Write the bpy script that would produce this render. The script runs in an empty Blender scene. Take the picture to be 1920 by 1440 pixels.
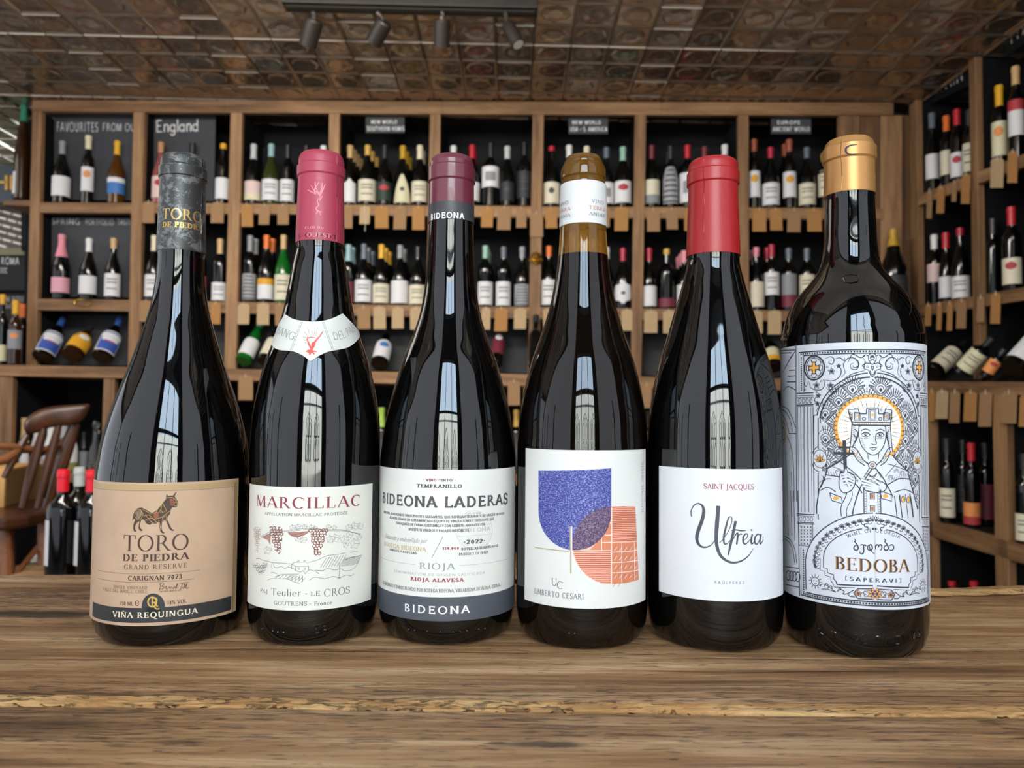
import bpy, bmesh, math, random
from mathutils import Vector, Matrix, noise as mnoise
random.seed(7)
SC = bpy.context.scene
COL = SC.collection
PI = math.pi

# ------------------------------------------------------------------ camera
F = 1400.0                       # focal length in pixels of the 1920x1440 frame
HC = 0.13                        # lens height above the table top (z = 0)
PITCH = math.atan(55.0 / F)
ROLL = 0.008
_f = Vector((0, math.cos(PITCH), math.sin(PITCH)))
_r0 = Vector((1, 0, 0))
_u0 = Vector((0, -math.sin(PITCH), math.cos(PITCH)))
CR = _r0 * math.cos(ROLL) + _u0 * math.sin(ROLL)
CU = _u0 * math.cos(ROLL) - _r0 * math.sin(ROLL)
CO = Vector((0, 0, HC))
cam_d = bpy.data.cameras.new('camera')
cam = bpy.data.objects.new('camera', cam_d)
COL.objects.link(cam)
cam.matrix_world = Matrix(((CR.x, CU.x, -_f.x, CO.x), (CR.y, CU.y, -_f.y, CO.y), (CR.z, CU.z, -_f.z, CO.z), (0, 0, 0, 1)))
cam_d.sensor_fit = 'HORIZONTAL'
cam_d.sensor_width = 36.0
cam_d.lens = F / 1920.0 * 36.0
cam_d.clip_start = 0.02
cam_d.clip_end = 100
cam_d.dof.use_dof = True
cam_d.dof.focus_distance = 0.435
cam_d.dof.aperture_fstop = 14.0
SC.camera = cam

# ------------------------------------------------------------------ exposure, sky, lights
vs = SC.view_settings
vs.view_transform = 'Standard'
vs.look = 'None'
vs.gamma = 1.0
vs.exposure = 0.0
vs.use_curve_mapping = False
SC.cycles.use_denoising = True
SC.cycles.max_bounces = 6
SC.cycles.diffuse_bounces = 3
SC.cycles.glossy_bounces = 4
SC.cycles.transmission_bounces = 6
SC.cycles.sample_clamp_indirect = 6.0
SC.cycles.caustics_reflective = False
SC.cycles.caustics_refractive = False
world = bpy.data.worlds.new('sky')
SC.world = world
world.use_nodes = True
_bg = world.node_tree.nodes['Background']
_bg.inputs[0].default_value = (0.62, 0.80, 1.0, 1)
_bg.inputs[1].default_value = 13.0

def area(name, loc, target, sx, sy, power, color):
    l = bpy.data.lights.new(name, 'AREA')
    l.shape = 'RECTANGLE'; l.size = sx; l.size_y = sy; l.energy = power; l.color = color
    o = bpy.data.objects.new(name, l); COL.objects.link(o)
    o.location = loc
    d = Vector(target) - Vector(loc)
    o.rotation_euler = d.to_track_quat('-Z', 'Y').to_euler()
    return o
# unseen area lights: the rack and table ones are added fill
area('rack_fill_light', (-0.9, 1.5, 1.62), (-0.7, 3.7, 0.2), 1.8, 0.5, 78, (1.0, 0.95, 0.88))
area('rack_fill_light', (1.1, 1.5, 1.62), (1.1, 3.7, 0.2), 1.4, 0.5, 16, (1.0, 0.95, 0.88))
area('table_fill_light', (0.0, 0.45, 1.64), (0.0, 0.45, 0.0), 3.2, 1.6, 7, (1.0, 0.96, 0.9))  # added to brighten the table top, no fixture here
area('side_room_light', (-3.7, 3.0, 1.66), (-3.7, 3.0, 0.0), 1.6, 1.2, 16, (1.0, 0.93, 0.85))
sun_d = bpy.data.lights.new('sun', 'SUN'); sun_d.energy = 30.0; sun_d.angle = 0.02; sun_d.color = (1.0, 0.96, 0.88)
sun = bpy.data.objects.new('sun', sun_d); COL.objects.link(sun)      # over the shop's roof on to the house fronts across the street
sun.rotation_euler = Vector((0.25, -0.80, -0.60)).to_track_quat('-Z', 'Y').to_euler()

# ------------------------------------------------------------------ pixel -> place
def ray(px, py):
    return (_f * F + CR * (px - 960.0) - CU * (py - 720.0)).normalized()
class Plane:
    def __init__(s, n, p):
        s.n = Vector(n).normalized(); s.p = Vector(p)
    def at(s, px, py, off=0.0):
        d = ray(px, py)
        t = ((s.p + s.n * off) - CO).dot(s.n) / d.dot(s.n)
        return CO + d * t
BACK = Plane((0.048, 1, 0), (0, 3.75, 0))                  # front face of the rear rack
_c = BACK.at(1722, 600, -0.02)
RIGHT = Plane((1, 0.022, 0), _c)                           # front face of the side rack
def onz(px, py, z):
    d = ray(px, py)
    return CO + d * ((z - CO.z) / d.z)

# ------------------------------------------------------------------ materials
def srgb(h):
    if isinstance(h, str):
        h = h.lstrip('#'); v = [int(h[i:i + 2], 16) / 255 for i in (0, 2, 4)]
    else:
        v = [c / 255 for c in h]
    return tuple(((c / 12.92) if c <= 0.04045 else ((c + 0.055) / 1.055) ** 2.4) for c in v) + (1.0,)
MATS = {}
def mat(name, col, rough=0.5, metal=0.0, var=0.08, scale=40.0, spec=0.5, trans=0.0, emit=None, ior=1.5, coat=0.0, bump=0.0):
    if name in MATS: return MATS[name]
    m = bpy.data.materials.new(name); m.use_nodes = True
    nt = m.node_tree; b = nt.nodes['Principled BSDF']
    c = srgb(col)
    b.inputs['Roughness'].default_value = rough
    b.inputs['Metallic'].default_value = metal
    b.inputs['Specular IOR Level'].default_value = spec
    b.inputs['IOR'].default_value = ior
    b.inputs['Transmission Weight'].default_value = trans
    b.inputs['Coat Weight'].default_value = coat
    b.inputs['Base Color'].default_value = c
    if var > 0 or bump > 0:
        tc = nt.nodes.new('ShaderNodeTexCoord'); nz = nt.nodes.new('ShaderNodeTexNoise')
        nz.inputs['Scale'].default_value = scale; nz.inputs['Detail'].default_value = 3
        nt.links.new(tc.outputs['Object'], nz.inputs['Vector'])
        if var > 0:
            mx = nt.nodes.new('ShaderNodeMix'); mx.data_type = 'RGBA'
            mx.inputs['A'].default_value = tuple(v * (1 - var) for v in c[:3]) + (1,)
            mx.inputs['B'].default_value = tuple(min(1, v * (1 + var)) for v in c[:3]) + (1,)
            nt.links.new(nz.outputs['Fac'], mx.inputs['Factor'])
            nt.links.new(mx.outputs['Result'], b.inputs['Base Color'])
        if bump > 0:
            bp = nt.nodes.new('ShaderNodeBump'); bp.inputs['Strength'].default_value = bump
            bp.inputs['Distance'].default_value = 0.002
            nt.links.new(nz.outputs['Fac'], bp.inputs['Height']); nt.links.new(bp.outputs['Normal'], b.inputs['Normal'])
    if emit:
        b.inputs['Emission Color'].default_value = srgb(emit[0]); b.inputs['Emission Strength'].default_value = emit[1]
    MATS[name] = m
    return m
def wood(name, dark, mid, light, scale=(1, 1, 1), rough=0.6, bump=0.4, crack=0.0, stains=(), patch=1.0, spec=0.4, pores=None, lo=0.33, hi=0.68):
    if name in MATS: return MATS[name]
    m = bpy.data.materials.new(name); m.use_nodes = True
    nt = m.node_tree; N = nt.nodes; L = nt.links; b = N['Principled BSDF']
    tc = N.new('ShaderNodeTexCoord')
    def nz(sc, det, dist=0.0, rgh=0.6):
        mp = N.new('ShaderNodeMapping'); mp.inputs['Scale'].default_value = sc
        L.new(tc.outputs['Object'], mp.inputs['Vector'])
        n = N.new('ShaderNodeTexNoise'); n.inputs['Scale'].default_value = 1.0; n.inputs['Detail'].default_value = det
        n.inputs['Distortion'].default_value = dist; n.inputs['Roughness'].default_value = rgh
        L.new(mp.outputs['Vector'], n.inputs['Vector'])
        return n.outputs['Fac']
    g = nz(tuple(s for s in scale), 6, 0.4, 0.7)
    w = nz(tuple(s * 0.22 * patch for s in scale), 4, 0.8)
    r = N.new('ShaderNodeValToRGB')
    r.color_ramp.elements[0].position = lo; r.color_ramp.elements[0].color = srgb(dark)
    r.color_ramp.elements[1].position = hi; r.color_ramp.elements[1].color = srgb(light)
    e = r.color_ramp.elements.new(0.5); e.color = srgb(mid)
    mx = N.new('ShaderNodeMath'); mx.operation = 'MULTIPLY_ADD'
    L.new(g, mx.inputs[0]); mx.inputs[1].default_value = 0.5
    m2 = N.new('ShaderNodeMath'); m2.operation = 'MULTIPLY'; L.new(w, m2.inputs[0]); m2.inputs[1].default_value = 0.5
    L.new(m2.outputs[0], mx.inputs[2])
    L.new(mx.outputs[0], r.inputs['Fac'])
    col = r.outputs['Color']; height = g
    def dark_mix(col, facsock, color, amount):
        k = N.new('ShaderNodeMath'); k.operation = 'MULTIPLY'; L.new(facsock, k.inputs[0]); k.inputs[1].default_value = amount
        x = N.new('ShaderNodeMix'); x.data_type = 'RGBA'
        L.new(k.outputs[0], x.inputs['Factor']); L.new(col, x.inputs['A']); x.inputs['B'].default_value = srgb(color)
        return x.outputs['Result']
    if crack > 0:
        c = nz(tuple(s * (0.55 if s == min(scale) else 1.7) for s in scale), 3, 0.6)
        cr = N.new('ShaderNodeMapRange'); L.new(c, cr.inputs['Value'])
        cr.inputs['From Min'].default_value = 0.40; cr.inputs['From Max'].default_value = 0.31
        col = dark_mix(col, cr.outputs['Result'], '#2a1a10', crack)
        sb = N.new('ShaderNodeMath'); sb.operation = 'SUBTRACT'; L.new(g, sb.inputs[0]); L.new(cr.outputs['Result'], sb.inputs[1])
        height = sb.outputs[0]
    if pores:
        c = nz(pores[:3], 2, 0.3); k2 = nz(tuple(s * 0.15 for s in scale), 2)
        ad = N.new('ShaderNodeMath'); ad.operation = 'MULTIPLY_ADD'; L.new(k2, ad.inputs[0]); ad.inputs[1].default_value = 0.5; L.new(c, ad.inputs[2])
        cr = N.new('ShaderNodeMapRange'); L.new(ad.outputs[0], cr.inputs['Value'])
        cr.inputs['From Min'].default_value = 0.68; cr.inputs['From Max'].default_value = 0.58
        col = dark_mix(col, cr.outputs['Result'], '#2b1c12', pores[3])
        sb = N.new('ShaderNodeMath'); sb.operation = 'SUBTRACT'; L.new(height, sb.inputs[0]); L.new(cr.outputs['Result'], sb.inputs[1]); height = sb.outputs[0]
    for (cx, cy, rx, ry, amount) in stains:
        mp = N.new('ShaderNodeMapping'); mp.inputs['Location'].default_value = (-cx / rx, -cy / ry, 0)
        mp.inputs['Scale'].default_value = (1 / rx, 1 / ry, 0)
        n = N.new('ShaderNodeTexNoise'); n.inputs['Scale'].default_value = 60; L.new(tc.outputs['Object'], n.inputs['Vector'])
        L.new(tc.outputs['Object'], mp.inputs['Vector'])
        ln = N.new('ShaderNodeVectorMath'); ln.operation = 'LENGTH'; L.new(mp.outputs['Vector'], ln.inputs[0])
        ad = N.new('ShaderNodeMath'); ad.operation = 'ADD'; L.new(ln.outputs['Value'], ad.inputs[0]); L.new(n.outputs['Fac'], ad.inputs[1])
        cr = N.new('ShaderNodeMapRange'); L.new(ad.outputs[0], cr.inputs['Value'])
        cr.inputs['From Min'].default_value = 1.55; cr.inputs['From Max'].default_value = 1.05
        col = dark_mix(col, cr.outputs['Result'], '#1c1512', amount)
    L.new(col, b.inputs['Base Color'])
    bp = N.new('ShaderNodeBump'); bp.inputs['Strength'].default_value = bump; bp.inputs['Distance'].default_value = 0.004
    L.new(height, bp.inputs['Height']); L.new(bp.outputs['Normal'], b.inputs['Normal'])
    b.inputs['Roughness'].default_value = rough; b.inputs['Specular IOR Level'].default_value = spec
    MATS[name] = m
    return m

# ------------------------------------------------------------------ mesh helpers
class MB:
    def __init__(s): s.v = []; s.f = []; s.m = []; s.sm = []
    def add(s, vs_, fs, mi=0, smooth=False):
        o = len(s.v); s.v += [tuple(p) for p in vs_]
        for f in fs:
            s.f.append(tuple(i + o for i in f)); s.m.append(mi); s.sm.append(smooth)
    def hexa(s, a, b, mi=0):          # two quads, same winding
        s.add(list(a) + list(b), [(0, 1, 2, 3), (7, 6, 5, 4), (0, 4, 5, 1), (1, 5, 6, 2), (2, 6, 7, 3), (3, 7, 4, 0)], mi)
    def box(s, x0, x1, y0, y1, z0, z1, mi=0):
        s.hexa([(x0, y0, z0), (x1, y0, z0), (x1, y0, z1), (x0, y0, z1)], [(x0, y1, z0), (x1, y1, z0), (x1, y1, z1), (x0, y1, z1)], mi)
    def lathe(s, prof, seg=32, c=(0, 0, 0), mi=0, cap=True, smooth=True):
        n = len(prof); vs_ = []
        for r, z in prof:
            for k in range(seg):
                a = 2 * PI * k / seg
                vs_.append((c[0] + r * math.sin(a), c[1] - r * math.cos(a), c[2] + z))
        fs = []
        for i in range(n - 1):
            for k in range(seg):
                k2 = (k + 1) % seg
                fs.append((i * seg + k, i * seg + k2, (i + 1) * seg + k2, (i + 1) * seg + k))
        if cap:
            fs.append(tuple(range(seg))[::-1]); fs.append(tuple((n - 1) * seg + k for k in range(seg)))
        s.add(vs_, fs, mi, smooth)
    def tube(s, pts, rad, seg=8, mi=0, flat=1.0):
        pts = [Vector(p) for p in pts]; n = len(pts); vs_ = []
        rr = rad if isinstance(rad, (list, tuple)) else [rad] * n
        up = Vector((0, 0, 1))
        for i, p in enumerate(pts):
            t = (pts[min(i + 1, n - 1)] - pts[max(i - 1, 0)]).normalized()
            a = t.cross(up)
            if a.length < 1e-3: a = Vector((1, 0, 0))
            a.normalize(); bq = a.cross(t).normalized()
            for k in range(seg):
                an = 2 * PI * k / seg
                vs_.append(p + a * math.cos(an) * rr[i] + bq * math.sin(an) * rr[i] * flat)
        fs = [(i * seg + k, (i + 1) * seg + k, (i + 1) * seg + (k + 1) % seg, i * seg + (k + 1) % seg) for i in range(n - 1) for k in range(seg)]
        fs += [tuple(range(seg)), tuple((n - 1) * seg + k for k in range(seg))[::-1]]
        s.add(vs_, fs, mi, True)
    def mesh(s, name, mats):
        me = bpy.data.meshes.new(name); me.from_pydata(s.v, [], s.f)
        for m in (mats if isinstance(mats, (list, tuple)) else [mats]): me.materials.append(m)
        for p, mi, sm in zip(me.polygons, s.m, s.sm): p.material_index = mi; p.use_smooth = sm
        bm = bmesh.new(); bm.from_mesh(me); bmesh.ops.recalc_face_normals(bm, faces=bm.faces); bm.to_mesh(me); bm.free()
        if any(s.sm): me.set_sharp_from_angle(angle=0.5)
        return me
    def build(s, name, mats, parent=None, bevel=0.0, label=None, world_pts=True):
        o = bpy.data.objects.new(name, s.mesh(name, mats)); COL.objects.link(o)
        if parent is not None:
            o.parent = parent
            if world_pts: o.matrix_parent_inverse = parent_world(parent).inverted()
        if bevel > 0:
            bv = o.modifiers.new('edge', 'BEVEL'); bv.width = bevel; bv.segments = 2; bv.limit_method = 'ANGLE'
        if label: o['label'] = label
        return o
def parent_world(p):
    m = p.matrix_basis.copy()
    if p.parent is not None: m = parent_world(p.parent) @ p.matrix_parent_inverse @ m
    return m
def tag(o, label, cat, group=None, kind=None):
    o['label'] = label; o['category'] = cat
    if group: o['group'] = group
    if kind: o['kind'] = kind
    return o
def empty(name, loc, label, cat, group=None):
    o = bpy.data.objects.new(name, None); COL.objects.link(o); o.location = loc
    o.empty_display_size = 0.05
    return tag(o, label, cat, group)
def struct(o): o['kind'] = 'structure'; return o
def quad_px(pl, pts, off=0.0): return [pl.at(x, y, off) for x, y in pts]
def slab(mb, pl, pts, off, depth, mi=0, push=0.0):
    a = [p + pl.n * push for p in quad_px(pl, pts, off)]; mb.hexa(a, [p + pl.n * depth for p in a], mi)
def line(x, pts):                                  # piecewise linear through (x, y) pixels
    if x <= pts[0][0]: (x0, y0), (x1, y1) = pts[0], pts[1]
    else:
        for (x0, y0), (x1, y1) in zip(pts, pts[1:]):
            if x <= x1: break
    return y0 + (y1 - y0) * (x - x0) / (x1 - x0)
# ------------------------------------------------------------------ shared materials
W_H = wood('rack_wood_horizontal', '#46301f', '#846242', '#b08a62', (2.2, 26, 26), 0.65, 0.35)
W_V = wood('rack_wood_vertical', '#46301f', '#846242', '#b08a62', (26, 26, 2.2), 0.65, 0.35)
W_Y = wood('rack_wood_depth', '#46301f', '#846242', '#b08a62', (26, 2.2, 26), 0.65, 0.35)
W_D = wood('rack_wood_dark', '#3a2718', '#65482e', '#86643f', (20, 20, 2.0), 0.65, 0.35)
M_BLACK = mat('black_paint', '#08090c', 0.8, var=0.15, scale=6, spec=0.25)
M_SLATE = mat('slate_board', '#3a3c40', 0.7, var=0.18, scale=5)
M_CHALK = mat('chalk', '#e6e6e4', 0.9, var=0.15, scale=300)
FLOOR = -0.78

# ------------------------------------------------------------------ ceiling, floor, walls
_l = BACK.at(100, 186.5); _r = BACK.at(1640, 190.5)
CSX = (_r.z - _l.z) / (_r.x - _l.x)
def ceil_z(x): return _l.z + CSX * (x - _l.x)
def build_ceiling():
    mb = MB(); T = 0.162
    oct_ = [(math.cos(k * PI / 4), math.sin(k * PI / 4)) for k in range(8)]
    sq = [(1, 0), (1, 1), (0, 1), (-1, 1), (-1, 0), (-1, -1), (0, -1), (1, -1)]
    nx0, nx1, ny0, ny1 = -33, 17, -5, 42
    for i in range(nx0, nx1):
        for j in range(ny0, ny1):
            cx = i * T; cy = j * T
            if cx > -2.4 and cy > 4.25: continue
            big = 0.008 if (i % 4 == 0 or j % 4 == 0) else 0.0045
            rings = []
            for s, h, shp in ((1.0, 0, sq), (0.95, -big, sq), (0.88, 0, sq), (0.78, 0.001, oct_), (0.66, -0.003, oct_), (0.40, -0.001, oct_)):
                rr = []
                for (a, b) in shp:
                    x = cx + a * s * T / 2; y = cy + b * s * T / 2
                    rr.append((x, y, ceil_z(x) + h))
                rings.append(rr)
            # fill the outer corners with the square itself
            vs_ = [p for r in rings for p in r]
            fs = []
            for q in range(5):
                for k in range(8):
                    fs.append((q * 8 + k, q * 8 + (k + 1) % 8, (q + 1) * 8 + (k + 1) % 8, (q + 1) * 8 + k))
            fs.append(tuple(40 + k for k in range(8)))
            mb.add(vs_, fs)
    m = mat('pressed_tin', '#ac9d8a', 0.22, metal=0.85, var=0.22, scale=3.0, bump=0.03)
    struct(mb.build('ceiling', m))
    top = MB(); top.box(-5.5, 2.9, -0.95, 7.0, 1.80, 1.86); struct(top.build('ceiling_slab', M_BLACK))
build_ceiling()

fl = MB(); fl.box(-5.4, 2.8, -0.95, 7.0, FLOOR - 0.05, FLOOR)
struct(fl.build('floor', wood('floor_boards', '#2c2018', '#55402c', '#6d543b', (1.2, 14, 14), 0.5, 0.2)))
M_WALL = mat('dark_plaster', '#4a4640', 0.85, var=0.12, scale=3)
wb = MB()
a = [BACK.at(40, 900, 0.36), BACK.at(1760, 900, 0.36)]
wb.hexa([(a[0].x, a[0].y, FLOOR), (a[1].x + 0.7, a[1].y - 0.03, FLOOR), (a[1].x + 0.7, a[1].y - 0.03, 1.79), (a[0].x, a[0].y, 1.79)],
        [(a[0].x, a[0].y + 0.1, FLOOR), (a[1].x + 0.7, a[1].y + 0.07, FLOOR), (a[1].x + 0.7, a[1].y + 0.07, 1.79), (a[0].x, a[0].y + 0.1, 1.79)])
struct(wb.build('wall_back', M_BLACK))
wr = MB(); wr.box(2.52, 2.62, -0.9, 4.1, FLOOR, 1.79); struct(wr.build('wall_right', M_BLACK))
wl = MB(); wl.box(-5.3, -5.2, 3.2, 6.6, FLOOR, 1.79); wl.box(-5.3, -5.2, -0.9, 3.2, FLOOR, -0.7); wl.box(-5.3, -5.2, -0.9, 3.2, 1.68, 1.79); wl.box(-5.3, -5.2, -0.9, -0.55, -0.7, 1.68); struct(wl.build('wall_left', mat('warm_plaster', '#8a8272', 0.85, var=0.1, scale=3)))

# shop front behind the camera: door in the middle, a frosted window to either side
YF = -0.62
DX0, DX1, DZ = -0.34, 0.40, 1.30
wins = [(-5.1, -0.46), (0.52, 2.40)]
WZ0, WZ1, DT = -0.70, 1.68, 1.10
wf = MB()
wf.box(-5.3, 2.6, YF - 0.1, YF, WZ1, 1.79)
wf.box(-5.3, -5.1, YF - 0.1, YF, FLOOR, WZ1)
wf.box(-5.1, -0.46, YF - 0.1, YF, FLOOR, WZ0)
wf.box(-0.46, DX0, YF - 0.1, YF, FLOOR, WZ1)
wf.box(DX0, DX1, YF - 0.1, YF, DT, WZ1)
wf.box(DX1, 0.52, YF - 0.1, YF, FLOOR, WZ1)
wf.box(0.52, 2.40, YF - 0.1, YF, FLOOR, WZ0)
wf.box(2.40, 2.6, YF - 0.1, YF, FLOOR, WZ1)
struct(wf.build('wall_front', mat('shopfront_paint', '#15171c', 0.5, var=0.1)))
M_FROST = mat('daylit_frosted_glass', '#d8dce2', 0.9, var=0.0, emit=('#dbe0ea', 1.5))
M_BAR = mat('window_bars', '#101216', 0.5, var=0.1)
for k, (x0, x1) in enumerate(wins):
    p = MB(); p.box(x0, x1, YF - 0.06, YF - 0.04, WZ0, WZ1)
    struct(p.build('window_%d' % (k + 1), M_FROST))
    t = MB()
    n = 4 if k == 0 else 2
    for q in range(1, n):
        x = x0 + (x1 - x0) * q / n; t.box(x - 0.02, x + 0.02, YF - 0.04, YF - 0.005, WZ0, WZ1 - 0.95)
    struct(t.build('trim_%d' % (k + 1), M_BAR))
p = MB(); p.box(-5.26, -5.24, -0.55, 3.2, WZ0, WZ1); struct(p.build('window_3', M_FROST))  # unseen glowing pane, added to widen the bottles' left reflections
d = MB()
d.box(DX0, DX0 + 0.035, YF - 0.07, YF - 0.03, FLOOR, DT); d.box(DX1 - 0.035, DX1, YF - 0.07, YF - 0.03, FLOOR, DT)
d.box(DX0, DX1, YF - 0.07, YF - 0.03, FLOOR, FLOOR + 0.35)
d.box(DX0, DX1, YF - 0.065, YF - 0.035, 0.62, 0.65)
d.box(DX0, DX1, YF - 0.065, YF - 0.035, -0.06, -0.03)
for q in (1, 2): 
    x = DX0 + (DX1 - DX0) * q / 3; d.box(x - 0.008, x + 0.008, YF - 0.06, YF - 0.04, FLOOR, DT)
struct(d.build('door_1', M_BAR))
# the pale church front across the street, seen only as a reflection in the bottles
fc = MB()
fc.box(-7, 7, -9.2, -9.0, -1.0, 4.3)
def rib2(pts, w):
    for q in ribbon_(pts, w): fc.add([(x, -8.96, z) for x, z in q], [(0, 1, 2, 3)], 1)
def ribbon_(pts, w):
    out = []
    for (x0, z0), (x1, z1) in zip(pts, pts[1:]):
        l = math.hypot(x1 - x0, z1 - z0); nx, nz = -(z1 - z0) / l * w / 2, (x1 - x0) / l * w / 2
        out.append([(x0 + nx, z0 + nz), (x1 + nx, z1 + nz), (x1 - nx, z1 - nz), (x0 - nx, z0 - nz)])
    return out
for cx in (-4.8, -2.4, 0.0, 2.4, 4.8):
    rib2([(cx - .75, -.5), (cx - .75, 1.6), (cx, 2.6), (cx + .75, 1.6), (cx + .75, -.5)], .09)
    for s_, h in ((-.48, 1.5), (0, 2.1), (.48, 1.5)):
        for z0 in (-.5, .5):
            z1 = .42 if z0 < 0 else h
            rib2([(cx + s_ - .18, z0), (cx + s_ - .18, z1 - .3), (cx + s_, z1), (cx + s_ + .18, z1 - .3), (cx + s_ + .18, z0), (cx + s_ - .18, z0)], .06)
fc.box(-7, 7, -8.99, -8.9, 3.3, 3.42, 1)
struct(fc.build('exterior_church_front', [mat('pale_stone', '#e4e1d4', 0.9, var=0.1, scale=2), mat('window_tracery', '#2a2d32', 0.5, var=0.1)]))
gr = MB(); gr.box(-8, 8, -9.2, -0.95, FLOOR - 0.15, FLOOR - 0.05); struct(gr.build('exterior_pavement', mat('paving', '#77746e', 0.9, var=0.1)))

# ------------------------------------------------------------------ room beyond the left end of the rack
FAR = Plane((0, 1, 0), (0, 6.4, 0))
wfar = MB(); wfar.box(-5.2, -2.2, 6.4, 6.5, FLOOR, 1.79)
struct(wfar.build('wall_far', mat('olive_plaster', '#b9b397', 0.85, var=0.06, scale=2)))
FAR2 = Plane((0, 1, 0), (0, 4.35, 0))
tp = MB()  # pale slabs painted for the light streaks on a tin ceiling
slab(tp, FAR2, [(-90, 470), (70, 470), (70, 388), (-90, 388)], 0.02, 0.05, 0)
for row in range(7):
    for k in range(9):
        x = -80 + k * 19 + (row % 2) * 9; y = 372 + row * 13 + (x + 30) * 0.27
        if y < 389 or y > 461 or x > 62: continue
        slab(tp, FAR2, [(x, y + 4), (x + 15, y + 4 + 4), (x + 15, y + 4), (x, y)], 0.0, 0.03, 1)
struct(tp.build('wall_tin_streaks', [mat('streak_panel_dark', '#57504c', 0.6), mat('painted_light_streaks', '#e9dfd6', 0.25, var=0.08)]))
bm_ = MB(); slab(bm_, FAR2, [(-90, 478), (70, 478), (70, 465), (-90, 465)], -0.02, 0.06)
struct(bm_.build('trim_3', mat('olive_beam', '#7c765c', 0.7)))

# ------------------------------------------------------------------ rear rack
CORNER = BACK.at(960, 1000)
rack = empty('wine_rack', (CORNER.x, CORNER.y, FLOOR), 'long rustic wooden wine rack along the rear wall, eight bays with black backing', 'wine rack')
S1 = [(60, 379), (160, 380), (500, 381.5), (600, 383), (1050, 387), (1400, 389), (1660, 391)]
S1B = [(60, 398.5), (160, 399), (500, 401), (600, 402), (1050, 409), (1400, 410), (1660, 412)]
S2 = [(60, 560), (160, 561), (450, 566), (750, 572), (950, 575), (1400, 581), (1660, 585)]
S2B = [(60, 581), (160, 582), (450, 587), (750, 594), (950, 597), (1400, 601), (1660, 605)]
S3 = [(0, 684), (100, 685.5), (460, 692), (720, 696.5), (960, 702), (1400, 709), (1690, 713)]
S3B = [(0, 705), (100, 706), (460, 714), (720, 719), (960, 724), (1400, 731), (1690, 735)]
TOPR = [(60, 187), (160, 187), (500, 188.5), (1000, 190), (1660, 191.5)]
TOPB = [(60, 208.5), (160, 209), (500, 211.5), (1000, 214.5), (1660, 216)]
POSTS = [(60, 78, 48, 68), (250, 271, 239, 259), (432, 454, 420, 442), (617, 637, 609, 630), (806, 826, 797, 818),
         (999, 1020, 990, 1011), (1191, 1212, 1183, 1203), (1384, 1404, 1385, 1405)]
def post_x(k, y, side):
    a, b, c, d_ = POSTS[k]; t = (y - 210) / (690 - 210)
    return (a + (c - a) * t) if side == 0 else (b + (d_ - b) * t)
DEPTH = 0.33; BT = 0.032
mb = MB()
for (x0, x1) in ((60, 420), (420, 830), (830, 1240), (1240, 1676)):
    slab(mb, BACK, [(x0, line(x0, TOPB)), (x1, line(x1, TOPB)), (x1, line(x1, TOPR)), (x0, line(x0, TOPR))], -0.004, BT)
    mb.build('top_rail', W_H, rack, bevel=0.003); mb = MB()
for k in range(8):
    yb = line(post_x(k, 690, 0), S3) + 12
    mb = MB(); slab(mb, BACK, [(post_x(k, yb, 0), yb), (post_x(k, yb, 1), yb), (post_x(k, 205, 1), 205), (post_x(k, 205, 0), 205)], 0.0, BT)
    mb.build('post', W_V, rack, bevel=0.003)
    mb = MB(); slab(mb, BACK, [(post_x(k, yb, 0) + 3, yb), (post_x(k, yb, 1) - 3, yb), (post_x(k, 208, 1) - 3, 208), (post_x(k, 208, 0) + 3, 208)], 0.0, DEPTH - BT, push=BT)
    mb.build('divider', M_BLACK, rack)
for k in range(8):
    for (T_, B_) in ((S1, S1B), (S2, S2B)):
        yy = line(POSTS[k][0], T_)
        xl = post_x(k, yy, 1) - 0.5
        xr = post_x(k + 1, yy, 0) + 0.5 if k < 7 else 1655
        mb = MB(); slab(mb, BACK, [(xl, line(xl, B_)), (xr, line(xr, B_)), (xr, line(xr, T_)), (xl, line(xl, T_))], 0.002, BT)
        mb.build('shelf_lip', W_H, rack, bevel=0.002)
        mb = MB(); slab(mb, BACK, [(xl - 2, line(xl, B_) - 4), (xr + 2, line(xr, B_) - 4), (xr + 2, line(xr, T_)), (xl - 2, line(xl, T_))], 0.002, DEPTH - BT, push=BT)
        mb.build('shelf', M_BLACK, rack)
mb = MB(); slab(mb, BACK, [(46, 1300), (1700, 1300), (1700, 190), (46, 190)], DEPTH, 0.012)
mb.build('back_panel', M_BLACK, rack)
# lower backing of every shelf row: the dark grey liners
M_LINER = mat('grey_liner', '#131416', 0.8, var=0.15, scale=5, spec=0.3)
for k in range(2, 8):
    x0 = post_x(k, 330, 1); x1 = post_x(k + 1, 330, 0) if k < 7 else 1574
    mb = MB(); slab(mb, BACK, [(x0 + 1, 372), (x1 - 1, 372), (x1 - 1, 276), (x0 + 1, 276)], DEPTH - 0.02, 0.012)
    mb.build('liner', M_LINER, rack)
M_SLANT = mat('slanted_grey_board', '#37383a', 0.8, var=0.15, scale=5)
for k in range(8):
    x0 = post_x(k, 640, 1) + 1; x1 = (post_x(k + 1, 640, 0) if k < 7 else 1574) - 1
    a = BACK.at(x0, line(x0, S3) - 1, 0.075); b = BACK.at(x1, line(x1, S3) - 1, 0.075)
    c = BACK.at(x1, line(x1, S2B) + 3, 0.27); d_ = BACK.at(x0, line(x0, S2B) + 3, 0.27)
    a.z += 0.004; b.z += 0.004
    o = BACK.n * 0.012
    mb = MB(); mb.hexa([a, b, c, d_], [a + o, b + o, c + o, d_ + o]); mb.build('slanted_board', M_SLANT, rack)
LED = -0.16
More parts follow.
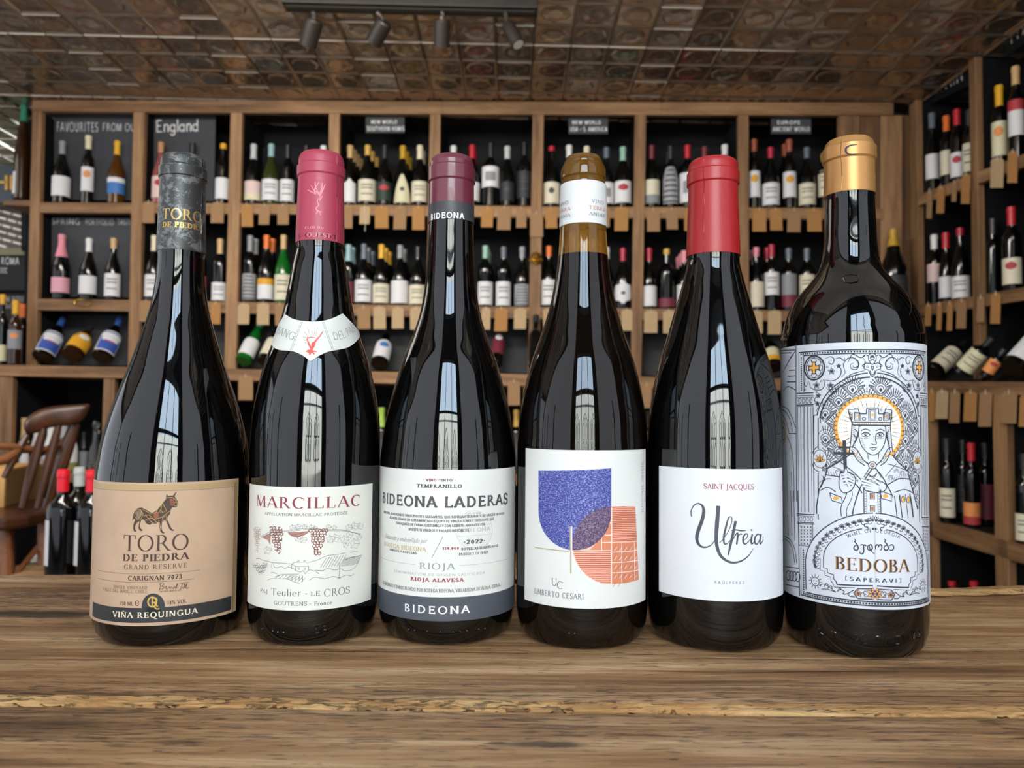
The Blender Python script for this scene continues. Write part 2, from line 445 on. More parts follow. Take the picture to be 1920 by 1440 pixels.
for (x0, x1) in ((-70, 48), (48, 420), (420, 800), (800, 1190), (1190, 1700)):
    mb = MB(); slab(mb, BACK, [(x0, line(x0, S3B)), (x1, line(x1, S3B)), (x1, line(x1, S3)), (x0, line(x0, S3))], LED, 0.48 if x0 >= 48 else 0.5)
    mb.build('ledge', W_H, rack, bevel=0.003)
for (xl, xr) in ((-4, 25), (194, 215), (392, 414), (586, 608), (782, 804), (982, 1004), (1186, 1208), (1392, 1414), (1590, 1612)):
    mb = MB(); yb = 1400
    t0 = BACK.at(xl, line(xl, S3B), LED + 0.01); t1 = BACK.at(xr, line(xr, S3B), LED + 0.01)
    b0 = Vector((t0.x, t0.y, FLOOR)); b1 = Vector((t1.x, t1.y, FLOOR)); n = BACK.n * BT
    mb.hexa([b0, b1, t1, t0], [b0 + n, b1 + n, t1 + n, t0 + n]); mb.build('post', W_V, rack, bevel=0.003)
    e = Vector((.006, 0, 0)); A = [b0 + n + e, b1 + n - e, t1 + n - e, t0 + n + e]
    mb = MB(); mb.hexa(A, [v + BACK.n * .41 for v in A]); mb.build('divider', M_BLACK, rack)
for yy in (886, 1062):
    mb = MB(); slab(mb, BACK, [(26, yy + 18), (1688, yy + 28), (1688, yy + 8), (26, yy)], LED + 0.03, 0.42)
    mb.build('shelf', W_H, rack)
# end boards by the corner
for k, (xl, xr, o, m) in enumerate(((1573, 1612, 0.004, W_V), (1612, 1652, 0.010, W_D), (1652, 1692, 0.006, W_V), (1690, 1735, 0.05, W_D))):
    mb = MB(); slab(mb, BACK, [(xl, 1110), (xr, 1110), (xr, 216), (xl, 216)], o, 0.03)
    mb.build('end_board', m, rack, bevel=0.003)

# ------------------------------------------------------------------ side rack on the right
sr = RIGHT.at(1830, 800)
srack = empty('wine_rack', (sr.x, sr.y, FLOOR), 'darker wooden wine rack along the side wall, meeting the rear rack at the corner', 'wine rack')
RN = RIGHT.n; RD = Vector((-0.022, 1, 0)).normalized()
def r_line(pa, pb, off=0.0):
    a = RIGHT.at(*pa, off); b = RIGHT.at(*pb, off)
    def f(y, dz=0.0):
        t = (y - a.y) / (b.y - a.y); p = a + (b - a) * t; return Vector((p.x, p.y, p.z + dz))
    return f
R_TOP = r_line((1732, 175), (1920, 38)); R1 = r_line((1729, 363), (1821, 327)); R2 = r_line((1726, 573), (1920, 538))
R3 = r_line((1742, 715), (1920, 716), -0.13); R4 = r_line((1744, 975), (1862, 1006), -0.13)
def r_bar(f, y0, y1, dz0, dz1, depth, name, m):
    a = [f(y0, dz0), f(y1, dz0), f(y1, dz1), f(y0, dz1)]
    mb = MB(); mb.hexa(a, [p + RN * depth for p in a]); return mb.build(name, m, srack, bevel=0.002)
PY = []
for px in ((1708, 1722), (1822, 1835)):
    PY.append((RIGHT.at(px[1], 500).y, RIGHT.at(px[0], 500).y))
stp = PY[0][0] - PY[1][0]
for k in range(2, 8): PY.append((PY[1][0] - stp * (k - 1), PY[1][1] - stp * (k - 1)))
for (y0, y1) in PY:
    a = [R3(y0), R3(y1)]
    q = [RIGHT.p + RD * ((y - RIGHT.p.y) / RD.y) for y in (y0, y1)]
    zb = -0.02 + R3(y0).z
    zt = R_TOP(y0).z + 0.06
    A = [Vector((q[0].x, q[0].y, zb)), Vector((q[1].x, q[1].y, zb)), Vector((q[1].x, q[1].y, zt)), Vector((q[0].x, q[0].y, zt))]
    mb = MB(); mb.hexa(A, [p + RN * BT for p in A]); mb.build('post', W_V, srack, bevel=0.003)
    A = [p + RN * BT + RD * (0.008 if i in (0, 3) else -0.008) for i, p in enumerate(A)]
    mb = MB(); mb.hexa(A, [p + RN * 0.29 for p in A]); mb.build('divider', M_BLACK, srack)
ymin = PY[-1][0]
r_bar(R_TOP, ymin, PY[0][1], 0.0, 0.062, BT, 'top_rail', W_Y)
for k in range(7):
    y0 = PY[k + 1][1]; y1 = PY[k][0]
    for f in (R1, R2):
        r_bar(f, y0 + 0.001, y1 - 0.001, -0.052, 0.0, BT, 'shelf_lip', W_Y)
        g = (lambda f: lambda y, dz: f(y, dz) + RN * BT)(f)
        r_bar(g, y0 + 0.001, y1 - 0.001, -0.040, 0.0, 0.28, 'shelf', M_BLACK)
r_bar(R3, ymin, PY[0][1] - 0.18, -0.05, 0.0, 0.46, 'ledge', W_Y)
r_bar(R4, ymin, PY[0][1] - 0.18, -0.072, 0.0, BT, 'shelf_lip', W_Y)
r_bar(lambda y, dz: R4(y, dz) + RN * BT, ymin, PY[0][1] - 0.18, -0.05, 0.0, 0.40, 'shelf', M_BLACK)
for (pa, pb) in ((1741, 1748), (1863, 1888), (2010, 2040)):
    y0 = RIGHT.at(pb, 900, -0.13).y; y1 = RIGHT.at(pa, 900, -0.13).y
    p0 = R3(y0, -0.05); p1 = R3(y1, -0.05)
    A = [Vector((p0.x, p0.y, FLOOR)), Vector((p1.x, p1.y, FLOOR)), p1, p0]
    mb = MB(); mb.hexa(A, [p + RN * BT for p in A]); mb.build('post', W_V, srack, bevel=0.003)
    e = RD * .006; A = [A[0] + RN * BT + e, A[1] + RN * BT - e, A[2] + RN * BT - e, A[3] + RN * BT + e]
    mb = MB(); mb.hexa(A, [p + RN * 0.4 for p in A]); mb.build('divider', M_BLACK, srack)
mb = MB()
q0 = RIGHT.p + RD * ((ymin - RIGHT.p.y) / RD.y) + RN * 0.335; q1 = RIGHT.p + RD * ((PY[0][1] - RIGHT.p.y) / RD.y) + RN * 0.335
A = [Vector((q0.x, q0.y, FLOOR)), Vector((q1.x, q1.y, FLOOR)), Vector((q1.x, q1.y, 1.76)), Vector((q0.x, q0.y, 1.76))]
mb.hexa(A, [p + RN * 0.012 for p in A]); mb.build('back_panel', M_BLACK, srack)

# ------------------------------------------------------------------ table
stA = onz(1015, 1388, 0); stB = onz(320, 1384, 0); stC = onz(60, 1150, 0); stD = onz(30, 1350, 0)
TW = wood('table_wood', '#5d4029', '#a27850', '#d2ae84', (7, 110, 60), 0.5, 0.6, crack=0.35, patch=1.3, spec=0.35, pores=(75, 640, 200, 0.7), lo=0.36, hi=0.64,
          stains=((stA.x, stA.y, 0.021, 0.0035, 0.8), (stB.x, stB.y, 0.012, 0.0025, 0.55), (stC.x, stC.y, 0.07, 0.010, 0.85), (stD.x, stD.y, 0.04, 0.02, 0.35)))
TW2 = wood('table_worn_edge', '#8a5f36', '#b98a55', '#dcb780', (30, 160, 120), 0.7, 0.8, crack=0.6, pores=(120, 420, 200, 0.6))
table = empty('tasting_table', (0, 0.36, FLOOR), 'old worn plank table with a splintered board edge, six wine bottles standing on it', 'table')
def edge_y(x, base, amp, seed): return base + amp * (mnoise.noise((x * 9, seed, 0)) + 0.6 * mnoise.noise((x * 41, seed + 5, 0)) + 0.35 * mnoise.noise((x * 130, seed + 9, 0)))
GAP = [onz(0, 1299, 0), onz(1920, 1322, 0)]
def gap_y(x): 
    t = (x - GAP[0].x) / (GAP[1].x - GAP[0].x); return GAP[0].y + (GAP[1].y - GAP[0].y) * t
RE = [onz(0, 1076, 0), onz(150, 1076, 0), onz(1745, 1110, 0), onz(1920, 1104, 0)]
def rear_y(x):
    pts = [(p.x, p.y) for p in RE]
    return line(x, pts)
XS = [-0.62 + 1.24 * i / 400 for i in range(401)]
def plank(ya, yb, rows, name, mtl, zf, th=0.035):
    vs_ = []; n = rows + 1
    for x in XS:
        y0, y1 = ya(x), yb(x)
        for j in range(n):
            y = y0 + (y1 - y0) * j / rows
            vs_.append((x, y, zf(x, j / rows, y)))
    fs = [(i * n + j, (i + 1) * n + j, (i + 1) * n + j + 1, i * n + j + 1) for i in range(len(XS) - 1) for j in range(rows)]
    o = len(vs_); m = len(XS)
    for x in XS: vs_.append((x, ya(x), -th)); vs_.append((x, yb(x), -th))
    for i in range(m - 1):
        fs.append((i * n, o + 2 * i, o + 2 * i + 2, (i + 1) * n))
        fs.append((i * n + rows, (i + 1) * n + rows, o + 2 * i + 3, o + 2 * i + 1))
        fs.append((o + 2 * i, o + 2 * i + 1, o + 2 * i + 3, o + 2 * i + 2))
    fs.append(tuple(range(n)) + (o + 1, o)); fs.append(tuple((m - 1) * n + j for j in range(n))[::-1] + (o + 2 * m - 2, o + 2 * m - 1))
    mb = MB(); mb.add(vs_, fs, 0, False); return mb.build(name, mtl, table)
def zf_rear(x, t, y):
    return -0.0006 + 0.0004 * mnoise.noise((x * 6, y * 60, 1))
plank(lambda x: gap_y(x) + edge_y(x, 0, 0.0012, 3), lambda x: rear_y(x) + edge_y(x, 0, 0.0025, 8), 14, 'plank', TW, zf_rear)
def strip_a(x): return gap_y(x) - 0.0066 + edge_y(x, 0, 0.0030, 13)
def zf_strip(x, t, y): return -0.0008 - 0.0012 * (1 - t) ** 1.3 + 0.0009 * mnoise.noise((x * 150, y * 300, 4)) * (0.3 + t * (1 - t) * 2.5)
plank(strip_a, lambda x: gap_y(x) + edge_y(x, 0, 0.0012, 3), 5, 'worn_edge', TW2, zf_strip, 0.03)
plank(lambda x: 0.10, lambda x: gap_y(x) - 0.0085 + edge_y(x, 0, 0.0011, 21), 12, 'plank', TW, lambda x, t, y: -0.0016 + 0.0004 * mnoise.noise((x * 6, y * 50, 2)) - 0.0012 * max(0, (t - 0.96) / 0.04) ** 2)
mb = MB()
xs = [0.268 + 0.0035 * i for i in range(80)]
vs_ = []
for x in xs:
    y = rear_y(x); h = 0.0022 + 0.0016 * mnoise.noise((x * 60, 3, 3)); w = 0.014 + 0.006 * mnoise.noise((x * 45, 9, 3))
    vs_ += [(x, y - w, 0.0002), (x, y - w * 0.5, h), (x, y + 0.004, h * 0.8), (x, y + 0.006, -0.02)]
fs = [(4 * i + j, 4 * i + 4 + j, 4 * i + 5 + j, 4 * i + 1 + j) for i in range(len(xs) - 1) for j in range(3)]
mb.add(vs_, fs); mb.build('live_edge', TW2, table)
for sx in (-0.55, 0.55):
    for y in (0.17, 0.5):
        mb = MB(); mb.box(sx - 0.035, sx + 0.035, y - 0.035, y + 0.035, FLOOR, -0.034); mb.build('leg', TW, table)
# ------------------------------------------------------------------ the six bottles on the table
GLASS = mat('black_bottle_glass', '#060606', 0.025, var=0.0, spec=0.5, ior=1.6)
# silhouettes: (y, left x, right x) in the photograph, and the lowest visible pixel of the base
SIL = [
 dict(base=(300, 1212), full=(1100, 170, 466), p=[(302, 303, 385), (315.5, 302.5, 386), (318.5, 299.2, 388.8), (337, 299.2, 388.8), (339, 302, 387), (400, 300, 387.5), (475, 297, 388.5), (480, 298.5, 387), (530, 295, 390), (580, 286, 397.5), (630, 269, 411), (680, 246, 422.5), (730, 222, 437.5), (780, 202.5, 453), (830, 186, 463.5), (860, 180, 466.5), (890, 177, 468)]),
 dict(base=(583, 1208), full=(1060, 464, 709), p=[(298, 557.5, 639), (303, 556, 640), (313, 556, 640), (315.5, 552.5, 641.8), (333, 552.5, 641.8), (336, 555.5, 640), (400, 553.5, 641), (459, 552, 642), (464, 553, 641), (500, 546, 648), (530, 541, 654), (555, 535.5, 657.5), (580, 530.5, 661.5), (630, 514, 674), (680, 494, 690.5), (730, 481, 702), (780, 471.5, 710), (830, 467.5, 712), (900, 467, 712)]),
 dict(base=(833, 1208), full=(1060, 710, 966), p=[(304, 815, 890), (308, 813, 893), (316, 813, 893), (318.5, 809.8, 896), (343, 809.8, 896), (346, 812.8, 894), (388, 811, 894), (419, 810, 893.5), (440, 810, 894.5), (490, 807, 895.5), (540, 803, 900), (590, 794, 908.5), (640, 775, 922), (680, 756, 934.5), (730, 741, 948.5), (780, 728, 961), (820, 721, 966), (870, 717, 968)]),
 dict(base=(1094, 1215), full=(1060, 970, 1213), p=[(300, 1064, 1130), (306, 1061, 1133), (310.5, 1061, 1133), (313, 1056, 1135), (320, 1053, 1137), (336, 1053, 1137), (339, 1055.5, 1135), (342, 1054, 1136), (352, 1052, 1136), (430, 1050, 1137), (480, 1046.5, 1140), (530, 1040, 1146.5), (580, 1030, 1157.5), (630, 1013, 1171.5), (680, 995.5, 1189.5), (730, 983, 1202), (780, 974, 1210.5), (830, 971, 1213.5), (900, 970, 1215)]),
 dict(base=(1350, 1220), full=(1060, 1214, 1469), p=[(310, 1294.5, 1384), (316, 1293, 1385), (323, 1294, 1384.5), (326, 1291, 1387.8), (347, 1291, 1387.8), (350, 1294, 1384.8), (420, 1291.5, 1387), (481, 1289.5, 1389), (487, 1289.5, 1388.5), (530, 1279, 1395.5), (580, 1264, 1410), (630, 1249, 1425.5), (680, 1233, 1440.5), (730, 1222, 1454), (780, 1215.5, 1464), (830, 1213.5, 1468), (880, 1213, 1469)]),
 dict(base=(1620, 1232), full=(1060, 1470, 1739), p=[(272, 1550, 1640), (278, 1547, 1641.5), (280.5, 1543, 1643.5), (303, 1543, 1643.5), (306.5, 1547, 1641), (340, 1547, 1642), (367, 1547, 1643), (371, 1547.5, 1642.5), (430, 1546.5, 1646), (468, 1546, 1650), (490, 1543, 1654), (505, 1538, 1659), (520, 1526, 1668), (535, 1511, 1680), (555, 1492, 1700), (580, 1479, 1718), (605, 1470, 1729), (640, 1466, 1738), (670, 1465, 1739), (900, 1467, 1740)]),
]
class Bot: pass
BOTS = []
def azim(px, py):
    d = ray(px, py); return math.atan2(d.x, d.y)
for s in SIL:
    b = Bot()
    y, xl, xr = s['full']
    a0, a1 = azim(xl, y), azim(xr, y); az = (a0 + a1) / 2; dl = (a1 - a0) / 2
    g = onz(s['base'][0], s['base'][1], 0.001)
    Rf = math.hypot(g.x, g.y)
    D = Rf + 0.034
    for _ in range(20): R = D * math.sin(dl); D = Rf + R - 0.0045
    b.R = R; b.D = D; b.c = Vector((D * math.sin(az), D * math.cos(az), 0)); b.az = az
    prof = []
    for (y, xl, xr) in s['p']:
        a0, a1 = azim(xl, y), azim(xr, y); dl = (a1 - a0) / 2
        r = D * math.sin(dl)
        d_ = ray((xl + xr) / 2, y); dt = D - r * r / D
        z = CO.z + d_.z / math.hypot(d_.x, d_.y) * dt
        prof.append((r, z))
    prof.sort(key=lambda p: p[1])
    b.ylab = (890, 900, 866, 832, 862, 636)[len(BOTS)]
    b.R = max([R] + [r for r, z in prof if z < CO.z + (768 - b.ylab) / F * D + 0.004])
    b.prof = prof
    BOTS.append(b)
def smooth_prof(pts, step=0.003, lo=None, hi=None):      # monotone cubic through (r, z)
    z = [p[1] for p in pts]; r = [p[0] for p in pts]; n = len(z)
    h = [z[i + 1] - z[i] for i in range(n - 1)]; dl = [(r[i + 1] - r[i]) / h[i] for i in range(n - 1)]
    m = [dl[0]] + [0 if dl[i - 1] * dl[i] <= 0 else (dl[i - 1] + dl[i]) / 2 for i in range(1, n - 1)] + [dl[-1]]
    out = []
    for i in range(n - 1):
        k = max(1, int(h[i] / step))
        for q in range(k):
            t = q / k
            out.append(((2 * t**3 - 3 * t**2 + 1) * r[i] + (t**3 - 2 * t**2 + t) * h[i] * m[i] + (-2 * t**3 + 3 * t**2) * r[i + 1] + (t**3 - t**2) * h[i] * m[i + 1], z[i] + t * h[i]))
    out.append((r[-1], z[-1])); return out
def zpx(b, py):                                            # height of a pixel row on the bottle's front
    d_ = ray(960 + F * math.tan(b.az), py)
    return CO.z + d_.z / math.hypot(d_.x, d_.y) * (b.D)
HEEL = [(0.30, 0.004), (0.55, 0.0012), (0.78, 0.0)]
def bottle_body(b, split):
    """profile from the heel to the capsule's lower edge"""
    R = b.R
    low = [(R * 0.80, 0.0), (R * 0.88, 0.0012), (R * 0.945, 0.0048), (R * 0.982, 0.0105), (R * 0.998, 0.018), (R, 0.028)]
    up = [p for p in b.prof if p[1] > 0.05]
    up[0] = (R, up[0][1]) if abs(up[0][0] - R) < 0.0015 else up[0]
    body = smooth_prof([(R, 0.028)] + up, 0.0025)
    body = [p for p in body if p[1] < zpx(b, 372)]
    body += [p for p in b.prof if p[1] > body[-1][1] + 0.001]
    vl = zpx(b, b.ylab)
    body = [(b.R, z) if z < vl + 0.002 and abs(r - b.R) < 0.001 else (r, z) for r, z in body]
    full = low[:-1] + body
    return full
def radius_at(prof, z):
    for (r0, z0), (r1, z1) in zip(prof, prof[1:]):
        if z0 <= z <= z1: return r0 + (r1 - r0) * (z - z0) / max(1e-9, z1 - z0)
    return prof[-1][0] if z > prof[-1][1] else prof[0][0]
def cut(prof, z0, z1):
    q = [(radius_at(prof, z0), z0)] + [p for p in prof if z0 < p[1] < z1] + [(radius_at(prof, z1), z1)]
    return q
# ------------------------------------------------------------------ lettering: a small stroke-built alphabet
def ell(cx, cy, rx, ry, a0, a1, n=14):
    return [(cx + rx * math.cos(math.radians(a0 + (a1 - a0) * i / n)), cy + ry * math.sin(math.radians(a0 + (a1 - a0) * i / n))) for i in range(n + 1)]
def ribbon(pts, w):                                   # quads along a polyline, w one width or one per point
    n = len(pts); ww = w if isinstance(w, (list, tuple)) else [w] * n
    L = []; Rr = []
    for i, p in enumerate(pts):
        a = pts[max(i - 1, 0)]; c = pts[min(i + 1, n - 1)]
        dx, dy = c[0] - a[0], c[1] - a[1]; l = math.hypot(dx, dy) or 1e-9
        nx, ny = -dy / l * ww[i] / 2, dx / l * ww[i] / 2
        L.append((p[0] + nx, p[1] + ny)); Rr.append((p[0] - nx, p[1] - ny))
    return [[L[i], L[i + 1], Rr[i + 1], Rr[i]] for i in range(n - 1)]
def pen(pts, T, t, spine=False):                      # stress: upright strokes thick, flat strokes thin
    n = len(pts); ww = []
    for i in range(n):
        a = pts[max(i - 1, 0)]; c = pts[min(i + 1, n - 1)]
        dx, dy = c[0] - a[0], c[1] - a[1]; l = math.hypot(dx, dy) or 1e-9
        ww.append(t + (T - t) * abs(dy) / l)
    if spine:
        for i in range(n):
            k = 1 - abs(i / (n - 1) - 0.5) * 2
            ww[i] = t + (T - t) * k ** 0.8
    return ribbon(pts, ww)
def glyph(ch, T, t, sr):
    P = []
    def rect(x0, y0, x1, y1): P.append([(x0, y0), (x1, y0), (x1, y1), (x0, y1)])
    def stem(x, y0=0.0, y1=1.0, w=None, s0=True, s1=True):
        w = w or T; rect(x - w / 2, y0, x + w / 2, y1)
        if sr > 0:
            if s0: rect(x - w / 2 - sr, y0, x + w / 2 + sr, y0 + t)
            if s1: rect(x - w / 2 - sr, y1 - t, x + w / 2 + sr, y1)
    def dg(x0, y0, x1, y1, w): P.append([(x0 - w / 2, y0), (x0 + w / 2, y0), (x1 + w / 2, y1), (x1 - w / 2, y1)])
    def sf(x, y, w=None):
        if sr > 0:
            w = (w or T) / 2 + sr
            rect(x - w, 0, x + w, t) if y == 0 else rect(x - w, 1 - t, x + w, 1)
    def bar(x0, x1, y): rect(x0, y - t / 2, x1, y + t / 2)
    def tick(x, y0, y1):
        if sr > 0: rect(x - t / 2, y0, x + t / 2, y1)
    def arc(cx, cy, rx, ry, a0, a1): P.extend(pen(ell(cx, cy, rx - T / 2, ry - t / 2, a0, a1, 20), T, t))
    acc = {'É': ('E', 'a'), 'Á': ('A', 'a'), 'Ó': ('O', 'a'), 'Ú': ('U', 'a'), 'Í': ('I', 'a'), 'Ñ': ('N', 'n')}
    if ch in acc:
        P2, adv = glyph(acc[ch][0], T, t, sr)
        c = adv / 2
        if acc[ch][1] == 'a': P2 = P2 + ribbon([(c - 0.05, 1.08), (c + 0.12, 1.28)], [T * 0.6, T * 0.9])
        else: P2 = P2 + ribbon([(c - 0.2, 1.12), (c - 0.08, 1.2), (c + 0.06, 1.12), (c + 0.18, 1.2)], T * 0.6)
        return P2, adv
    adv = 0.5
    if ch == ' ': return [], 0.36
    elif ch == 'A': dg(.07, 0, .41, 1, t * 1.5); dg(.41, 1, .76, 0, T * 1.08); bar(.18, .62, .34); sf(.07, 0, t); sf(.76, 0, T); adv = .84
    elif ch == 'B':
        stem(.17); bar(.17, .34, 1 - t / 2); bar(.17, .36, .53); bar(.17, .36, t / 2); arc(.33, .765, .25, .235, -90, 90); arc(.35, .265, .29, .265, -90, 90); adv = .70
    elif ch == 'C': arc(.46, .5, .42, .52, 48, 312); tick(.76, .70, .95); adv = .84
    elif ch == 'D': stem(.17); bar(.17, .36, 1 - t / 2); bar(.17, .36, t / 2); arc(.36, .5, .44, .5, -90, 90); adv = .88
    elif ch == 'E': stem(.17); bar(.17, .58, 1 - t / 2); bar(.17, .50, .52); bar(.17, .62, t / 2); tick(.58, .78, 1); tick(.62, 0, .24); tick(.5, .42, .62); adv = .70
    elif ch == 'F': stem(.17); bar(.17, .58, 1 - t / 2); bar(.17, .48, .5); tick(.58, .78, 1); tick(.48, .4, .6); adv = .64
    elif ch == 'G': arc(.46, .5, .42, .52, 48, 318); tick(.76, .70, .95); stem(.76, .06, .44, None, False); bar(.56, .80, .43); adv = .90
    elif ch == 'H': stem(.17); stem(.70); bar(.17, .70, .5); adv = .88
    elif ch == 'I': stem(.17); adv = .34
    elif ch == 'J': stem(.27, .02, 1, None, False); P.extend(pen(ell(.09, .04, .18, .26, 0, -110, 8), T, t)); adv = .44
    elif ch == 'K': stem(.17); dg(.22, .42, .64, 1, t * 1.5); dg(.34, .56, .74, 0, T); sf(.64, 1, t); sf(.75, 0); adv = .82
    elif ch == 'L': stem(.17); bar(.17, .60, t / 2); tick(.60, 0, .26); adv = .66
    elif ch == 'M': dg(.11, 0, .16, 1, t * 1.5); dg(.16, 1, .48, .04, T); dg(.48, .04, .82, 1, t * 1.5); dg(.87, 0, .82, 1, T); sf(.11, 0, t); sf(.87, 0); sf(.13, 1, t); sf(.84, 1, t); adv = 1.0
    elif ch == 'N': stem(.14, w=t * 1.5); stem(.73, w=t * 1.5, s0=False); dg(.14, 1, .73, 0, T * 1.1); adv = .88
    elif ch == 'O': arc(.47, .5, .44, .52, 0, 360); adv = .94
    elif ch == 'P': stem(.17); bar(.17, .34, 1 - t / 2); bar(.17, .34, .45); arc(.33, .725, .27, .275, -90, 90); adv = .64
    elif ch == 'Q': arc(.47, .5, .44, .52, 0, 360); P.extend(ribbon([(.42, .02), (.58, -.06), (.8, -.22), (.98, -.2)], [t, T, T * .8, t])); adv = .94
    elif ch == 'R': stem(.17); bar(.17, .34, 1 - t / 2); bar(.17, .36, .47); arc(.33, .735, .26, .265, -90, 90); dg(.40, .47, .72, 0, T); sf(.74, 0, t); adv = .80
    elif ch == 'S':
        pts = ell(.31, .755, .22, .225, 25, 262, 14) + ell(.31, .262, .24, .24, 80, -155, 14)
        P.extend(pen(pts, T * 1.05, t, True)); tick(.53, .72, .95); tick(.06, .05, .3); adv = .62
    elif ch == 'T': stem(.40, s1=False); bar(.06, .74, 1 - t / 2); tick(.06, .76, 1); tick(.74, .76, 1); adv = .80
    elif ch == 'U': stem(.15, .32, 1, None, False); stem(.70, .32, 1, t * 1.5, False); P.extend(pen(ell(.425, .32, .275, .32 - t / 2, 180, 360, 16), T, t * 1.3)); adv = .86
    elif ch == 'V': dg(.08, 1, .40, 0, T); dg(.40, 0, .72, 1, t * 1.5); sf(.08, 1); sf(.72, 1, t); adv = .80
    elif ch == 'W': dg(.08, 1, .34, 0, T); dg(.34, 0, .56, .9, t * 1.5); dg(.56, .9, .78, 0, T); dg(.78, 0, 1.04, 1, t * 1.5); sf(.08, 1); sf(1.04, 1, t); adv = 1.12
    elif ch == 'X': dg(.10, 1, .66, 0, T); dg(.10, 0, .66, 1, t * 1.5); sf(.1, 1); sf(.66, 0); sf(.1, 0, t); sf(.66, 1, t); adv = .76
    elif ch == 'Y': dg(.08, 1, .38, .46, T); dg(.68, 1, .38, .46, t * 1.5); stem(.38, 0, .48, None, True, False); sf(.08, 1); sf(.68, 1, t); adv = .76
    elif ch == 'Z': bar(.08, .60, 1 - t / 2); bar(.06, .62, t / 2); dg(.11, 0, .56, 1, T); tick(.62, 0, .22); tick(.08, .78, 1); adv = .68
    elif ch == '0': arc(.30, .5, .28, .5, 0, 360); adv = .60
    elif ch == '1': stem(.22, s1=False); dg(.06, .8, .22, 1, t * 2); adv = .42
    elif ch == '2': P.extend(pen(ell(.29, .74, .21, .24, 165, -30, 12) + [(.10, .06)], T, t * 1.2)); bar(.06, .54, T * .4); adv = .60
    elif ch == '3': P.extend(pen(ell(.27, .75, .2, .22, 150, -80, 10), T, t)); P.extend(pen(ell(.27, .27, .23, .26, 80, -150, 12), T, t)); adv = .58
    elif ch == '4': stem(.40, s1=False); dg(.06, .3, .40, 1, t * 1.5); bar(.05, .58, .29); adv = .62
    elif ch == '5': bar(.14, .5, 1 - t); rect(.12, .5, .12 + T * .7, 1); P.extend(pen(ell(.27, .32, .23, .3, 130, -150, 14), T, t)); adv = .58
    elif ch == '6': arc(.30, .31, .26, .31, 0, 360); P.extend(pen(ell(.44, .4, .36, .58, 95, 180, 10), T, t)); adv = .60
    elif ch == '7': bar(.06, .54, 1 - T * .4); dg(.22, 0, .5, 1, T); adv = .58
    elif ch == '8': arc(.30, .27, .26, .28, 0, 360); arc(.30, .76, .22, .24, 0, 360); adv = .60
    elif ch == '9': arc(.30, .69, .26, .31, 0, 360); P.extend(pen(ell(.16, .6, .36, .58, -85, 0, 10), T, t)); adv = .60
    elif ch == '&': P.extend(pen([(.78, .0), (.3, .62), (.26, .84), (.38, .97), (.5, .84), (.42, .66), (.16, .42), (.1, .2), (.24, .04), (.44, .06), (.66, .3), (.72, .46)], T * .8, t)); adv = .84
    elif ch == '-': rect(.06, .33, .38, .33 + t * 1.4); adv = .44
    elif ch == '.': rect(.05, 0, .05 + T * .9, T * .9); adv = .26
    elif ch == '·': rect(.05, .42, .05 + T, .42 + T); adv = .3
    elif ch == ',': rect(.05, 0, .05 + T * .9, T * .9); dg(.03, -.16, .05 + T * .5, 0, t); adv = .26
    elif ch == '%': arc(.2, .76, .17, .23, 0, 360); arc(.68, .24, .17, .23, 0, 360); dg(.2, 0, .68, 1, t * 1.4); adv = .9
    elif ch in '[]':
        x, d_ = (.08, .30) if ch == '[' else (.38, -.30); t = t * .7
        rect(min(x, x + t), -.05, max(x, x + t), 1.05); rect(min(x, x + d_), -.05, max(x, x + d_), -.05 + t); rect(min(x, x + d_), 1.05 - t, max(x, x + d_), 1.05); adv = .48
    else:                                               # small letters, x height 0.62
        X = .62
        def bowl(cx=.26): P.extend(pen(ell(cx, X / 2, .21, X / 2 - t / 2, 0, 360, 18), T, t))
        def st(x, y0=0, y1=X): stem(x, y0, y1, T * .95, y0 == 0, False); tick_(x, y1)
        def tick_(x, y):
            if sr > 0: P.append([(x - T / 2 - sr, y - t * 1.2), (x, y - t * 1.2), (x, y), (x - T / 2 - sr * .6, y - t * .4)])
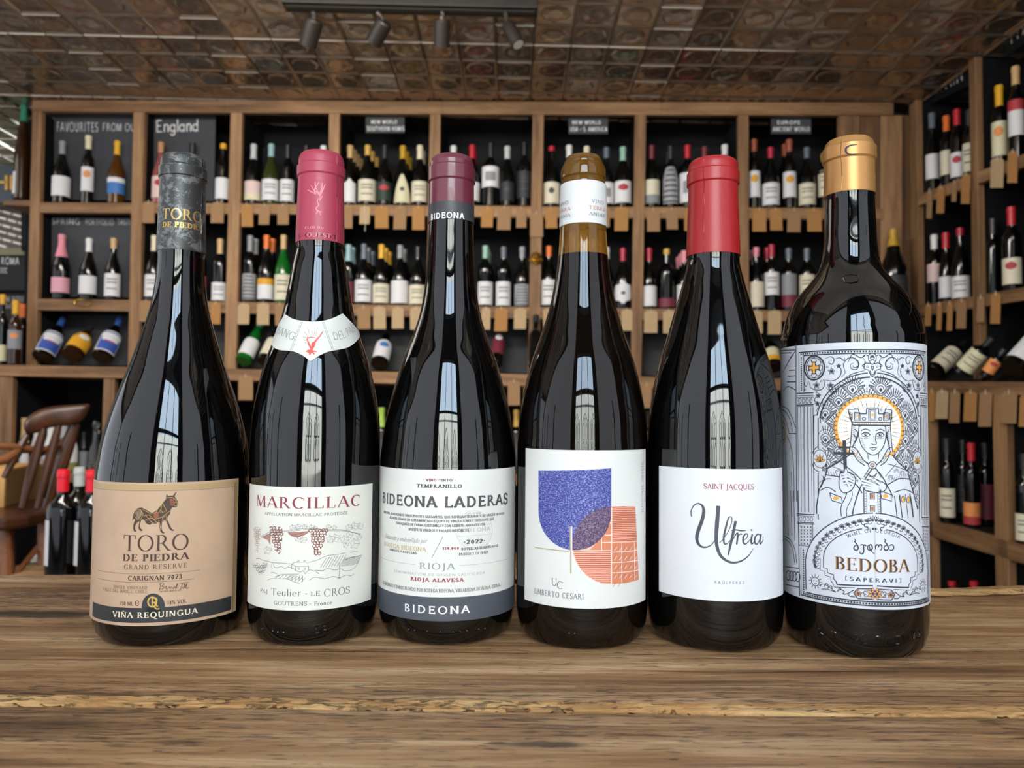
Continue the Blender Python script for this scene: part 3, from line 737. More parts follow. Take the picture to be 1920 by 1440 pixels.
        if ch == 'a': bowl(.24); st(.44); adv = .58
        elif ch == 'b': st(.12, 0, 1.0); bowl(.32); adv = .6
        elif ch == 'c': P.extend(pen(ell(.27, X / 2, .22, X / 2 - t / 2, 50, 310, 14), T, t)); adv = .5
        elif ch == 'd': bowl(.26); st(.46, 0, 1.0); adv = .6
        elif ch == 'e': P.extend(pen(ell(.27, X / 2, .22, X / 2 - t / 2, 5, 315, 16), T, t)); bar(.07, .48, X * .53); adv = .54
        elif ch == 'f': st(.16, 0, .78); P.extend(pen(ell(.3, .8, .14, .19, 180, 50, 8), T, t)); bar(.04, .34, X); adv = .36
        elif ch == 'g': bowl(.26); P.extend(pen([(.46, X), (.46, -.12), (.36, -.26), (.2, -.26), (.08, -.16)], T, t)); adv = .58
        elif ch == 'h': st(.12, 0, 1.0); P.extend(pen(ell(.3, X - .2, .17, .19, 170, 0, 8) + [(.47, 0)], T, t)); adv = .6
        elif ch == 'i': st(.13); rect(.13 - T * .55, .8, .13 + T * .55, .8 + T * 1.1); adv = .27
        elif ch == 'k': st(.12, 0, 1); dg(.14, .28, .42, X, t * 1.6); dg(.24, .36, .46, 0, T); adv = .54
        elif ch == 'l': st(.13, 0, 1.0); adv = .27
        elif ch == 'm': st(.12); P.extend(pen(ell(.27, X - .18, .14, .17, 170, 0, 8) + [(.41, 0)], T, t)); P.extend(pen(ell(.56, X - .18, .14, .17, 170, 0, 8) + [(.70, 0)], T, t)); adv = .84
        elif ch == 'n': st(.12); P.extend(pen(ell(.3, X - .2, .17, .19, 170, 0, 8) + [(.47, 0)], T, t)); adv = .6
        elif ch == 'o': bowl(.27); adv = .56
        elif ch == 'p': stem(.12, -.3, X, T * .95, True, False); bowl(.32); adv = .6
        elif ch == 'r': st(.13); P.extend(pen(ell(.3, X - .16, .16, .15, 170, 40, 6), T, t)); adv = .42
        elif ch == 's': P.extend(pen(ell(.22, X * .74, .13, X * .22, 30, 262, 8) + ell(.22, X * .26, .15, X * .22, 80, -150, 8), T, t, True)); adv = .42
        elif ch == 't': st(.16, .04, .84); bar(.04, .34, X); P.extend(pen(ell(.27, .1, .11, .1, 180, 300, 6), T, t)); adv = .38
        elif ch == 'u': stem(.12, .2, X, T * .95, False, False); P.extend(pen(ell(.28, .2, .16, .19, 180, 330, 8), T, t)); st(.46); adv = .6
        elif ch == 'v': dg(.06, X, .25, 0, T); dg(.25, 0, .44, X, t * 1.5); adv = .5
        elif ch == 'y': dg(.06, X, .27, 0, T); dg(.14, -.3, .46, X, t * 1.5); adv = .52
        elif ch == 'z': bar(.05, .42, X - t / 2); bar(.05, .42, t / 2); dg(.1, 0, .38, X, T); adv = .48
        else: rect(.05, 0, .35, .7)
    return P, adv
def text_polys(s, T, t, sr, ls):
    out = []; x = 0
    for ch in s:
        g, adv = glyph(ch, T, t, sr)
        out += [[(px + x, py) for px, py in poly] for poly in g]
        x += adv + ls
    return out, max(x - ls, 1e-6)

# ------------------------------------------------------------------ printing on a turned surface
class Art:
    """collects flat pieces (u around the bottle, v up it) and wraps them on the bottle"""
    def __init__(s, b, rad=None, Rref=None):
        s.b = b; s.rad = rad or (lambda z: b.R); s.Rref = Rref or (b.R if rad is None else None)
        s.pieces = []; s.mats = []; s.o = (0, 0, 1.0)
        if s.Rref is None: s.Rref = 0.02
    def crop(s, ox, oy, sc): s.o = (ox, oy, sc); return s
    def mi(s, m):
        if m not in s.mats: s.mats.append(m)
        return s.mats.index(m)
    def P(s, X, Y):
        """crop pixel -> (u, v)"""
        px, py = s.o[0] + X / s.o[2], s.o[1] + Y / s.o[2]
        d = ray(px, py); dh = Vector((d.x, d.y)); c = Vector((s.b.c.x, s.b.c.y))
        r = s.rad(zpx(s.b, py)); z = 0
        for _ in range(4):
            a = dh.dot(dh); bq = dh.dot(c); cc = c.dot(c) - r * r
            disc = max(0.0, bq * bq - a * cc); t = (bq - math.sqrt(disc)) / a
            z = CO.z + d.z * t; r = s.rad(z)
        p = dh * t - c
        phi = math.atan2(p.x, -p.y)
        return (phi * s.Rref, z)
    def flat(s, poly, m, layer=1): s.pieces.append((poly, s.mi(m), layer))
    def poly(s, pts, m, layer=1): s.flat([s.P(*p) for p in pts], m, layer)
    def px_w(s, w): return w / s.o[2] * s.b.D / F
    def line(s, pts, w, m, layer=2, smooth=False, closed=False):
        if smooth: pts = spline(pts, closed)
        uv = [s.P(*p) for p in pts]
        k = s.b.D / F / s.o[2]
        ww = [x * k for x in w] if isinstance(w, (list, tuple)) else w * k
        if isinstance(ww, list) and len(ww) != len(uv):
            n = len(uv); q = ww; ww = [q[min(len(q) - 2, int(i / (n - 1) * (len(q) - 1)))] * (1 - ((i / (n - 1) * (len(q) - 1)) - min(len(q) - 2, int(i / (n - 1) * (len(q) - 1))))) + q[min(len(q) - 1, min(len(q) - 2, int(i / (n - 1) * (len(q) - 1))) + 1)] * ((i / (n - 1) * (len(q) - 1)) - min(len(q) - 2, int(i / (n - 1) * (len(q) - 1)))) for i in range(n)]
        for q in ribbon(uv, ww): s.flat(q, m, layer)
    def disc(s, X, Y, rx, ry, m, layer=1, n=20):
        s.poly([(X + rx * math.cos(2 * PI * i / n), Y + ry * math.sin(2 * PI * i / n)) for i in range(n)], m, layer)
    def ring(s, X, Y, rx, ry, w, m, layer=2, n=28, a0=0, a1=360):
        s.line(ell(X, Y, rx, ry, a0, a1, n), w, m, layer)
    def hline(s, x0, x1, yc, w, m, layer=2, xc=None):
        xc = (x0 + x1) / 2 if xc is None else xc
        v = s.P(xc, yc)[1]; u0 = s.P(x0, yc)[0]; u1 = s.P(x1, yc)[0]; h = s.px_w(w) / 2
        s.flat([(u0, v - h), (u1, v - h), (u1, v + h), (u0, v + h)], m, layer)
    def rect(s, u0, u1, v0, v1, m, layer=1): s.flat([(u0, v0), (u1, v0), (u1, v1), (u0, v1)], m, layer)
    def text(s, st, x0, x1, yb, yt, m, T=0.12, t=0.05, sr=0.06, ls=0.06, layer=2, slant=0.0, u=None, xc=None):
        xc = (x0 + x1) / 2 if xc is None else xc
        v0 = s.P(xc, yb)[1]; h = s.P(xc, yt)[1] - v0
        if u: u0, u1 = u
        else: u0 = s.P(x0, yb)[0]; u1 = s.P(x1, yb)[0]
        if h < .0036: T, t = T * 1.2, t * 1.45
        polys, wd = text_polys(st, T, t, sr, ls); k = (u1 - u0) / wd
        for q in polys: s.flat([(u0 + x * k + slant * y * h, v0 + y * h) for x, y in q], m, layer)
    def text_along(s, st, pts, h, m, T=0.12, t=0.05, sr=0.06, ls=0.06, layer=2):
        """letters set on a pixel polyline, h pixels tall"""
        uv = [s.P(*p) for p in spline(pts, False)] if len(pts) > 2 else [s.P(*p) for p in pts]
        seg = [math.dist(a, b) for a, b in zip(uv, uv[1:])]; tot = sum(seg)
        polys_w = text_polys(st, T, t, sr, ls)[1]; k = tot / polys_w; hh = s.px_w(h); x = 0
        for ch in st:
            g, adv = glyph(ch, T, t, sr); mid = (x + adv / 2) * k; acc = 0
            for (a, b_), L in zip(zip(uv, uv[1:]), seg):
                if acc + L >= mid or (a, b_) == (uv[-2], uv[-1]): break
                acc += L
            f = (mid - acc) / L; ox = a[0] + (b_[0] - a[0]) * f; oy = a[1] + (b_[1] - a[1]) * f
            dx, dy = (b_[0] - a[0]) / L, (b_[1] - a[1]) / L
            for q in g:
                s.flat([(ox + dx * (qx - adv / 2) * k - dy * qy * hh, oy + dy * (qx - adv / 2) * k + dx * qy * hh) for qx, qy in q], m, layer)
            x += adv + ls
    def build(s, name, parent, du=0.0025, base=0.00018, step=0.00004, dv=None, label=None, back=False):
        bm = bmesh.new()
        lay = bm.faces.layers.int.new('layer')
        for poly, mi, L in s.pieces:
            vs_ = []
            for p in poly:
                if not vs_ or math.dist(p, vs_[-1]) > 1e-7: vs_.append(p)
            if len(vs_) > 2 and math.dist(vs_[0], vs_[-1]) < 1e-7: vs_.pop()
            if len(vs_) < 3: continue
            f = bm.faces.new([bm.verts.new((x, y, 0)) for x, y in vs_]); f.material_index = mi; f[lay] = L
        big = [f for f in bm.faces if len(f.verts) > 4]
        bmesh.ops.triangulate(bm, faces=big)
        us = [v.co.x for v in bm.verts]; vz = [v.co.y for v in bm.verts]
        def slice_(axis, lo, hi, d):
            k = math.ceil(lo / d)
            while k * d < hi:
                c = k * d
                fs = [f for f in bm.faces if min(v.co[axis] for v in f.verts) < c - 1e-6 and max(v.co[axis] for v in f.verts) > c + 1e-6]
                if fs:
                    ge = set(fs)
                    for f in fs: ge.update(f.edges); ge.update(f.verts)
                    bmesh.ops.bisect_plane(bm, geom=list(ge), dist=1e-7, plane_co=(c, 0, 0) if axis == 0 else (0, c, 0), plane_no=(1, 0, 0) if axis == 0 else (0, 1, 0))
                k += 1
        slice_(0, min(us), max(us), du)
        if dv: slice_(1, min(vz), max(vz), dv)
        done = set()
        for f in bm.faces:
            f.normal_update()
            if f.normal.z < 0: f.normal_flip()
        for f in bm.faces:
            off = base + step * f[lay]
            for v in f.verts:
                if v in done: continue
                done.add(v)
                u, z = v.co.x, v.co.y; r = s.rad(z) + off; a = u / s.Rref
                v.co = (s.b.c.x + r * math.sin(a), s.b.c.y - r * math.cos(a), z)
            f.smooth = True
        me = bpy.data.meshes.new(name); bm.to_mesh(me); bm.free()
        nrm = []
        for v in me.vertices:
            n = Vector((v.co.x - s.b.c.x, v.co.y - s.b.c.y, 0)).normalized(); n.z = -(s.rad(v.co.z + .0015) - s.rad(v.co.z - .0015)) / .003; nrm.append(n.normalized())
        me.normals_split_custom_set_from_vertices(nrm)
        for m in s.mats: me.materials.append(m)
        o = bpy.data.objects.new(name, me); COL.objects.link(o); o.parent = parent
        o.matrix_parent_inverse = parent_world(parent).inverted()
        if label: o['label'] = label
        return o
def spline(pts, closed=False, k=6):
    n = len(pts); out = []
    if n < 3: return list(pts)
    rng = n if closed else n - 1
    for i in range(rng):
        p0 = pts[(i - 1) % n] if closed or i > 0 else pts[0]; p1 = pts[i]; p2 = pts[(i + 1) % n]; p3 = pts[(i + 2) % n] if closed or i + 2 < n else pts[-1]
        for q in range(k):
            t = q / k
            out.append(tuple(0.5 * (2 * p1[j] + (p2[j] - p0[j]) * t + (2 * p0[j] - 5 * p1[j] + 4 * p2[j] - p3[j]) * t * t + (3 * p1[j] - p0[j] - 3 * p2[j] + p3[j]) * t**3) for j in (0, 1)))
    out.append(pts[0] if closed else pts[-1]); return out
def ink(name, col, rough=0.6, metal=0.0): return mat('ink_' + name, col, rough, metal, var=0.0)
# ------------------------------------------------------------------ bodies, capsules, printed labels of the six bottles
def new_bottle(i, label):
    b = BOTS[i]
    b.full = bottle_body(b, None); b.ztop = b.full[-1][1]
    b.rad = lambda z: radius_at(b.full, z)
    b.root = empty('wine_bottle', b.c, label, 'wine bottle', 'wine bottles on the table')
    return b
def lathe_part(b, prof, name, m, seg=96, label=None):
    mb = MB(); mb.lathe(prof, seg, b.c); return mb.build(name, m, b.root, label=label)
def body(b, ytop=None, m=None):
    p = b.full if ytop is None else cut(b.full, 0.0, zpx(b, ytop))
    if ytop is None:
        r, z = p[-1]; p = p + [(r * .96, z + .001), (r * .88, z + .0016)]
    return lathe_part(b, p, 'glass_body', m or GLASS)
def capsule(b, ybot, m, label, ytop=None, seam=None, off=0.0004):
    z0 = zpx(b, ybot)
    p = [(r + off, z) for r, z in cut(b.full, z0, b.ztop)]
    r, z = p[-1]
    if ytop is None: p += [(r * .97, z + .0012), (r * .90, z + .0022), (r * .80, z + .0026)]
    o = lathe_part(b, p, 'capsule', m, label=label)
    if seam is not None:                                 # the overlap line of the foil
        mb = MB(); pts = []
        for q, (r, z) in enumerate(p[:-3]):
            a = seam + 0.02 * math.sin(z * 400)
            pts.append((b.c.x + (r + .0001) * math.sin(a), b.c.y - (r + .0001) * math.cos(a), z))
        mb.tube(pts, 0.00028, 5); mb.build('foil_seam', m, o)
    return o
def emboss(b, art, strokes, dots, name='embossing'):
    mb = MB()
    def on(X, Y, d=0.0):
        u, z = art.P(X, Y); r = b.rad(z) + d; a = u / art.Rref
        return (b.c.x + r * math.sin(a), b.c.y - r * math.cos(a), z)
    for st in strokes: mb.tube([on(*p) for p in st], 0.00042, 6)
    for (X, Y) in dots:
        c = on(X, Y)
        mb.lathe([(0.0002, -.0009), (.0007, -.0006), (.00095, 0), (.0007, .0006), (.0002, .0009)], 10, c)
    return mb.build(name, GLASS, b.root)
SEG = {'5': [[(1, 0), (0, 0), (0, .45), (.7, .45), (1, .6), (1, .85), (.7, 1), (0, 1)]], '3': [[(0, 0), (.8, 0), (1, .2), (.8, .45), (.4, .48), (.8, .52), (1, .75), (.8, 1), (0, 1)]],
       '2': [[(0, .15), (.3, 0), (.8, 0), (1, .25), (.8, .5), (0, 1), (1, 1)]], '4': [[(.75, 1), (.75, 0), (0, .7), (1, .7)]], '0': [[(.1, .1), (.5, 0), (.9, .1), (1, .5), (.9, .9), (.5, 1), (.1, .9), (0, .5), (.1, .1)]],
       '7': [[(0, 0), (1, 0), (.4, 1)]], 'l': [[(0, 1), (0, 0), (.8, 0)]], 'B': [[(0, 0), (.7, 0), (1, .25), (.7, .48), (0, .48), (.7, .52), (1, .75), (.7, 1), (0, 1), (0, 0)]]}
def digits(st, x, y, w, h, gap):
    out = []
    for ch in st:
        if ch != ' ': out += [[(x + a * w, y + c * h) for a, c in l] for l in SEG[ch]]
        x += w + gap if ch != ' ' else gap * 2
    return out
def paper(art, b, u0, u1, yc0, yc1, m, layer=0, X=None):
    """plain label sheet between two heights given at crop column X"""
    v1 = art.P(X, yc0)[1]; v0 = art.P(X, yc1)[1]
    art.rect(u0, u1, v0, v1, m, layer); return v0, v1

# ---- 1: wide burgundy bottle with the bull label
b = new_bottle(0, 'wide-based dark bottle with a tan bull label and marbled charcoal capsule')
body(b, 470)
def marbled():
    m = bpy.data.materials.new('marbled_foil'); m.use_nodes = True; nt = m.node_tree; N = nt.nodes; L = nt.links; p = N['Principled BSDF']
    tc = N.new('ShaderNodeTexCoord'); n = N.new('ShaderNodeTexNoise'); n.inputs['Scale'].default_value = 130; n.inputs['Detail'].default_value = 8; n.inputs['Roughness'].default_value = 0.78; n.inputs['Distortion'].default_value = 0.4
    r = N.new('ShaderNodeValToRGB'); r.color_ramp.elements[0].position = .50; r.color_ramp.elements[0].color = srgb('#3d3d3d'); r.color_ramp.elements[1].position = .56; r.color_ramp.elements[1].color = srgb('#747472')
    L.new(tc.outputs['Object'], n.inputs['Vector']); L.new(n.outputs['Fac'], r.inputs['Fac']); L.new(r.outputs['Color'], p.inputs['Base Color'])
    p.inputs['Roughness'].default_value = .38; p.inputs['Metallic'].default_value = .35; return m
cap = capsule(b, 475, marbled(), 'marbled charcoal foil capsule with gold lettering', seam=1.30)
GOLD = ink('gold', '#cfa95e', .3, .7)
a = Art(b, b.rad).crop(0, 170, 4); a.Rref = 0.0145
a.text('TORO', 1222, 1505, 968, 888, GOLD, .15, .05, .07, .04, 2); a.text('DE PIEDRA', 1224, 1508, 1028, 988, GOLD, .19, .07, .07, .05, 2)
a.build('capsule_lettering', cap, du=.0015, base=.0005)
TAN = mat('label_tan', '#b99a80', .6, var=.2, scale=45)
a = Art(b).crop(150, 880, 4.235)
BR = ink('brown', '#43291f'); BR2 = ink('soft_brown', '#7d5f47'); GB = ink('gold_brown', '#a98d62'); BLK = ink('charcoal', '#2d2c2d'); CRM = ink('cream', '#eadfc6'); GLD = ink('yellow_gold', '#c4a156', .4, .2)
uL = a.P(100, 600)[0] - .004; uR = a.P(1246, 600)[0]
v0, v1 = paper(a, b, uL, uR, 106, 1240, TAN, 0, 600)
a.rect(uR - .0005, uR, v0, v1, GB); a.rect(uR - .0036, uR - .0010, v0, v1 - .0016, GB); a.rect(uR - .0036, uR - .0030, v0, v1 - .0025, BR2, 2)
for q in range(90):
    v = v0 + .002 + (v1 - v0 - .006) * q / 90; a.rect(uR - .0028, uR - .0012, v, v + .00025, BR2, 2)
a.rect(uL, uR - .0036, v1 - .0040, v1 - .0012, ink('pale_gold', '#b0946a')); a.rect(uL, uR - .0036, v1 - .0046, v1 - .0043, BR2)
vb1 = a.P(600, 1097)[1]; vb0 = a.P(600, 1216)[1]; a.rect(a.P(104, 1100)[0], uR - .0042, vb0, vb1, BLK, 1)
a.disc(583, 1085, 92, 100, BLK, 1, 32)
a.text('TORO', 343, 865, 648, 522, BR, .12, .045, .065, .05); a.text('DE PIEDRA', 343, 863, 728, 672, BR, .21, .07, .07, .06)
a.text('GRAND RESERVE', 350, 850, 795, 756, ink('mid_brown', '#5d4536'), .13, .05, .06, .16)
a.text('CARIGNAN 2023', 382, 808, 881, 844, BR, .19, .07, .06, .1)
a.hline(146, 950, 829, 3, BR2); a.hline(146, 905, 896, 3, BR2)
a.text('SINGLE VINEYARD', 268, 536, 950, 926, BR2, .17, .07, .06, .09); a.text('VALLE DEL MAULE, CHILE', 186, 536, 981, 955, BR2, .17, .07, .06, .09)
a.text('750 ML', 318, 424, 1080, 1050, BR, .16, .06, .06, .06); a.ring(456, 1062, 17, 18, 6, BR, 2, 18, 30, 330); a.line([(440, 1062), (472, 1060)], 5, BR)
a.text('14% VOL', 694, 846, 1066, 1036, BR, .16, .06, .06, .06)
a.text('VIÑA REQUINGUA', 262, 932, 1176, 1132, CRM, .14, .055, .06, .14)
a.text('WINEMAKER', 635, 805, 972, 958, BR2, .2, .12, 0, .2)
for st in ([(640, 905), (634, 950), (628, 965)], [(628, 915), (655, 900), (668, 912), (650, 928), (668, 935), (655, 950), (636, 948)], [(672, 940), (690, 928), (682, 950), (700, 945), (712, 930), (716, 948), (728, 930), (738, 946), (752, 930), (758, 946), (772, 905), (768, 945)], [(790, 905), (865, 896)], [(815, 903), (800, 945), (785, 962)], [(812, 935), (818, 944), (832, 908), (830, 944), (846, 910), (842, 944), (866, 938)]):
    a.line(st, 3.2, BR, 2, True)
a.ring(575, 1052, 34, 38, 9, GLD, 3, 26); a.line([(590, 1090), (610, 1108), (632, 1104)], 8, GLD, 3, True)
a.line([(575, 1020), (575, 1084)], 9, GLD, 4); a.line([(572, 1022), (600, 1020), (612, 1038), (598, 1054), (574, 1056)], 8, GLD, 4, True); a.line([(590, 1056), (618, 1090)], 9, GLD, 4)
bull = [(690, 196), (703, 214), (715, 209), (738, 208), (752, 190), (769, 177), (753, 212), (762, 232), (777, 258), (776, 285), (760, 300), (736, 301), (720, 322), (716, 352), (700, 372), (693, 395), (706, 425), (722, 458), (734, 474), (750, 481), (738, 489), (717, 480), (700, 452), (686, 412), (668, 408), (656, 420), (649, 460), (655, 488), (673, 504), (654, 507), (638, 488), (631, 450), (625, 418), (603, 432), (572, 428), (560, 440), (532, 432), (510, 402), (490, 402), (478, 440), (481, 466), (500, 482), (484, 489), (468, 470), (470, 440), (474, 412), (456, 424), (442, 445), (440, 470), (448, 493), (430, 490), (424, 458), (430, 425), (440, 402), (428, 392), (418, 410), (424, 368), (438, 330), (460, 310), (490, 304), (530, 322), (572, 344), (605, 326), (640, 290), (664, 258), (682, 236), (684, 214)]
a.poly(spline(bull, True, 3), ink('bull_brown', '#412a20'), 2)
a.poly([(712, 235), (745, 230), (752, 258), (735, 290), (718, 285)], ink('bull_rust', '#7a4030'), 3); a.poly([(585, 350), (610, 335), (628, 365), (618, 392), (590, 390)], ink('bull_red', '#8b4a2e'), 3); a.poly([(450, 330), (490, 318), (500, 360), (470, 395), (446, 390)], ink('bull_grey', '#7a6350'), 3)
for st in ([(755, 262), (770, 262), (774, 280), (762, 292), (748, 288), (746, 272), (755, 262)], [(690, 225), (735, 222), (758, 240), (768, 262)], [(652, 258), (690, 330), (640, 345), (652, 258)], [(500, 318), (560, 350), (600, 345), (650, 265)], [(505, 370), (550, 360), (615, 425), (575, 425), (520, 360)], [(450, 318), (436, 372), (456, 402), (484, 402), (505, 350), (480, 318), (450, 318)], [(455, 345), (472, 392), (492, 332)], [(600, 395), (650, 380), (690, 350), (714, 330)], [(655, 385), (690, 365), (685, 400), (660, 405), (655, 385)], [(626, 400), (636, 440), (642, 480)], [(655, 405), (652, 440)], [(520, 400), (560, 385), (600, 400)], [(620, 350), (640, 320), (660, 345)]):
    a.line(st, 2.3, GLD, 4)
a.build('front_label', b.root, label='tan paper label with a bull and black foot band')

# ---- 2: burgundy bottle with raspberry capsule and grape-vine label
b = new_bottle(1, 'dark wine bottle with raspberry capsule, pointed white collar and grape-vine label')
body(b, 452)
cap = capsule(b, 459, mat('raspberry_foil', '#a83a50', .42, var=.04), 'raspberry foil capsule', seam=.98)
a = Art(b, b.rad).crop(400, 170, 4); a.Rref = .0145
PK = ink('pale_raspberry', '#e0899a'); DK = ink('dark_raspberry', '#4a2230')
for st in ([(790, 690), (760, 745), (768, 775)], [(735, 710), (755, 745), (790, 775), (800, 800)], [(840, 700), (815, 760), (800, 790)], [(712, 745), (740, 762), (775, 780)], [(765, 685), (770, 730), (790, 770)], [(815, 690), (812, 740), (795, 780)], [(800, 800), (780, 830), (790, 860), (772, 885), (790, 905), (806, 935)], [(772, 885), (780, 912), (768, 930)], [(790, 905), (800, 910), (815, 912)], [(820, 790), (808, 806), (795, 830)]):
    a.line(st, [4, 9, 5], PK, 2, True)
a.text('CLOS DU', 690, 826, 1036, 1018, PK, .18, .1, 0, .06); a.text('S-OUEST', 640, 925, 1098, 1068, DK, .14, .05, .05, .12, 2); a.text('OUEST', 705, 880, 1098, 1068, PK, .14, .06, .05, .12, 3)
a.build('capsule_lettering', cap, du=.0015, base=.0005)
WHT = mat('label_warm_white', '#dad8d0', .6, var=.02); RED = ink('wine_red', '#832f3a'); GRY = ink('grey', '#5f5d5b'); GRY2 = ink('light_grey', '#827f7c'); GRP = ink('grape', '#7c4944'); DGR = ink('dark_grey', '#54514f')
a = Art(b).crop(440, 880, 4.2367)
uL = a.P(112, 600)[0]; uR = a.P(1086, 600)[0]
paper(a, b, uL, uR, 141, 1121, WHT, 0, 560)
a.text('MARCILLAC', 176, 998, 311, 222, RED, .145, .045, .06, .09); a.text('APPELLATION MARCILLAC PROTÉGÉE', 242, 896, 372, 349, GRY, .12, .07, .04, .08)
rnd = random.Random(3)
def cluster(cx, cy, hw, hh, r, m, w=5.5, lean=0):
    for j in range(int(hh * 2 / (r * 1.55))):
        y = cy - hh + j * r * 1.55; f = 1 - (j * r * 1.55) / (2 * hh); half = hw * (0.25 + .85 * f)
        k = max(1, int(half * 2 / (r * 1.9)))
        for q in range(k):
            x = cx + lean * (1 - f) + (q - (k - 1) / 2) * r * 1.9 + rnd.uniform(-3, 3)
            s0 = rnd.uniform(0, 360); a.ring(x, y + rnd.uniform(-3, 3), r, r, w, m, 2, 10, s0, s0 + 270)
cluster(330, 580, 55, 110, 13, GRP, 6.5, 20); cluster(665, 590, 68, 105, 13, GRP, 6.5, -10); cluster(182, 570, 32, 100, 9, ink('faded_grape', '#a58a84'), 3, 0); cluster(205, 800, 55, 45, 9, GRY, 3, 10)
for st in ([(212, 532), (300, 492), (420, 486), (560, 470), (700, 482), (850, 480), (1000, 520)], [(215, 540), (310, 500), (430, 494), (570, 478), (700, 488), (850, 488), (1000, 512)], [(425, 500), (470, 520), (530, 505), (590, 490)], [(425, 510), (480, 535), (540, 520), (600, 492)]):
    a.line(st, 3.4, GRP if st[0][0] > 420 else GRY2, 2, True)
a.poly([(215, 540), (290, 505), (285, 600), (262, 560)], ink('grape_wash', '#a77b70'), 1); a.poly([(422, 498), (600, 490), (560, 520), (500, 545), (450, 530)], ink('grape_wash', '#a77b70'), 1)
def leaf(cx, cy, r, m=GRY2, w=2.6):
    n = 11; pts = []
    for k in range(n): 
        t = 2 * PI * k / n; q = r * (1 if k % 2 == 0 else .62) * rnd.uniform(.85, 1.1); pts.append((cx + q * math.cos(t), cy + q * math.sin(t)))
    a.line(pts + [pts[0]], w, m, 2)
    for k in (0, 4, 8): a.line([(cx, cy), pts[k]], w * .8, m, 2)
for (x, y, r) in ((460, 460, 26), (505, 455, 24), (555, 455, 22), (610, 460, 24), (640, 465, 18), (745, 458, 24), (790, 462, 20), (905, 460, 30), (950, 450, 34), (995, 450, 30), (760, 555, 36), (800, 545, 40), (870, 560, 38), (910, 520, 32), (950, 590, 44), (985, 540, 26), (545, 560, 30), (500, 550, 28), (262, 640, 36), (300, 470, 22), (880, 600, 26)): leaf(x, y, r)
hills = ([(172, 712), (195, 707), (216, 716)], [(215, 718), (300, 738), (380, 745), (450, 752)], [(588, 738), (650, 722), (700, 700), (740, 684), (810, 676), (880, 662)], [(915, 660), (945, 656), (975, 650)], [(300, 740), (296, 775), (305, 790)], [(310, 745), (318, 775), (345, 780), (370, 770), (400, 785), (430, 775), (470, 790), (480, 800)], [(265, 880), (300, 868), (420, 872), (470, 892), (520, 905)], [(320, 858), (360, 838), (440, 832), (510, 832)], [(560, 830), (590, 800), (640, 808), (670, 830)], [(640, 800), (700, 802), (740, 785), (790, 800), (840, 790), (870, 805), (920, 800), (960, 770), (975, 740), (1005, 685)], [(595, 880), (630, 858), (680, 862), (720, 868), (780, 850), (830, 862), (880, 840), (920, 845), (945, 826)], [(828, 745), (832, 800), (826, 858)], [(835, 858), (820, 864), (840, 862)], [(290, 822), (315, 820), (340, 830)], [(480, 800), (520, 815), (545, 805), (560, 830)], [(870, 720), (930, 700), (1008, 682)])
for st in hills: a.line(st, 3.0, GRY, 2, True)
for st in ([(455, 752), (480, 736), (575, 735), (587, 768), (485, 770), (455, 752)], [(485, 770), (487, 806)], [(587, 768), (585, 802)], [(500, 735), (502, 725), (512, 725), (513, 736)], [(548, 735), (550, 725), (560, 725), (561, 736)], [(502, 782), (515, 782), (515, 795), (502, 795)], [(550, 782), (563, 782), (563, 795), (550, 795)], [(455, 752), (452, 790)]): a.line(st, 3.4, GRY, 2)
for q in range(8): a.line([(680 + q * 22, 780 - q * 2), (730 + q * 22, 700 - q * 3)], 2.8, GRY, 2); a.line([(330 + q * 30, 858 + q * 5), (372 + q * 24, 835 + q * 1)], 2.8, GRY, 2); 
for q in range(9): a.line([(842 + q * 3, 770 - q * 8), (980 + q * 2, 748 - q * 8)], 2.4, GRY, 2)
for q in range(6): a.line([(400 + q * 26, 870 + q * 5), (460 + q * 20, 842 + q * 4)], 2.8, GRY, 2)
a.text('P&J', 207, 265, 982, 950, DGR, .1, .05, .05, .03); a.text('Teulier', 290, 526, 1006, 950, DGR, .1, .05, .05, .07); a.text('-', 555, 580, 1003, 965, DGR, .1, .06, 0)
a.text('LE', 602, 680, 1003, 968, DGR, .1, .05, .05, .06); a.text('CROS', 706, 914, 1000, 942, DGR, .1, .05, .05, .05)
a.text('GOUTRENS', 312, 575, 1082, 1050, GRY, .12, .06, .05, .1); a.text('-', 590, 610, 1080, 1050, GRY, .1, .06, 0); a.text('France', 630, 772, 1078, 1046, GRY, .12, .06, .05, .12)
a.build('front_label', b.root, label='white paper label with red lettering and a vine drawing')
emboss(b, a, digits('53', 645, 1248, 28, 58, 30), [(290, 1288), (332, 1297), (380, 1299), (212, 1270)])
a = Art(b, b.rad).crop(400, 430, 4); a.Rref = .030
CW = mat('collar_paper', '#d6d5ce', .55, var=.02)
top = spline([(540, 635), (600, 672), (680, 688), (760, 691), (830, 685), (900, 664), (968, 630)]); rt = [(1040, 705), (1104, 782)]
bot = spline([(1104, 782), (1085, 820), (1050, 858), (1000, 888), (920, 906), (860, 918), (790, 950), (730, 992)]) + spline([(730, 992), (680, 952), (620, 922), (580, 912), (500, 905), (452, 882), (436, 850)])[1:]
outl = top + rt + bot + [(450, 800), (490, 715)]
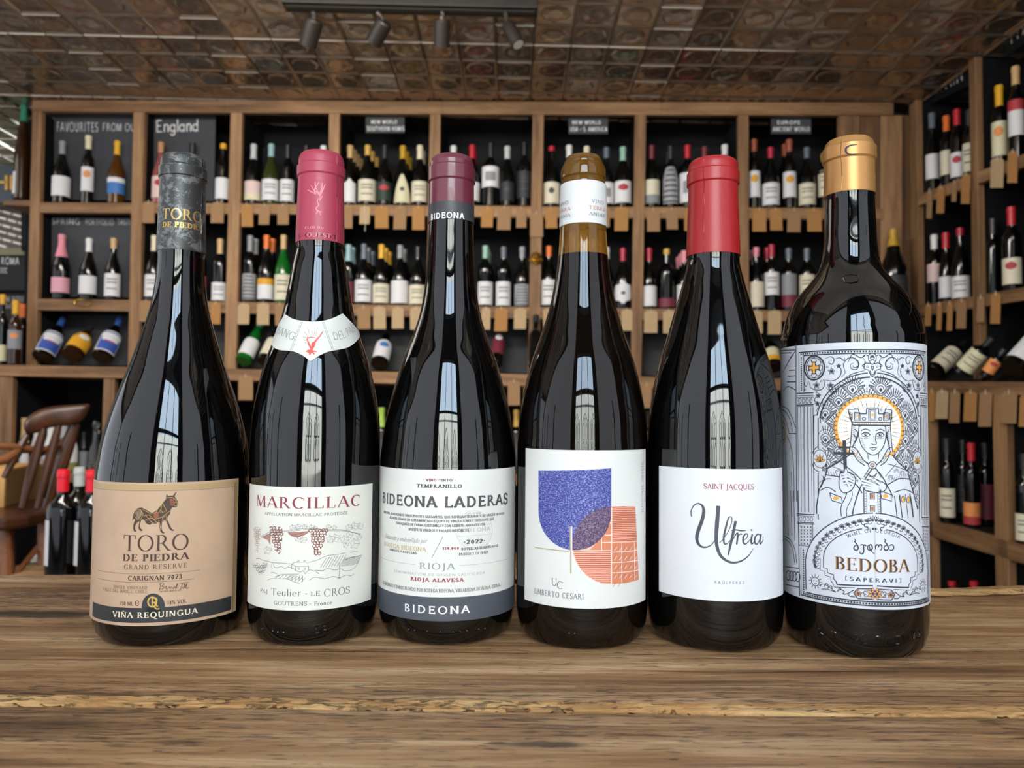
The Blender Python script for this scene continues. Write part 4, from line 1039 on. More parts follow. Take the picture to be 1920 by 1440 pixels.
# strip the collar into vertical slices so that it follows the shoulder
def yspan(x):
    ys = []
    n = len(outl)
    for i in range(n):
        (xa, ya), (xb, yb) = outl[i], outl[(i + 1) % n]
        if (xa - x) * (xb - x) <= 0 and xa != xb: ys.append(ya + (yb - ya) * (x - xa) / (xb - xa))
    return (min(ys), max(ys)) if len(ys) > 1 else None
xs = [436 + (1104 - 436) * i / 60 for i in range(61)]
sp = [(x, yspan(x)) for x in xs]; sp = [q for q in sp if q[1]]
for (xa, (a0, a1)), (xb, (b0, b1)) in zip(sp, sp[1:]):
    for k in range(8):
        f0, f1 = k / 8, (k + 1) / 8
        a.poly([(xa, a0 + (a1 - a0) * f0), (xb, b0 + (b1 - b0) * f0), (xb, b0 + (b1 - b0) * f1), (xa, a0 + (a1 - a0) * f1)], CW, 0)
for (p, q) in (((660, 692), (578, 910)), ((671, 693), (589, 912)), ((815, 691), (890, 908)), ((825, 690), (902, 906))):
    a.line([(p[0] + (q[0] - p[0]) * k / 8, p[1] + (q[1] - p[1]) * k / 8) for k in range(9)], 2.6, GRY, 2)
a.text_along('LOSANG', [(452, 768), (520, 800), (605, 832)], 52, GRY, .08, .04, .04, .02); a.text_along('DEL PAÍS', [(902, 830), (980, 815), (1062, 765)], 54, GRY, .08, .04, .04, .02)
CORAL = ink('coral_red', '#d8584c')
for st, w in (([(722, 940), (735, 900), (718, 860), (705, 820), (712, 800)], [13, 18, 13, 8, 4]), ([(735, 905), (752, 870), (765, 840), (800, 800), (822, 768)], [18, 22, 14, 8, 4]), ([(695, 918), (720, 910), (775, 918)], [6, 16, 6]), ([(760, 940), (740, 920), (705, 925)], [4, 14, 6]), ([(705, 815), (735, 808), (765, 815)], [4, 6, 4]), ([(760, 850), (745, 852), (738, 870)], [14, 12, 8])): a.line(st, w, CORAL, 2, True)
for st in ([(712, 738), (720, 790)], [(740, 760), (738, 795)], [(765, 745), (755, 795)], [(782, 735), (765, 800)], [(800, 790), (825, 760)], [(685, 768), (705, 798)], [(672, 805), (695, 812)], [(685, 850), (702, 855)], [(676, 830), (700, 835)]): a.line(st, 2.8, ink('coral_brown', '#9c7a6a'), 2)
a.build('collar_label', b.root, du=.002, dv=.003, base=.0003, label='pointed white shoulder collar with a red figure')

# ---- 3: maroon capsule, broad white label with grey foot band
b = new_bottle(2, 'dark wine bottle with maroon capsule and a white text label with grey foot band')
body(b, 410)
cap = capsule(b, 388, mat('maroon_foil', '#6a2a3a', .28, var=.03, coat=.3), 'glossy maroon foil capsule')
zt_, zb_ = zpx(b, 388), zpx(b, 420)
p = [(r + .00042, z) for r, z in cut(b.full, zb_, zt_)]
band = lathe_part(b, p, 'capsule_band', mat('grey_band', '#3c3c40', .45, var=.03), label='charcoal band under the capsule')
a = Art(b, b.rad).crop(400, 170, 4); a.Rref = .0145
WH = ink('white', '#f0f0ee')
uR = a.P(1878, 950)[0]; uL = a.P(1638, 950)[0]
a.text('BIDEONA', 1640, 1878, 958, 912, WH, .17, .15, .015, .14, 2, u=(max(uL, uR - .028), uR))
a.build('band_lettering', band, du=.0015, base=.0006)
a = Art(b).crop(690, 860, 4)
PW = mat('label_white', '#dad9d4', .6, var=.02); GB3 = ink('slate_grey', '#4b4e57'); DG = ink('graphite', '#47474c'); LG = ink('pale_grey', '#a9a9a7'); GDP = ink('old_gold', '#b7a76c')
uL = a.P(85, 500)[0] - .006; uR = a.P(1096, 500)[0]
vt = a.P(600, 85)[1]; vm = a.P(600, 1040)[1]; vb = a.P(600, 1219)[1]
a.rect(uL, uR, vm, vt, PW, 0); a.rect(uL, uR, vb, vm, GB3, 0)
a.text('· VINO TINTO ·', 415, 655, 170, 152, DG, .2, .09, .06, .12); a.text('VINO', 438, 515, 170, 152, RED, .2, .09, .06, .12, 3)
a.text('TEMPRANILLO', 366, 706, 220, 193, DG, .2, .1, .08, .12)
a.text('BIDEONA LADERAS', 112, 1043, 368, 284, DG, .185, .15, .02, .09)
for (s_, x0, x1, yb, yt) in (('BIDEONA, ELABORAMOS VINOS PUROS Y ELEGANTES, QUE REFLEJAN FIELMENTE SU ORIGEN EN RIOJA', 122, 1018, 446, 428), ('ALAVESA. SOMOS UN EXPERIMENTADO EQUIPO DE VINICULTORES Y ENÓLOGOS, QUE', 165, 943, 478, 460), ('TRABAJAMOS DE FORMA SOSTENIBLE Y CON RESPETO ABSOLUTO POR', 210, 876, 512, 493), ('NUESTROS VIÑEDOS Y PARAJES HISTÓRICOS.', 307, 760, 549, 530)):
    a.text(s_, x0, x1, yb, yt, DG, .2, .1, .05, .05)
a.text('Elaborado y embotellado por', 132, 440, 622, 588, DG, .07, .04, 0, .03, 2, slant=.35)
a.text('BODEGA BIDEONA', 124, 438, 684, 652, GDP, .14, .06, .06, .04); a.text('VIÑEDOS Y BODEGAS', 165, 365, 706, 690, DG, .2, .14, 0, .1)
a.line([(478, 745), (562, 585)], 3, DG)
a.text('·2022·', 716, 876, 637, 607, DG, .2, .1, .08, .12); a.text('119.068', 560, 683, 682, 663, RED, .2, .1, .06, .12); a.text('BOTELLAS ELABORADAS', 700, 972, 678, 659, DG, .2, .1, .06, .08); a.text('PRODUCT OF SPAIN', 682, 898, 720, 701, DG, .18, .09, .06, .08)
STP = ink('stamp_grey', '#b4b3b0'); a.ring(795, 535, 135, 145, 3, STP, 1); a.ring(795, 535, 120, 130, 2, STP, 1); a.text('BIDEONA', 692, 915, 548, 518, STP, .14, .12, 0, .1, 1); a.hline(662, 925, 500, 2.5, STP, 1); a.hline(662, 925, 576, 2.5, STP, 1)
a.text('ÁLAVA', 740, 850, 425, 400, STP, .12, .1, 0, .25, 1); a.line([(745, 590), (775, 620)], 3, STP, 1); a.line([(775, 590), (745, 620)], 3, STP, 1); a.line([(820, 590), (850, 620)], 3, STP, 1); a.line([(850, 590), (820, 620)], 3, STP, 1)
a.text('RIOJA', 385, 652, 832, 784, ink('mid_grey', '#8d8d8d'), .11, .05, .07, .1); a.hline(100, 352, 803, 2.6, LG, 2, 600); a.hline(684, 1046, 803, 2.6, LG, 2, 600)
a.text('DENOMINACIÓN DE ORIGEN CALIFICADA', 196, 876, 881, 862, LG, .12, .11, 0, .16); a.text('RIOJA ALAVESA', 322, 716, 925, 897, ink('rioja_red', '#9a3444'), .2, .09, .07, .16); a.hline(500, 526, 955, 3, DG)
a.text('ELABORADO Y EMBOTELLADO POR BODEGA BIDEONA, VILLABUENA DE ÁLAVA, ESPAÑA.', 116, 994, 1003, 977, DG, .15, .07, .05, .04)
a.text('BIDEONA', 273, 763, 1164, 1106, WH, .14, .125, .015, .2)
a.build('front_label', b.root, label='white paper label with dark text and a grey foot band')
emboss(b, a, [], [(297, 1284), (342, 1291), (438, 1302), (542, 1305), (642, 1304), (696, 1303), (747, 1296), (840, 1284), (887, 1278)])

# ---- 4: amber-necked bottle with the blue and orange shapes
b = new_bottle(3, 'dark bottle with bare amber rim, white neck band and blue-and-orange geometric label')
GL4 = mat('brown_bottle_glass', '#0b0705', .025, var=0, ior=1.5)
body(b, 482, GL4)
AMB = mat('amber_glass', '#ab772a', .03, var=0, trans=.7, ior=1.5)
p = cut(b.full, zpx(b, 482), b.ztop); r, z = p[-1]; p = p + [(r * .95, z + .0012), (r * .7, z + .0014)]
ng = lathe_part(b, p, 'neck_glass', AMB, label='translucent amber glass neck and rim')
ck = lathe_part(b, [(.0088, zpx(b, 425)), (.0088, b.ztop - .001)], 'cork', mat('cork', '#b58a58', .8, var=.25, scale=300), 32, 'pale cork seen inside the amber neck')
zt_, zb_ = zpx(b, 350), zpx(b, 428)
band = lathe_part(b, [(r + .0005, z) for r, z in cut(b.full, zb_, zt_)], 'neck_label', mat('neck_band_paper', '#d8d8d7', .55, var=.02), label='white paper neck band')
a = Art(b, b.rad).crop(840, 170, 4); a.Rref = .0145
TER = ink('faded_terracotta', '#c4826e'); NG = ink('neck_grey', '#83858b')
uc = a.P(1122, 880)[0]
for uc in (uc, uc - .0235):
    a.text('VINO', 0, 0, 838, 813, NG, .12, .05, .06, .1, 2, u=(uc - .0046, uc + .0046), xc=1015); a.text('TERRA', 0, 0, 888, 862, TER, .12, .05, .06, .1, 2, u=(uc - .0062, uc + .0062), xc=1015); a.text('ANIMA', 0, 0, 936, 910, NG, .12, .05, .06, .1, 2, u=(uc - .0061, uc + .0061), xc=1015)
a.build('band_lettering', band, du=.0015, base=.0007)
a = Art(b).crop(950, 820, 3.6)
PW4 = mat('label_soft_white', '#dad9d6', .6, var=.02)
uL = a.P(126, 600)[0]; uR = a.P(935, 600)[0]; paper(a, b, uL, uR, 88, 1157, PW4, 0, 560)
def speckled(name, c0, c1, sc, pos):
    m = bpy.data.materials.new(name); m.use_nodes = True; nt = m.node_tree; N = nt.nodes; L = nt.links; p_ = N['Principled BSDF']; p_.inputs['Roughness'].default_value = .6
    tc = N.new('ShaderNodeTexCoord'); n = N.new('ShaderNodeTexNoise'); n.inputs['Scale'].default_value = sc; n.inputs['Detail'].default_value = 3
    mp = N.new('ShaderNodeMapping'); mp.inputs['Scale'].default_value = (1, 1, 1.6)
    r = N.new('ShaderNodeValToRGB'); r.color_ramp.elements[0].position = pos; r.color_ramp.elements[0].color = srgb(c0); r.color_ramp.elements[1].position = pos + .12; r.color_ramp.elements[1].color = srgb(c1)
    L.new(tc.outputs['Object'], mp.inputs['Vector']); L.new(mp.outputs['Vector'], n.inputs['Vector']); L.new(n.outputs['Fac'], r.inputs['Fac']); L.new(r.outputs['Color'], p_.inputs['Base Color']); return m
BLU = speckled('blue_print', '#2f3788', '#8890c0', 1300, .50); PUR = speckled('purple_print', '#45325a', '#8a7284', 1300, .48); ORB = ink('orange_block', '#d0805f'); ORP = ink('orange_pale', '#ddb8a5'); ORS = ink('orange_stripe', '#c05a3a'); PWI = ink('paper_line', '#efe6e0')
# orange disc and its square shoulder
a.poly([(705, 464)] + [(864, 466), (890, 960), (800, 985), (705, 992)] + ell(708, 730, 264, 262, 90, 180, 18)[1:] + ell(708, 730, 264, 264, 180, 270, 14)[1:], ORP, 1)
for q in range(20): a.line([(712, 472 + q * 12), (785, 470 + q * 12 + rnd.uniform(-2, 2)), (866 + q * .6, 472 + q * 11.6)], 7, ORS, 2)
for q in range(17):
    y = 772 + q * 13; xl = 708 - math.sqrt(max(0, 264**2 - (y - 730)**2)) + 6
    if y < 985: a.line([(xl, y), ((xl + 702) / 2, y + rnd.uniform(-2, 2)), (702, y)], 7, ORS, 2)
a.poly([(560, 760), (705, 760), (705, 560), (640, 640), (600, 720)], ORB, 2); a.poly([(707, 712), (876, 704), (890, 960), (800, 983), (707, 990)], ORB, 2)
for st in ([(707, 470), (707, 990)], [(775, 712), (775, 985)], [(858, 705), (862, 965)], [(707, 775), (885, 760)], [(707, 845), (885, 830)], [(707, 915), (885, 895)], [(445, 764), (705, 764)], [(640, 710), (705, 708)], [(640, 640), (640, 760)], [(670, 580), (705, 578)], [(660, 660), (705, 658)]): a.line(st, 4, PWI, 3)
for q in range(22):
    x = 715 + (q % 5) * 34; y = 725 + (q // 5) * 62; a.line([(x, y + 36), (x + 24, y)], 3, ORS, 3); a.line([(x + 10, y + 40), (x + 28, y + 14)], 2.5, PWI, 3)
bl = [(217, 224), (460, 222), (705, 208), (705, 500)] + ell(461, 500, 244, 262, 0, 180, 30)[1:] + [(217, 490)]
a.poly(bl, BLU, 4)
ov = [p_ for p_ in ell(708, 730, 264, 264, 173, 269, 18)] + [(705, 500)] + ell(461, 500, 244, 262, 2, 92, 16)
a.poly(ov, PUR, 5)
a.line([(192, 741), (300, 757), (420, 768)], 7, ink('gilt_line', '#b3a68a'), 6); a.line([(432, 600), (434, 918)], 9, ink('gilt_line', '#b3a68a'), 6); a.line([(441, 600), (441, 765)], 5, PWI, 6)
UCG = ink('umber_grey', '#686a70'); a.text('U', 303, 342, 1002, 950, UCG, .12, .05, .06); a.text('C', 338, 382, 1022, 972, UCG, .12, .05, .06)
a.text('UMBERTO CESARI', 189, 520, 1082, 1045, UCG, .13, .05, .06, .1)
# sideways line of small capitals
uv0 = a.P(906, 168); uv1 = a.P(906, 512); polys, wd = text_polys('ORGANIC SANGIOVESE', .14, .08, 0, .3); kk = (uv0[1] - uv1[1]) / wd
for q in polys: a.flat([(uv0[0] + y * .0028, uv0[1] - x * kk) for x, y in q], NG, 2)
a.build('front_label', b.root, label='white paper label with a blue cup shape over orange blocks')
emboss(b, a, [], [(418, 1326), (456, 1327)])

# ---- 5: red capsule, plain white label with brush lettering
b = new_bottle(4, 'dark bottle with bright red capsule and plain white label with brush script')
body(b, 474)
capsule(b, 482, mat('bright_red_foil', '#a21f24', .36, var=.04), 'bright red foil capsule', seam=-.62)
a = Art(b).crop(1200, 840, 3.693)
PW5 = mat('label_cool_white', '#d8d9dd', .6, var=.02); uL = a.P(133, 550)[0]; uR = a.P(986, 550)[0]; paper(a, b, uL, uR, 146, 1062, PW5, 0, 600)
SCR = ink('script_ink', '#43444f')
a.text('SAINT JACQUES', 440, 788, 287, 250, ink('jacques_red', '#98394a'), .13, .05, .06, .02)
for st, w in (([(358, 476), (354, 440), (372, 400), (402, 384), (432, 400), (442, 440), (430, 500), (408, 560), (394, 615), (402, 658), (430, 684), (468, 684), (502, 662), (524, 620), (534, 540)], [6, 7, 7, 8, 14, 20, 22, 22, 22, 18, 12, 8, 6, 5, 5]),
              ([(541, 400), (538, 460), (532, 540), (528, 620), (535, 690), (558, 745), (596, 778), (640, 793), (700, 782), (750, 745), (783, 694)], [24, 24, 24, 22, 20, 18, 15, 13, 10, 7, 3]),
              ([(548, 658), (582, 622), (616, 565), (636, 505), (630, 477), (612, 486), (596, 540), (580, 615), (582, 658), (600, 664), (622, 640)], [4, 4, 5, 6, 6, 8, 12, 13, 10, 6, 4]),
              ([(661, 505), (648, 570), (628, 660), (609, 742)], [16, 17, 16, 8]), ([(630, 572), (660, 566), (700, 572), (733, 570)], [4, 8, 9, 5]),
              ([(640, 640), (668, 590), (676, 602), (668, 668)], [4, 7, 12, 10]), ([(670, 630), (688, 598), (706, 596)], [4, 6, 9]),
              ([(712, 640), (738, 622), (744, 600), (730, 594), (714, 618), (714, 654), (732, 664), (762, 632)], [4, 5, 6, 8, 12, 11, 7, 4]),
              ([(776, 596), (768, 640), (774, 664), (796, 640)], [12, 12, 9, 4]), ([(771, 562), (770, 572)], [12, 12]),
              ([(830, 604), (812, 596), (794, 622), (794, 656), (810, 664), (830, 625)], [6, 7, 12, 11, 7, 5]), ([(836, 596), (828, 640), (832, 664), (848, 640), (850, 612)], [12, 12, 9, 5, 4])):
    a.line(st, w, SCR, 2, True)
a.text('RAÚLPÉREZ', 514, 722, 943, 923, ink('pale_script', '#8f949c'), .16, .14, 0, .3)
a.build('front_label', b.root, label='plain cool white paper label with black brush script')
# ---- 6: gold-capped bordeaux bottle with the engraved label
b = new_bottle(5, 'tall square-shouldered bottle with gold capsule and engraved label of a crowned figure')
body(b, 362)
cap = capsule(b, 368, mat('satin_gold_foil', '#bb8850', .34, metal=.45, var=.03), 'satin gold foil capsule', seam=-.72)
a = Art(b, b.rad).crop(1240, 170, 4); a.Rref = .0150
INK6 = ink('engraving_ink', '#2a2b36'); a.line([(1466, 408), (1420, 412), (1390, 430), (1384, 452), (1400, 475), (1462, 486)], [3, 9, 13, 13, 9, 3], INK6, 2, True)
a.build('capsule_lettering', cap, du=.0012, base=.0005)
PW6 = mat('label_blue_white', '#c8cad2', .62, var=.03, scale=120); GO6 = ink('engraving_gold', '#dfa03a'); HW = ink('halo_white', '#eceae2'); PWF = ink('engraving_paper', '#cbcdd5'); BRN = ink('bedoba_brown', '#4b3226'); PUR6 = ink('plum', '#3b3150')
a = Art(b).crop(1450, 630, 4.645)
CB = (1450, 920, 4.5); CA = (1450, 630, 4.645)
uc = a.P(866, 620)[0]
vtop = a.P(780, 52)[1]
a.o = CB; vbot = a.P(700, 990)[1]; a.o = CA
a.rect(-b.R * 1.95, b.R * 1.95, vbot, vtop, PW6, 0)
def mirrored(fn):
    n = len(a.pieces); fn()
    for (poly, mi, L) in a.pieces[n:]: a.pieces.append(([(2 * uc - u, v) for u, v in poly][::-1], mi, L))
K = b.D * .925 / F / 4.645
class Loc:                                            # drawing about a point in front-facing crop pixels
    def __init__(s, u, v, k=1.0): s.u, s.v, s.k = u, v, K * k
    def p(s, x, y): return (s.u + x * s.k, s.v - y * s.k)
    def line(s, pts, w, m, layer=2, smooth=False):
        if smooth: pts = spline(pts)
        for q in ribbon([s.p(*q) for q in pts], ([x * s.k * 1.25 for x in w] if isinstance(w, list) and len(w) == len(pts) else (w if not isinstance(w, list) else w[0]) * s.k * 1.25)): a.flat(q, m, layer)
    def poly(s, pts, m, layer=2): a.flat([s.p(*q) for q in pts], m, layer)
    def disc(s, x, y, rx, ry, m, layer=2, n=14): s.poly([(x + rx * math.cos(2 * PI * i / n), y + ry * math.sin(2 * PI * i / n)) for i in range(n)], m, layer)
    def ring(s, x, y, rx, ry, w, m, layer=2, a0=0, a1=360, n=20): s.line(ell(x, y, rx, ry, a0, a1, n), w, m, layer)
def at(X, Y, k=1.0): u, v = a.P(X, Y); return Loc(u, v, k)
# frame: dotted border
def frame():
    v1 = a.P(780, 118)[1]; v2 = a.P(780, 150)[1]; uE = a.P(226, 300)[0]; w = .00035
    a.rect(uE, uc, v1 - w, v1 + w, INK6, 2); a.rect(uE + .0035, uc, v2 - w, v2 + w, INK6, 2)
    n = 27
    for k in range(n):
        u = uE + .0018 + (uc - uE - .0018) * k / (n - 1) ; l = Loc(u, (v1 + v2) / 2); l.disc(0, 0, 7.5, 7.5, INK6, 2, 10)
    l0 = a.P(226, 140)[1]; l1 = a.P(226, 490)[1]
    a.rect(uE - w / 2, uE + w / 2, l1, v1, INK6, 2); a.rect(uE + .0033, uE + .0038, l1, v2, INK6, 2)
    for k in range(1, 17):
        l = Loc(uE + .0018, v2 - (v2 - l1) * k / 17); l.poly([(-6, -6), (6, -6), (6, 6), (-6, 6)], INK6, 2)
    l = at(355, 278)
    l.ring(0, 0, 88, 98, 11, INK6); l.ring(0, 0, 74, 84, 4, INK6)
    for k in range(8): t = k * PI / 4; l.ring(50 * math.cos(t), 56 * math.sin(t), 22, 24, 3.5, INK6, 2, 0, 360, 10)
    l.poly([(-17, -52), (17, -52), (17, -17), (50, -17), (50, 17), (17, 17), (17, 52), (-17, 52), (-17, 17), (-50, 17), (-50, -17), (-17, -17)], INK6, 3)
    l.poly([(-10, -44), (10, -44), (10, -10), (42, -10), (42, 10), (10, 10), (10, 44), (-10, 44), (-10, 10), (-42, 10), (-42, -10), (-10, -10)], GO6, 4)
    # scrolls
    for st in ([(590, 360), (625, 320), (610, 250), (650, 195), (710, 195), (745, 240), (725, 290), (680, 285), (672, 250), (700, 235)], [(450, 200), (500, 180), (530, 205), (515, 245), (485, 235), (490, 212)], [(440, 380), (520, 390), (580, 350), (590, 290), (560, 260)], [(540, 200), (580, 190), (615, 215), (620, 190)], [(650, 230), (690, 160), (760, 190), (800, 170)], [(780, 190), (800, 230), (775, 260), (800, 270)], [(310, 390), (330, 450), (380, 470), (430, 460), (450, 400), (430, 380)], [(285, 370), (275, 420), (290, 440), (300, 400)], [(620, 370), (690, 330), (800, 300)], [(470, 420), (500, 470), (560, 440), (585, 405)], [(460, 450), (520, 490), (575, 470)], [(395, 500), (360, 560), (395, 590), (375, 660)], [(700, 205), (735, 225), (738, 262), (705, 275), (690, 255)]):
        a.line(st, [3, 6.5, 6.5, 3], INK6, 2, True)
    for (x, y, r) in ((508, 308, 30), (378, 430, 32), (395, 520, 22), (385, 590, 22), (500, 430, 26), (570, 262, 18)):
        l = at(x, y)
        for k in range(5): t = k * 2 * PI / 5 - PI / 2; l.line([(0, 0), (r * .6 * math.cos(t - .35), r * .6 * math.sin(t - .35)), (r * math.cos(t), r * math.sin(t)), (r * .6 * math.cos(t + .35), r * .6 * math.sin(t + .35)), (0, 0)], 5, INK6)
    for (x, y) in ((280, 468), (378, 490), (470, 270), (420, 395), (565, 462), (820, 268)): at(x, y).ring(0, 0, 7, 7, 3.5, INK6, 2, 0, 360, 10)
    # keystone half
    for st in ([(866, 152), (836, 160), (828, 200), (845, 235), (866, 250)], [(830, 175), (800, 165), (775, 185)], [(845, 240), (800, 240), (790, 285), (830, 300), (845, 340), (866, 358)], [(845, 300), (850, 330), (866, 340)], [(866, 200), (850, 205), (845, 220)], [(866, 268), (852, 262), (856, 285), (866, 300)]): a.line(st, 6, INK6, 2, True)
    a.poly([(866, 165), (845, 172), (838, 200), (850, 190), (866, 188)], INK6, 2)
    # arch
    a.line([(856 - 482 * math.cos(t), 770 - 448 * math.sin(t)) for t in [math.radians(10 + 76 * k / 20) for k in range(21)]], 9, INK6, 3)
    a.line([(856 - 452 * math.cos(t), 770 - 412 * math.sin(t)) for t in [math.radians(8 + 80 * k / 20) for k in range(21)]], 12, INK6, 3)
    a.line([(356, 690), (385, 690), (385, 680)], 6, INK6); a.line([(356, 690), (356, 1010)], 7, INK6); a.line([(356, 1180), (357, 1560)], 7, INK6)
    a.line([(435, 715), (392, 715), (392, 985)], 9, INK6, 3); a.line([(392, 1190), (392, 1600)], 9, INK6, 3); a.line([(412, 720), (412, 760)], 5, INK6, 3)
    # column
    for (y, w) in ((497, 8), (518, 5), (535, 5), (600, 9), (612, 4)): a.line([(206, y + 4), (280, y), (352, y - 2)], w, INK6)
    for k in range(4): a.ring(232 + k * 32, 565, 12, 22, 5, INK6, 2, 12, 0, 360); a.line([(226 + k * 34, 548), (226 + k * 34, 592)], 4, INK6)
    for x, w in ((214, 5), (240, 5), (262, 3), (270, 6), (298, 4), (304, 4), (330, 4), (348, 6)): a.line([(x, 615), (x + 4, 1000), (x + 9, 1535)], w, INK6)
    # side blossom
    l = at(408, 1070)
    for k in range(5):
        t = -PI / 2 + (k - 2) * .62; l.line([(0, 25), (26 * math.cos(t - .3), 25 + 34 * math.sin(t - .3)), (48 * math.cos(t), 25 + 72 * math.sin(t)), (26 * math.cos(t + .3), 25 + 34 * math.sin(t + .3)), (0, 25)], 4, INK6, 5); l.poly([(0, 25), (24 * math.cos(t - .3), 25 + 32 * math.sin(t - .3)), (44 * math.cos(t), 25 + 66 * math.sin(t)), (24 * math.cos(t + .3), 25 + 32 * math.sin(t + .3))], GO6, 4)
    l.disc(0, 0, 56, 72, PWF, 3, 20); l.ring(0, 0, 56, 72, 4, INK6, 4)
    for st in ([(-10, -105), (-40, -80), (-60, -50), (-45, -30)], [(20, -90), (40, -70), (70, -70)], [(-5, 105), (-40, 90), (-62, 50), (-40, 30)], [(15, 95), (45, 80), (60, 50)]): l.line(st, 5, INK6, 5, True)
mirrored(frame)
# peacock-feather ground inside the arch
o_u, o_v = a.P(815, 540); du_ = 204 * K; dv_ = 100 * K
vlow = a.P(860, 1440)[1] - 60 * K; uedge = uc - a.P(402, 900)[0]
va = a.P(856, 770)[1]; ha = va - a.P(856, 362)[1]
for j in range(-2, 14):
    for i in range(-4, 5):
        u = o_u + (i + .5 * (j % 2)) * du_; v = o_v - j * dv_
        if abs(u - uc) > uedge - 30 * K or v < vlow: continue
        if v > va and ((u - uc) / (uedge - 25 * K)) ** 2 + ((v - va) / (-ha - 10 * K)) ** 2 > 1: continue
        clipL = abs(u - uc) > uedge - 75 * K
        l = Loc(u, v, .93)
        for (s, w) in ((97, 7), (84, 5), (71, 3.5)):
            l.line([(-s, 0), (0, s * 1.06), (s, 0)] if not clipL else ([(-s * .4, s * .62), (0, s * 1.06), (s, 0)] if u < uc else [(-s, 0), (0, s * 1.06), (s * .4, s * .62)]), w, INK6, 1)
        for q in range(11):
            t = math.radians(196 + 148 * q / 10)
            if clipL and ((u < uc and q < 4) or (u > uc and q > 6)): continue
            l.line([(47 * math.cos(t), 26 + 47 * math.sin(t)), (98 * math.cos(t), 26 + 112 * math.sin(t))], 5.5, INK6, 1)
        l.line(ell(0, 20, 66, 72, 205, 335, 12), 3.5, INK6, 1)
        l.line(spline([(-40, 32), (-36, 4), (0, -18), (36, 4), (40, 32), (0, 72), (-40, 32)]), 5, INK6, 1)
        l.line(spline([(-22, 34), (-20, 14), (0, 4), (20, 14), (22, 34)]), 5, INK6, 1)
        l.disc(0, 38, 13, 15, INK6, 1, 12); l.poly([(-8, 45), (8, 45), (0, 62)], INK6, 1)
# halo
H = at(848, 805)
H.disc(0, 0, 262, 262, PWF, 2, 40)
for k in range(44):
    t = 2 * PI * k / 44
    H.disc(252 * math.cos(t), 252 * math.sin(t), 19, 19, INK6, 3, 12); H.disc(252 * math.cos(t), 252 * math.sin(t), 15, 15, GO6, 4, 12)
H.disc(0, 0, 246, 246, GO6, 5, 44); H.disc(0, 0, 238, 238, HW, 6, 44)
for k in range(40):
    t = 2 * PI * k / 40
    for r0, r1 in ((165, 200), (206, 214), (220, 226)): H.line([(r0 * math.cos(t), r0 * math.sin(t)), (r1 * math.cos(t), r1 * math.sin(t))], 4, INK6 if k % 3 else GO6, 7)
# robe and shoulders (covers the ground)
R_ = at(866, 1000)
robe = [(-160, 30), (-230, 85), (-330, 150), (-350, 220), (-400, 330), (-420, 460), (-420, 520), (380, 520), (390, 460), (340, 330), (300, 220), (285, 160), (200, 90), (145, 30), (60, 60), (-70, 60)]
R_.poly(robe, PWF, 8)
R_.line(robe[:7], 8, INK6, 9); R_.line(robe[8:14], 8, INK6, 9)
# veil, neck, face, crown
V = at(866, 890)
V.poly([(-148, -120), (-160, 20), (-170, 110), (-120, 90), (-60, 190), (0, 240), (60, 190), (115, 90), (150, 110), (140, 20), (132, -120)], PWF, 9)
for st in ([(-148, -120), (-158, 20), (-172, 120)], [(132, -120), (140, 20), (150, 110)], [(-100, -60), (-122, 10), (-150, 80)], [(96, -70), (112, 10), (126, 90)], [(-160, 70), (-120, 85), (-70, 170), (-10, 225)], [(140, 70), (110, 85), (60, 170), (5, 225)], [(-130, -70), (-105, -30), (-128, 40)], [(-140, -30), (-120, 0)], [(118, -60), (100, -20), (120, 50)], [(-155, 95), (-110, 175), (-60, 215)], [(135, 95), (98, 175), (52, 212)]): V.line(st, 6, INK6, 10, True)
for q in range(12):
    V.line([(-150 + q * 6, 100 + q * 9), (-132 + q * 6, 84 + q * 9)], 2.6, INK6, 10); V.line([(138 - q * 6, 100 + q * 9), (118 - q * 6, 84 + q * 9)], 2.6, INK6, 10); V.line([(-146, -100 + q * 14), (-126, -92 + q * 14)], 2.4, INK6, 10); V.line([(126, -100 + q * 14), (108, -92 + q * 14)], 2.4, INK6, 10)
V.poly(spline([(-98, -95), (0, -110), (94, -95), (96, -20), (78, 60), (40, 112), (0, 130), (-42, 112), (-80, 60), (-100, -20)], True), PWF, 11)
V.line(spline([(-98, -95), (-102, -20), (-82, 60), (-42, 112), (0, 130), (40, 112), (78, 60), (96, -20), (94, -95)]), 5.5, INK6, 12)
V.line([(-98, -90), (-50, -108), (0, -114), (50, -108), (94, -90)], 5, INK6, 12, True); V.line([(-40, 115), (-36, 165)], 4, INK6, 12); V.line([(42, 112), (36, 165)], 4, INK6, 12)
for sx in (-1, 1):
    cx = 52 * sx
    V.line([(cx - 32, -28), (cx - 10, -42), (cx + 14, -42), (cx + 32, -24)], 7, INK6, 12, True); V.line([(cx - 28, -18), (cx, -10), (cx + 28, -20)], 4, INK6, 12, True); V.disc(cx, -27, 11, 11, INK6, 12, 12); V.disc(cx + 3, -30, 3.5, 3.5, HW, 13, 8)
    V.line([(cx - 34, -56), (cx - 4, -70), (cx + 32, -58)] if sx < 0 else [(cx - 32, -58), (cx + 4, -70), (cx + 34, -56)], 6, INK6, 12, True); V.line([(cx - 28, -2), (cx, 4), (cx + 28, -4)], 2.4, INK6, 12, True)
V.line([(22, -30), (18, 10), (26, 38), (14, 50), (-6, 46), (-14, 40)], 4, INK6, 12, True); V.line([(6, -20), (8, 30)], 3, INK6, 12); V.line([(-26, 78), (-8, 72), (0, 75), (10, 72), (28, 78)], 5, INK6, 12, True); V.line([(-20, 82), (0, 94), (22, 82)], 4, INK6, 12, True)
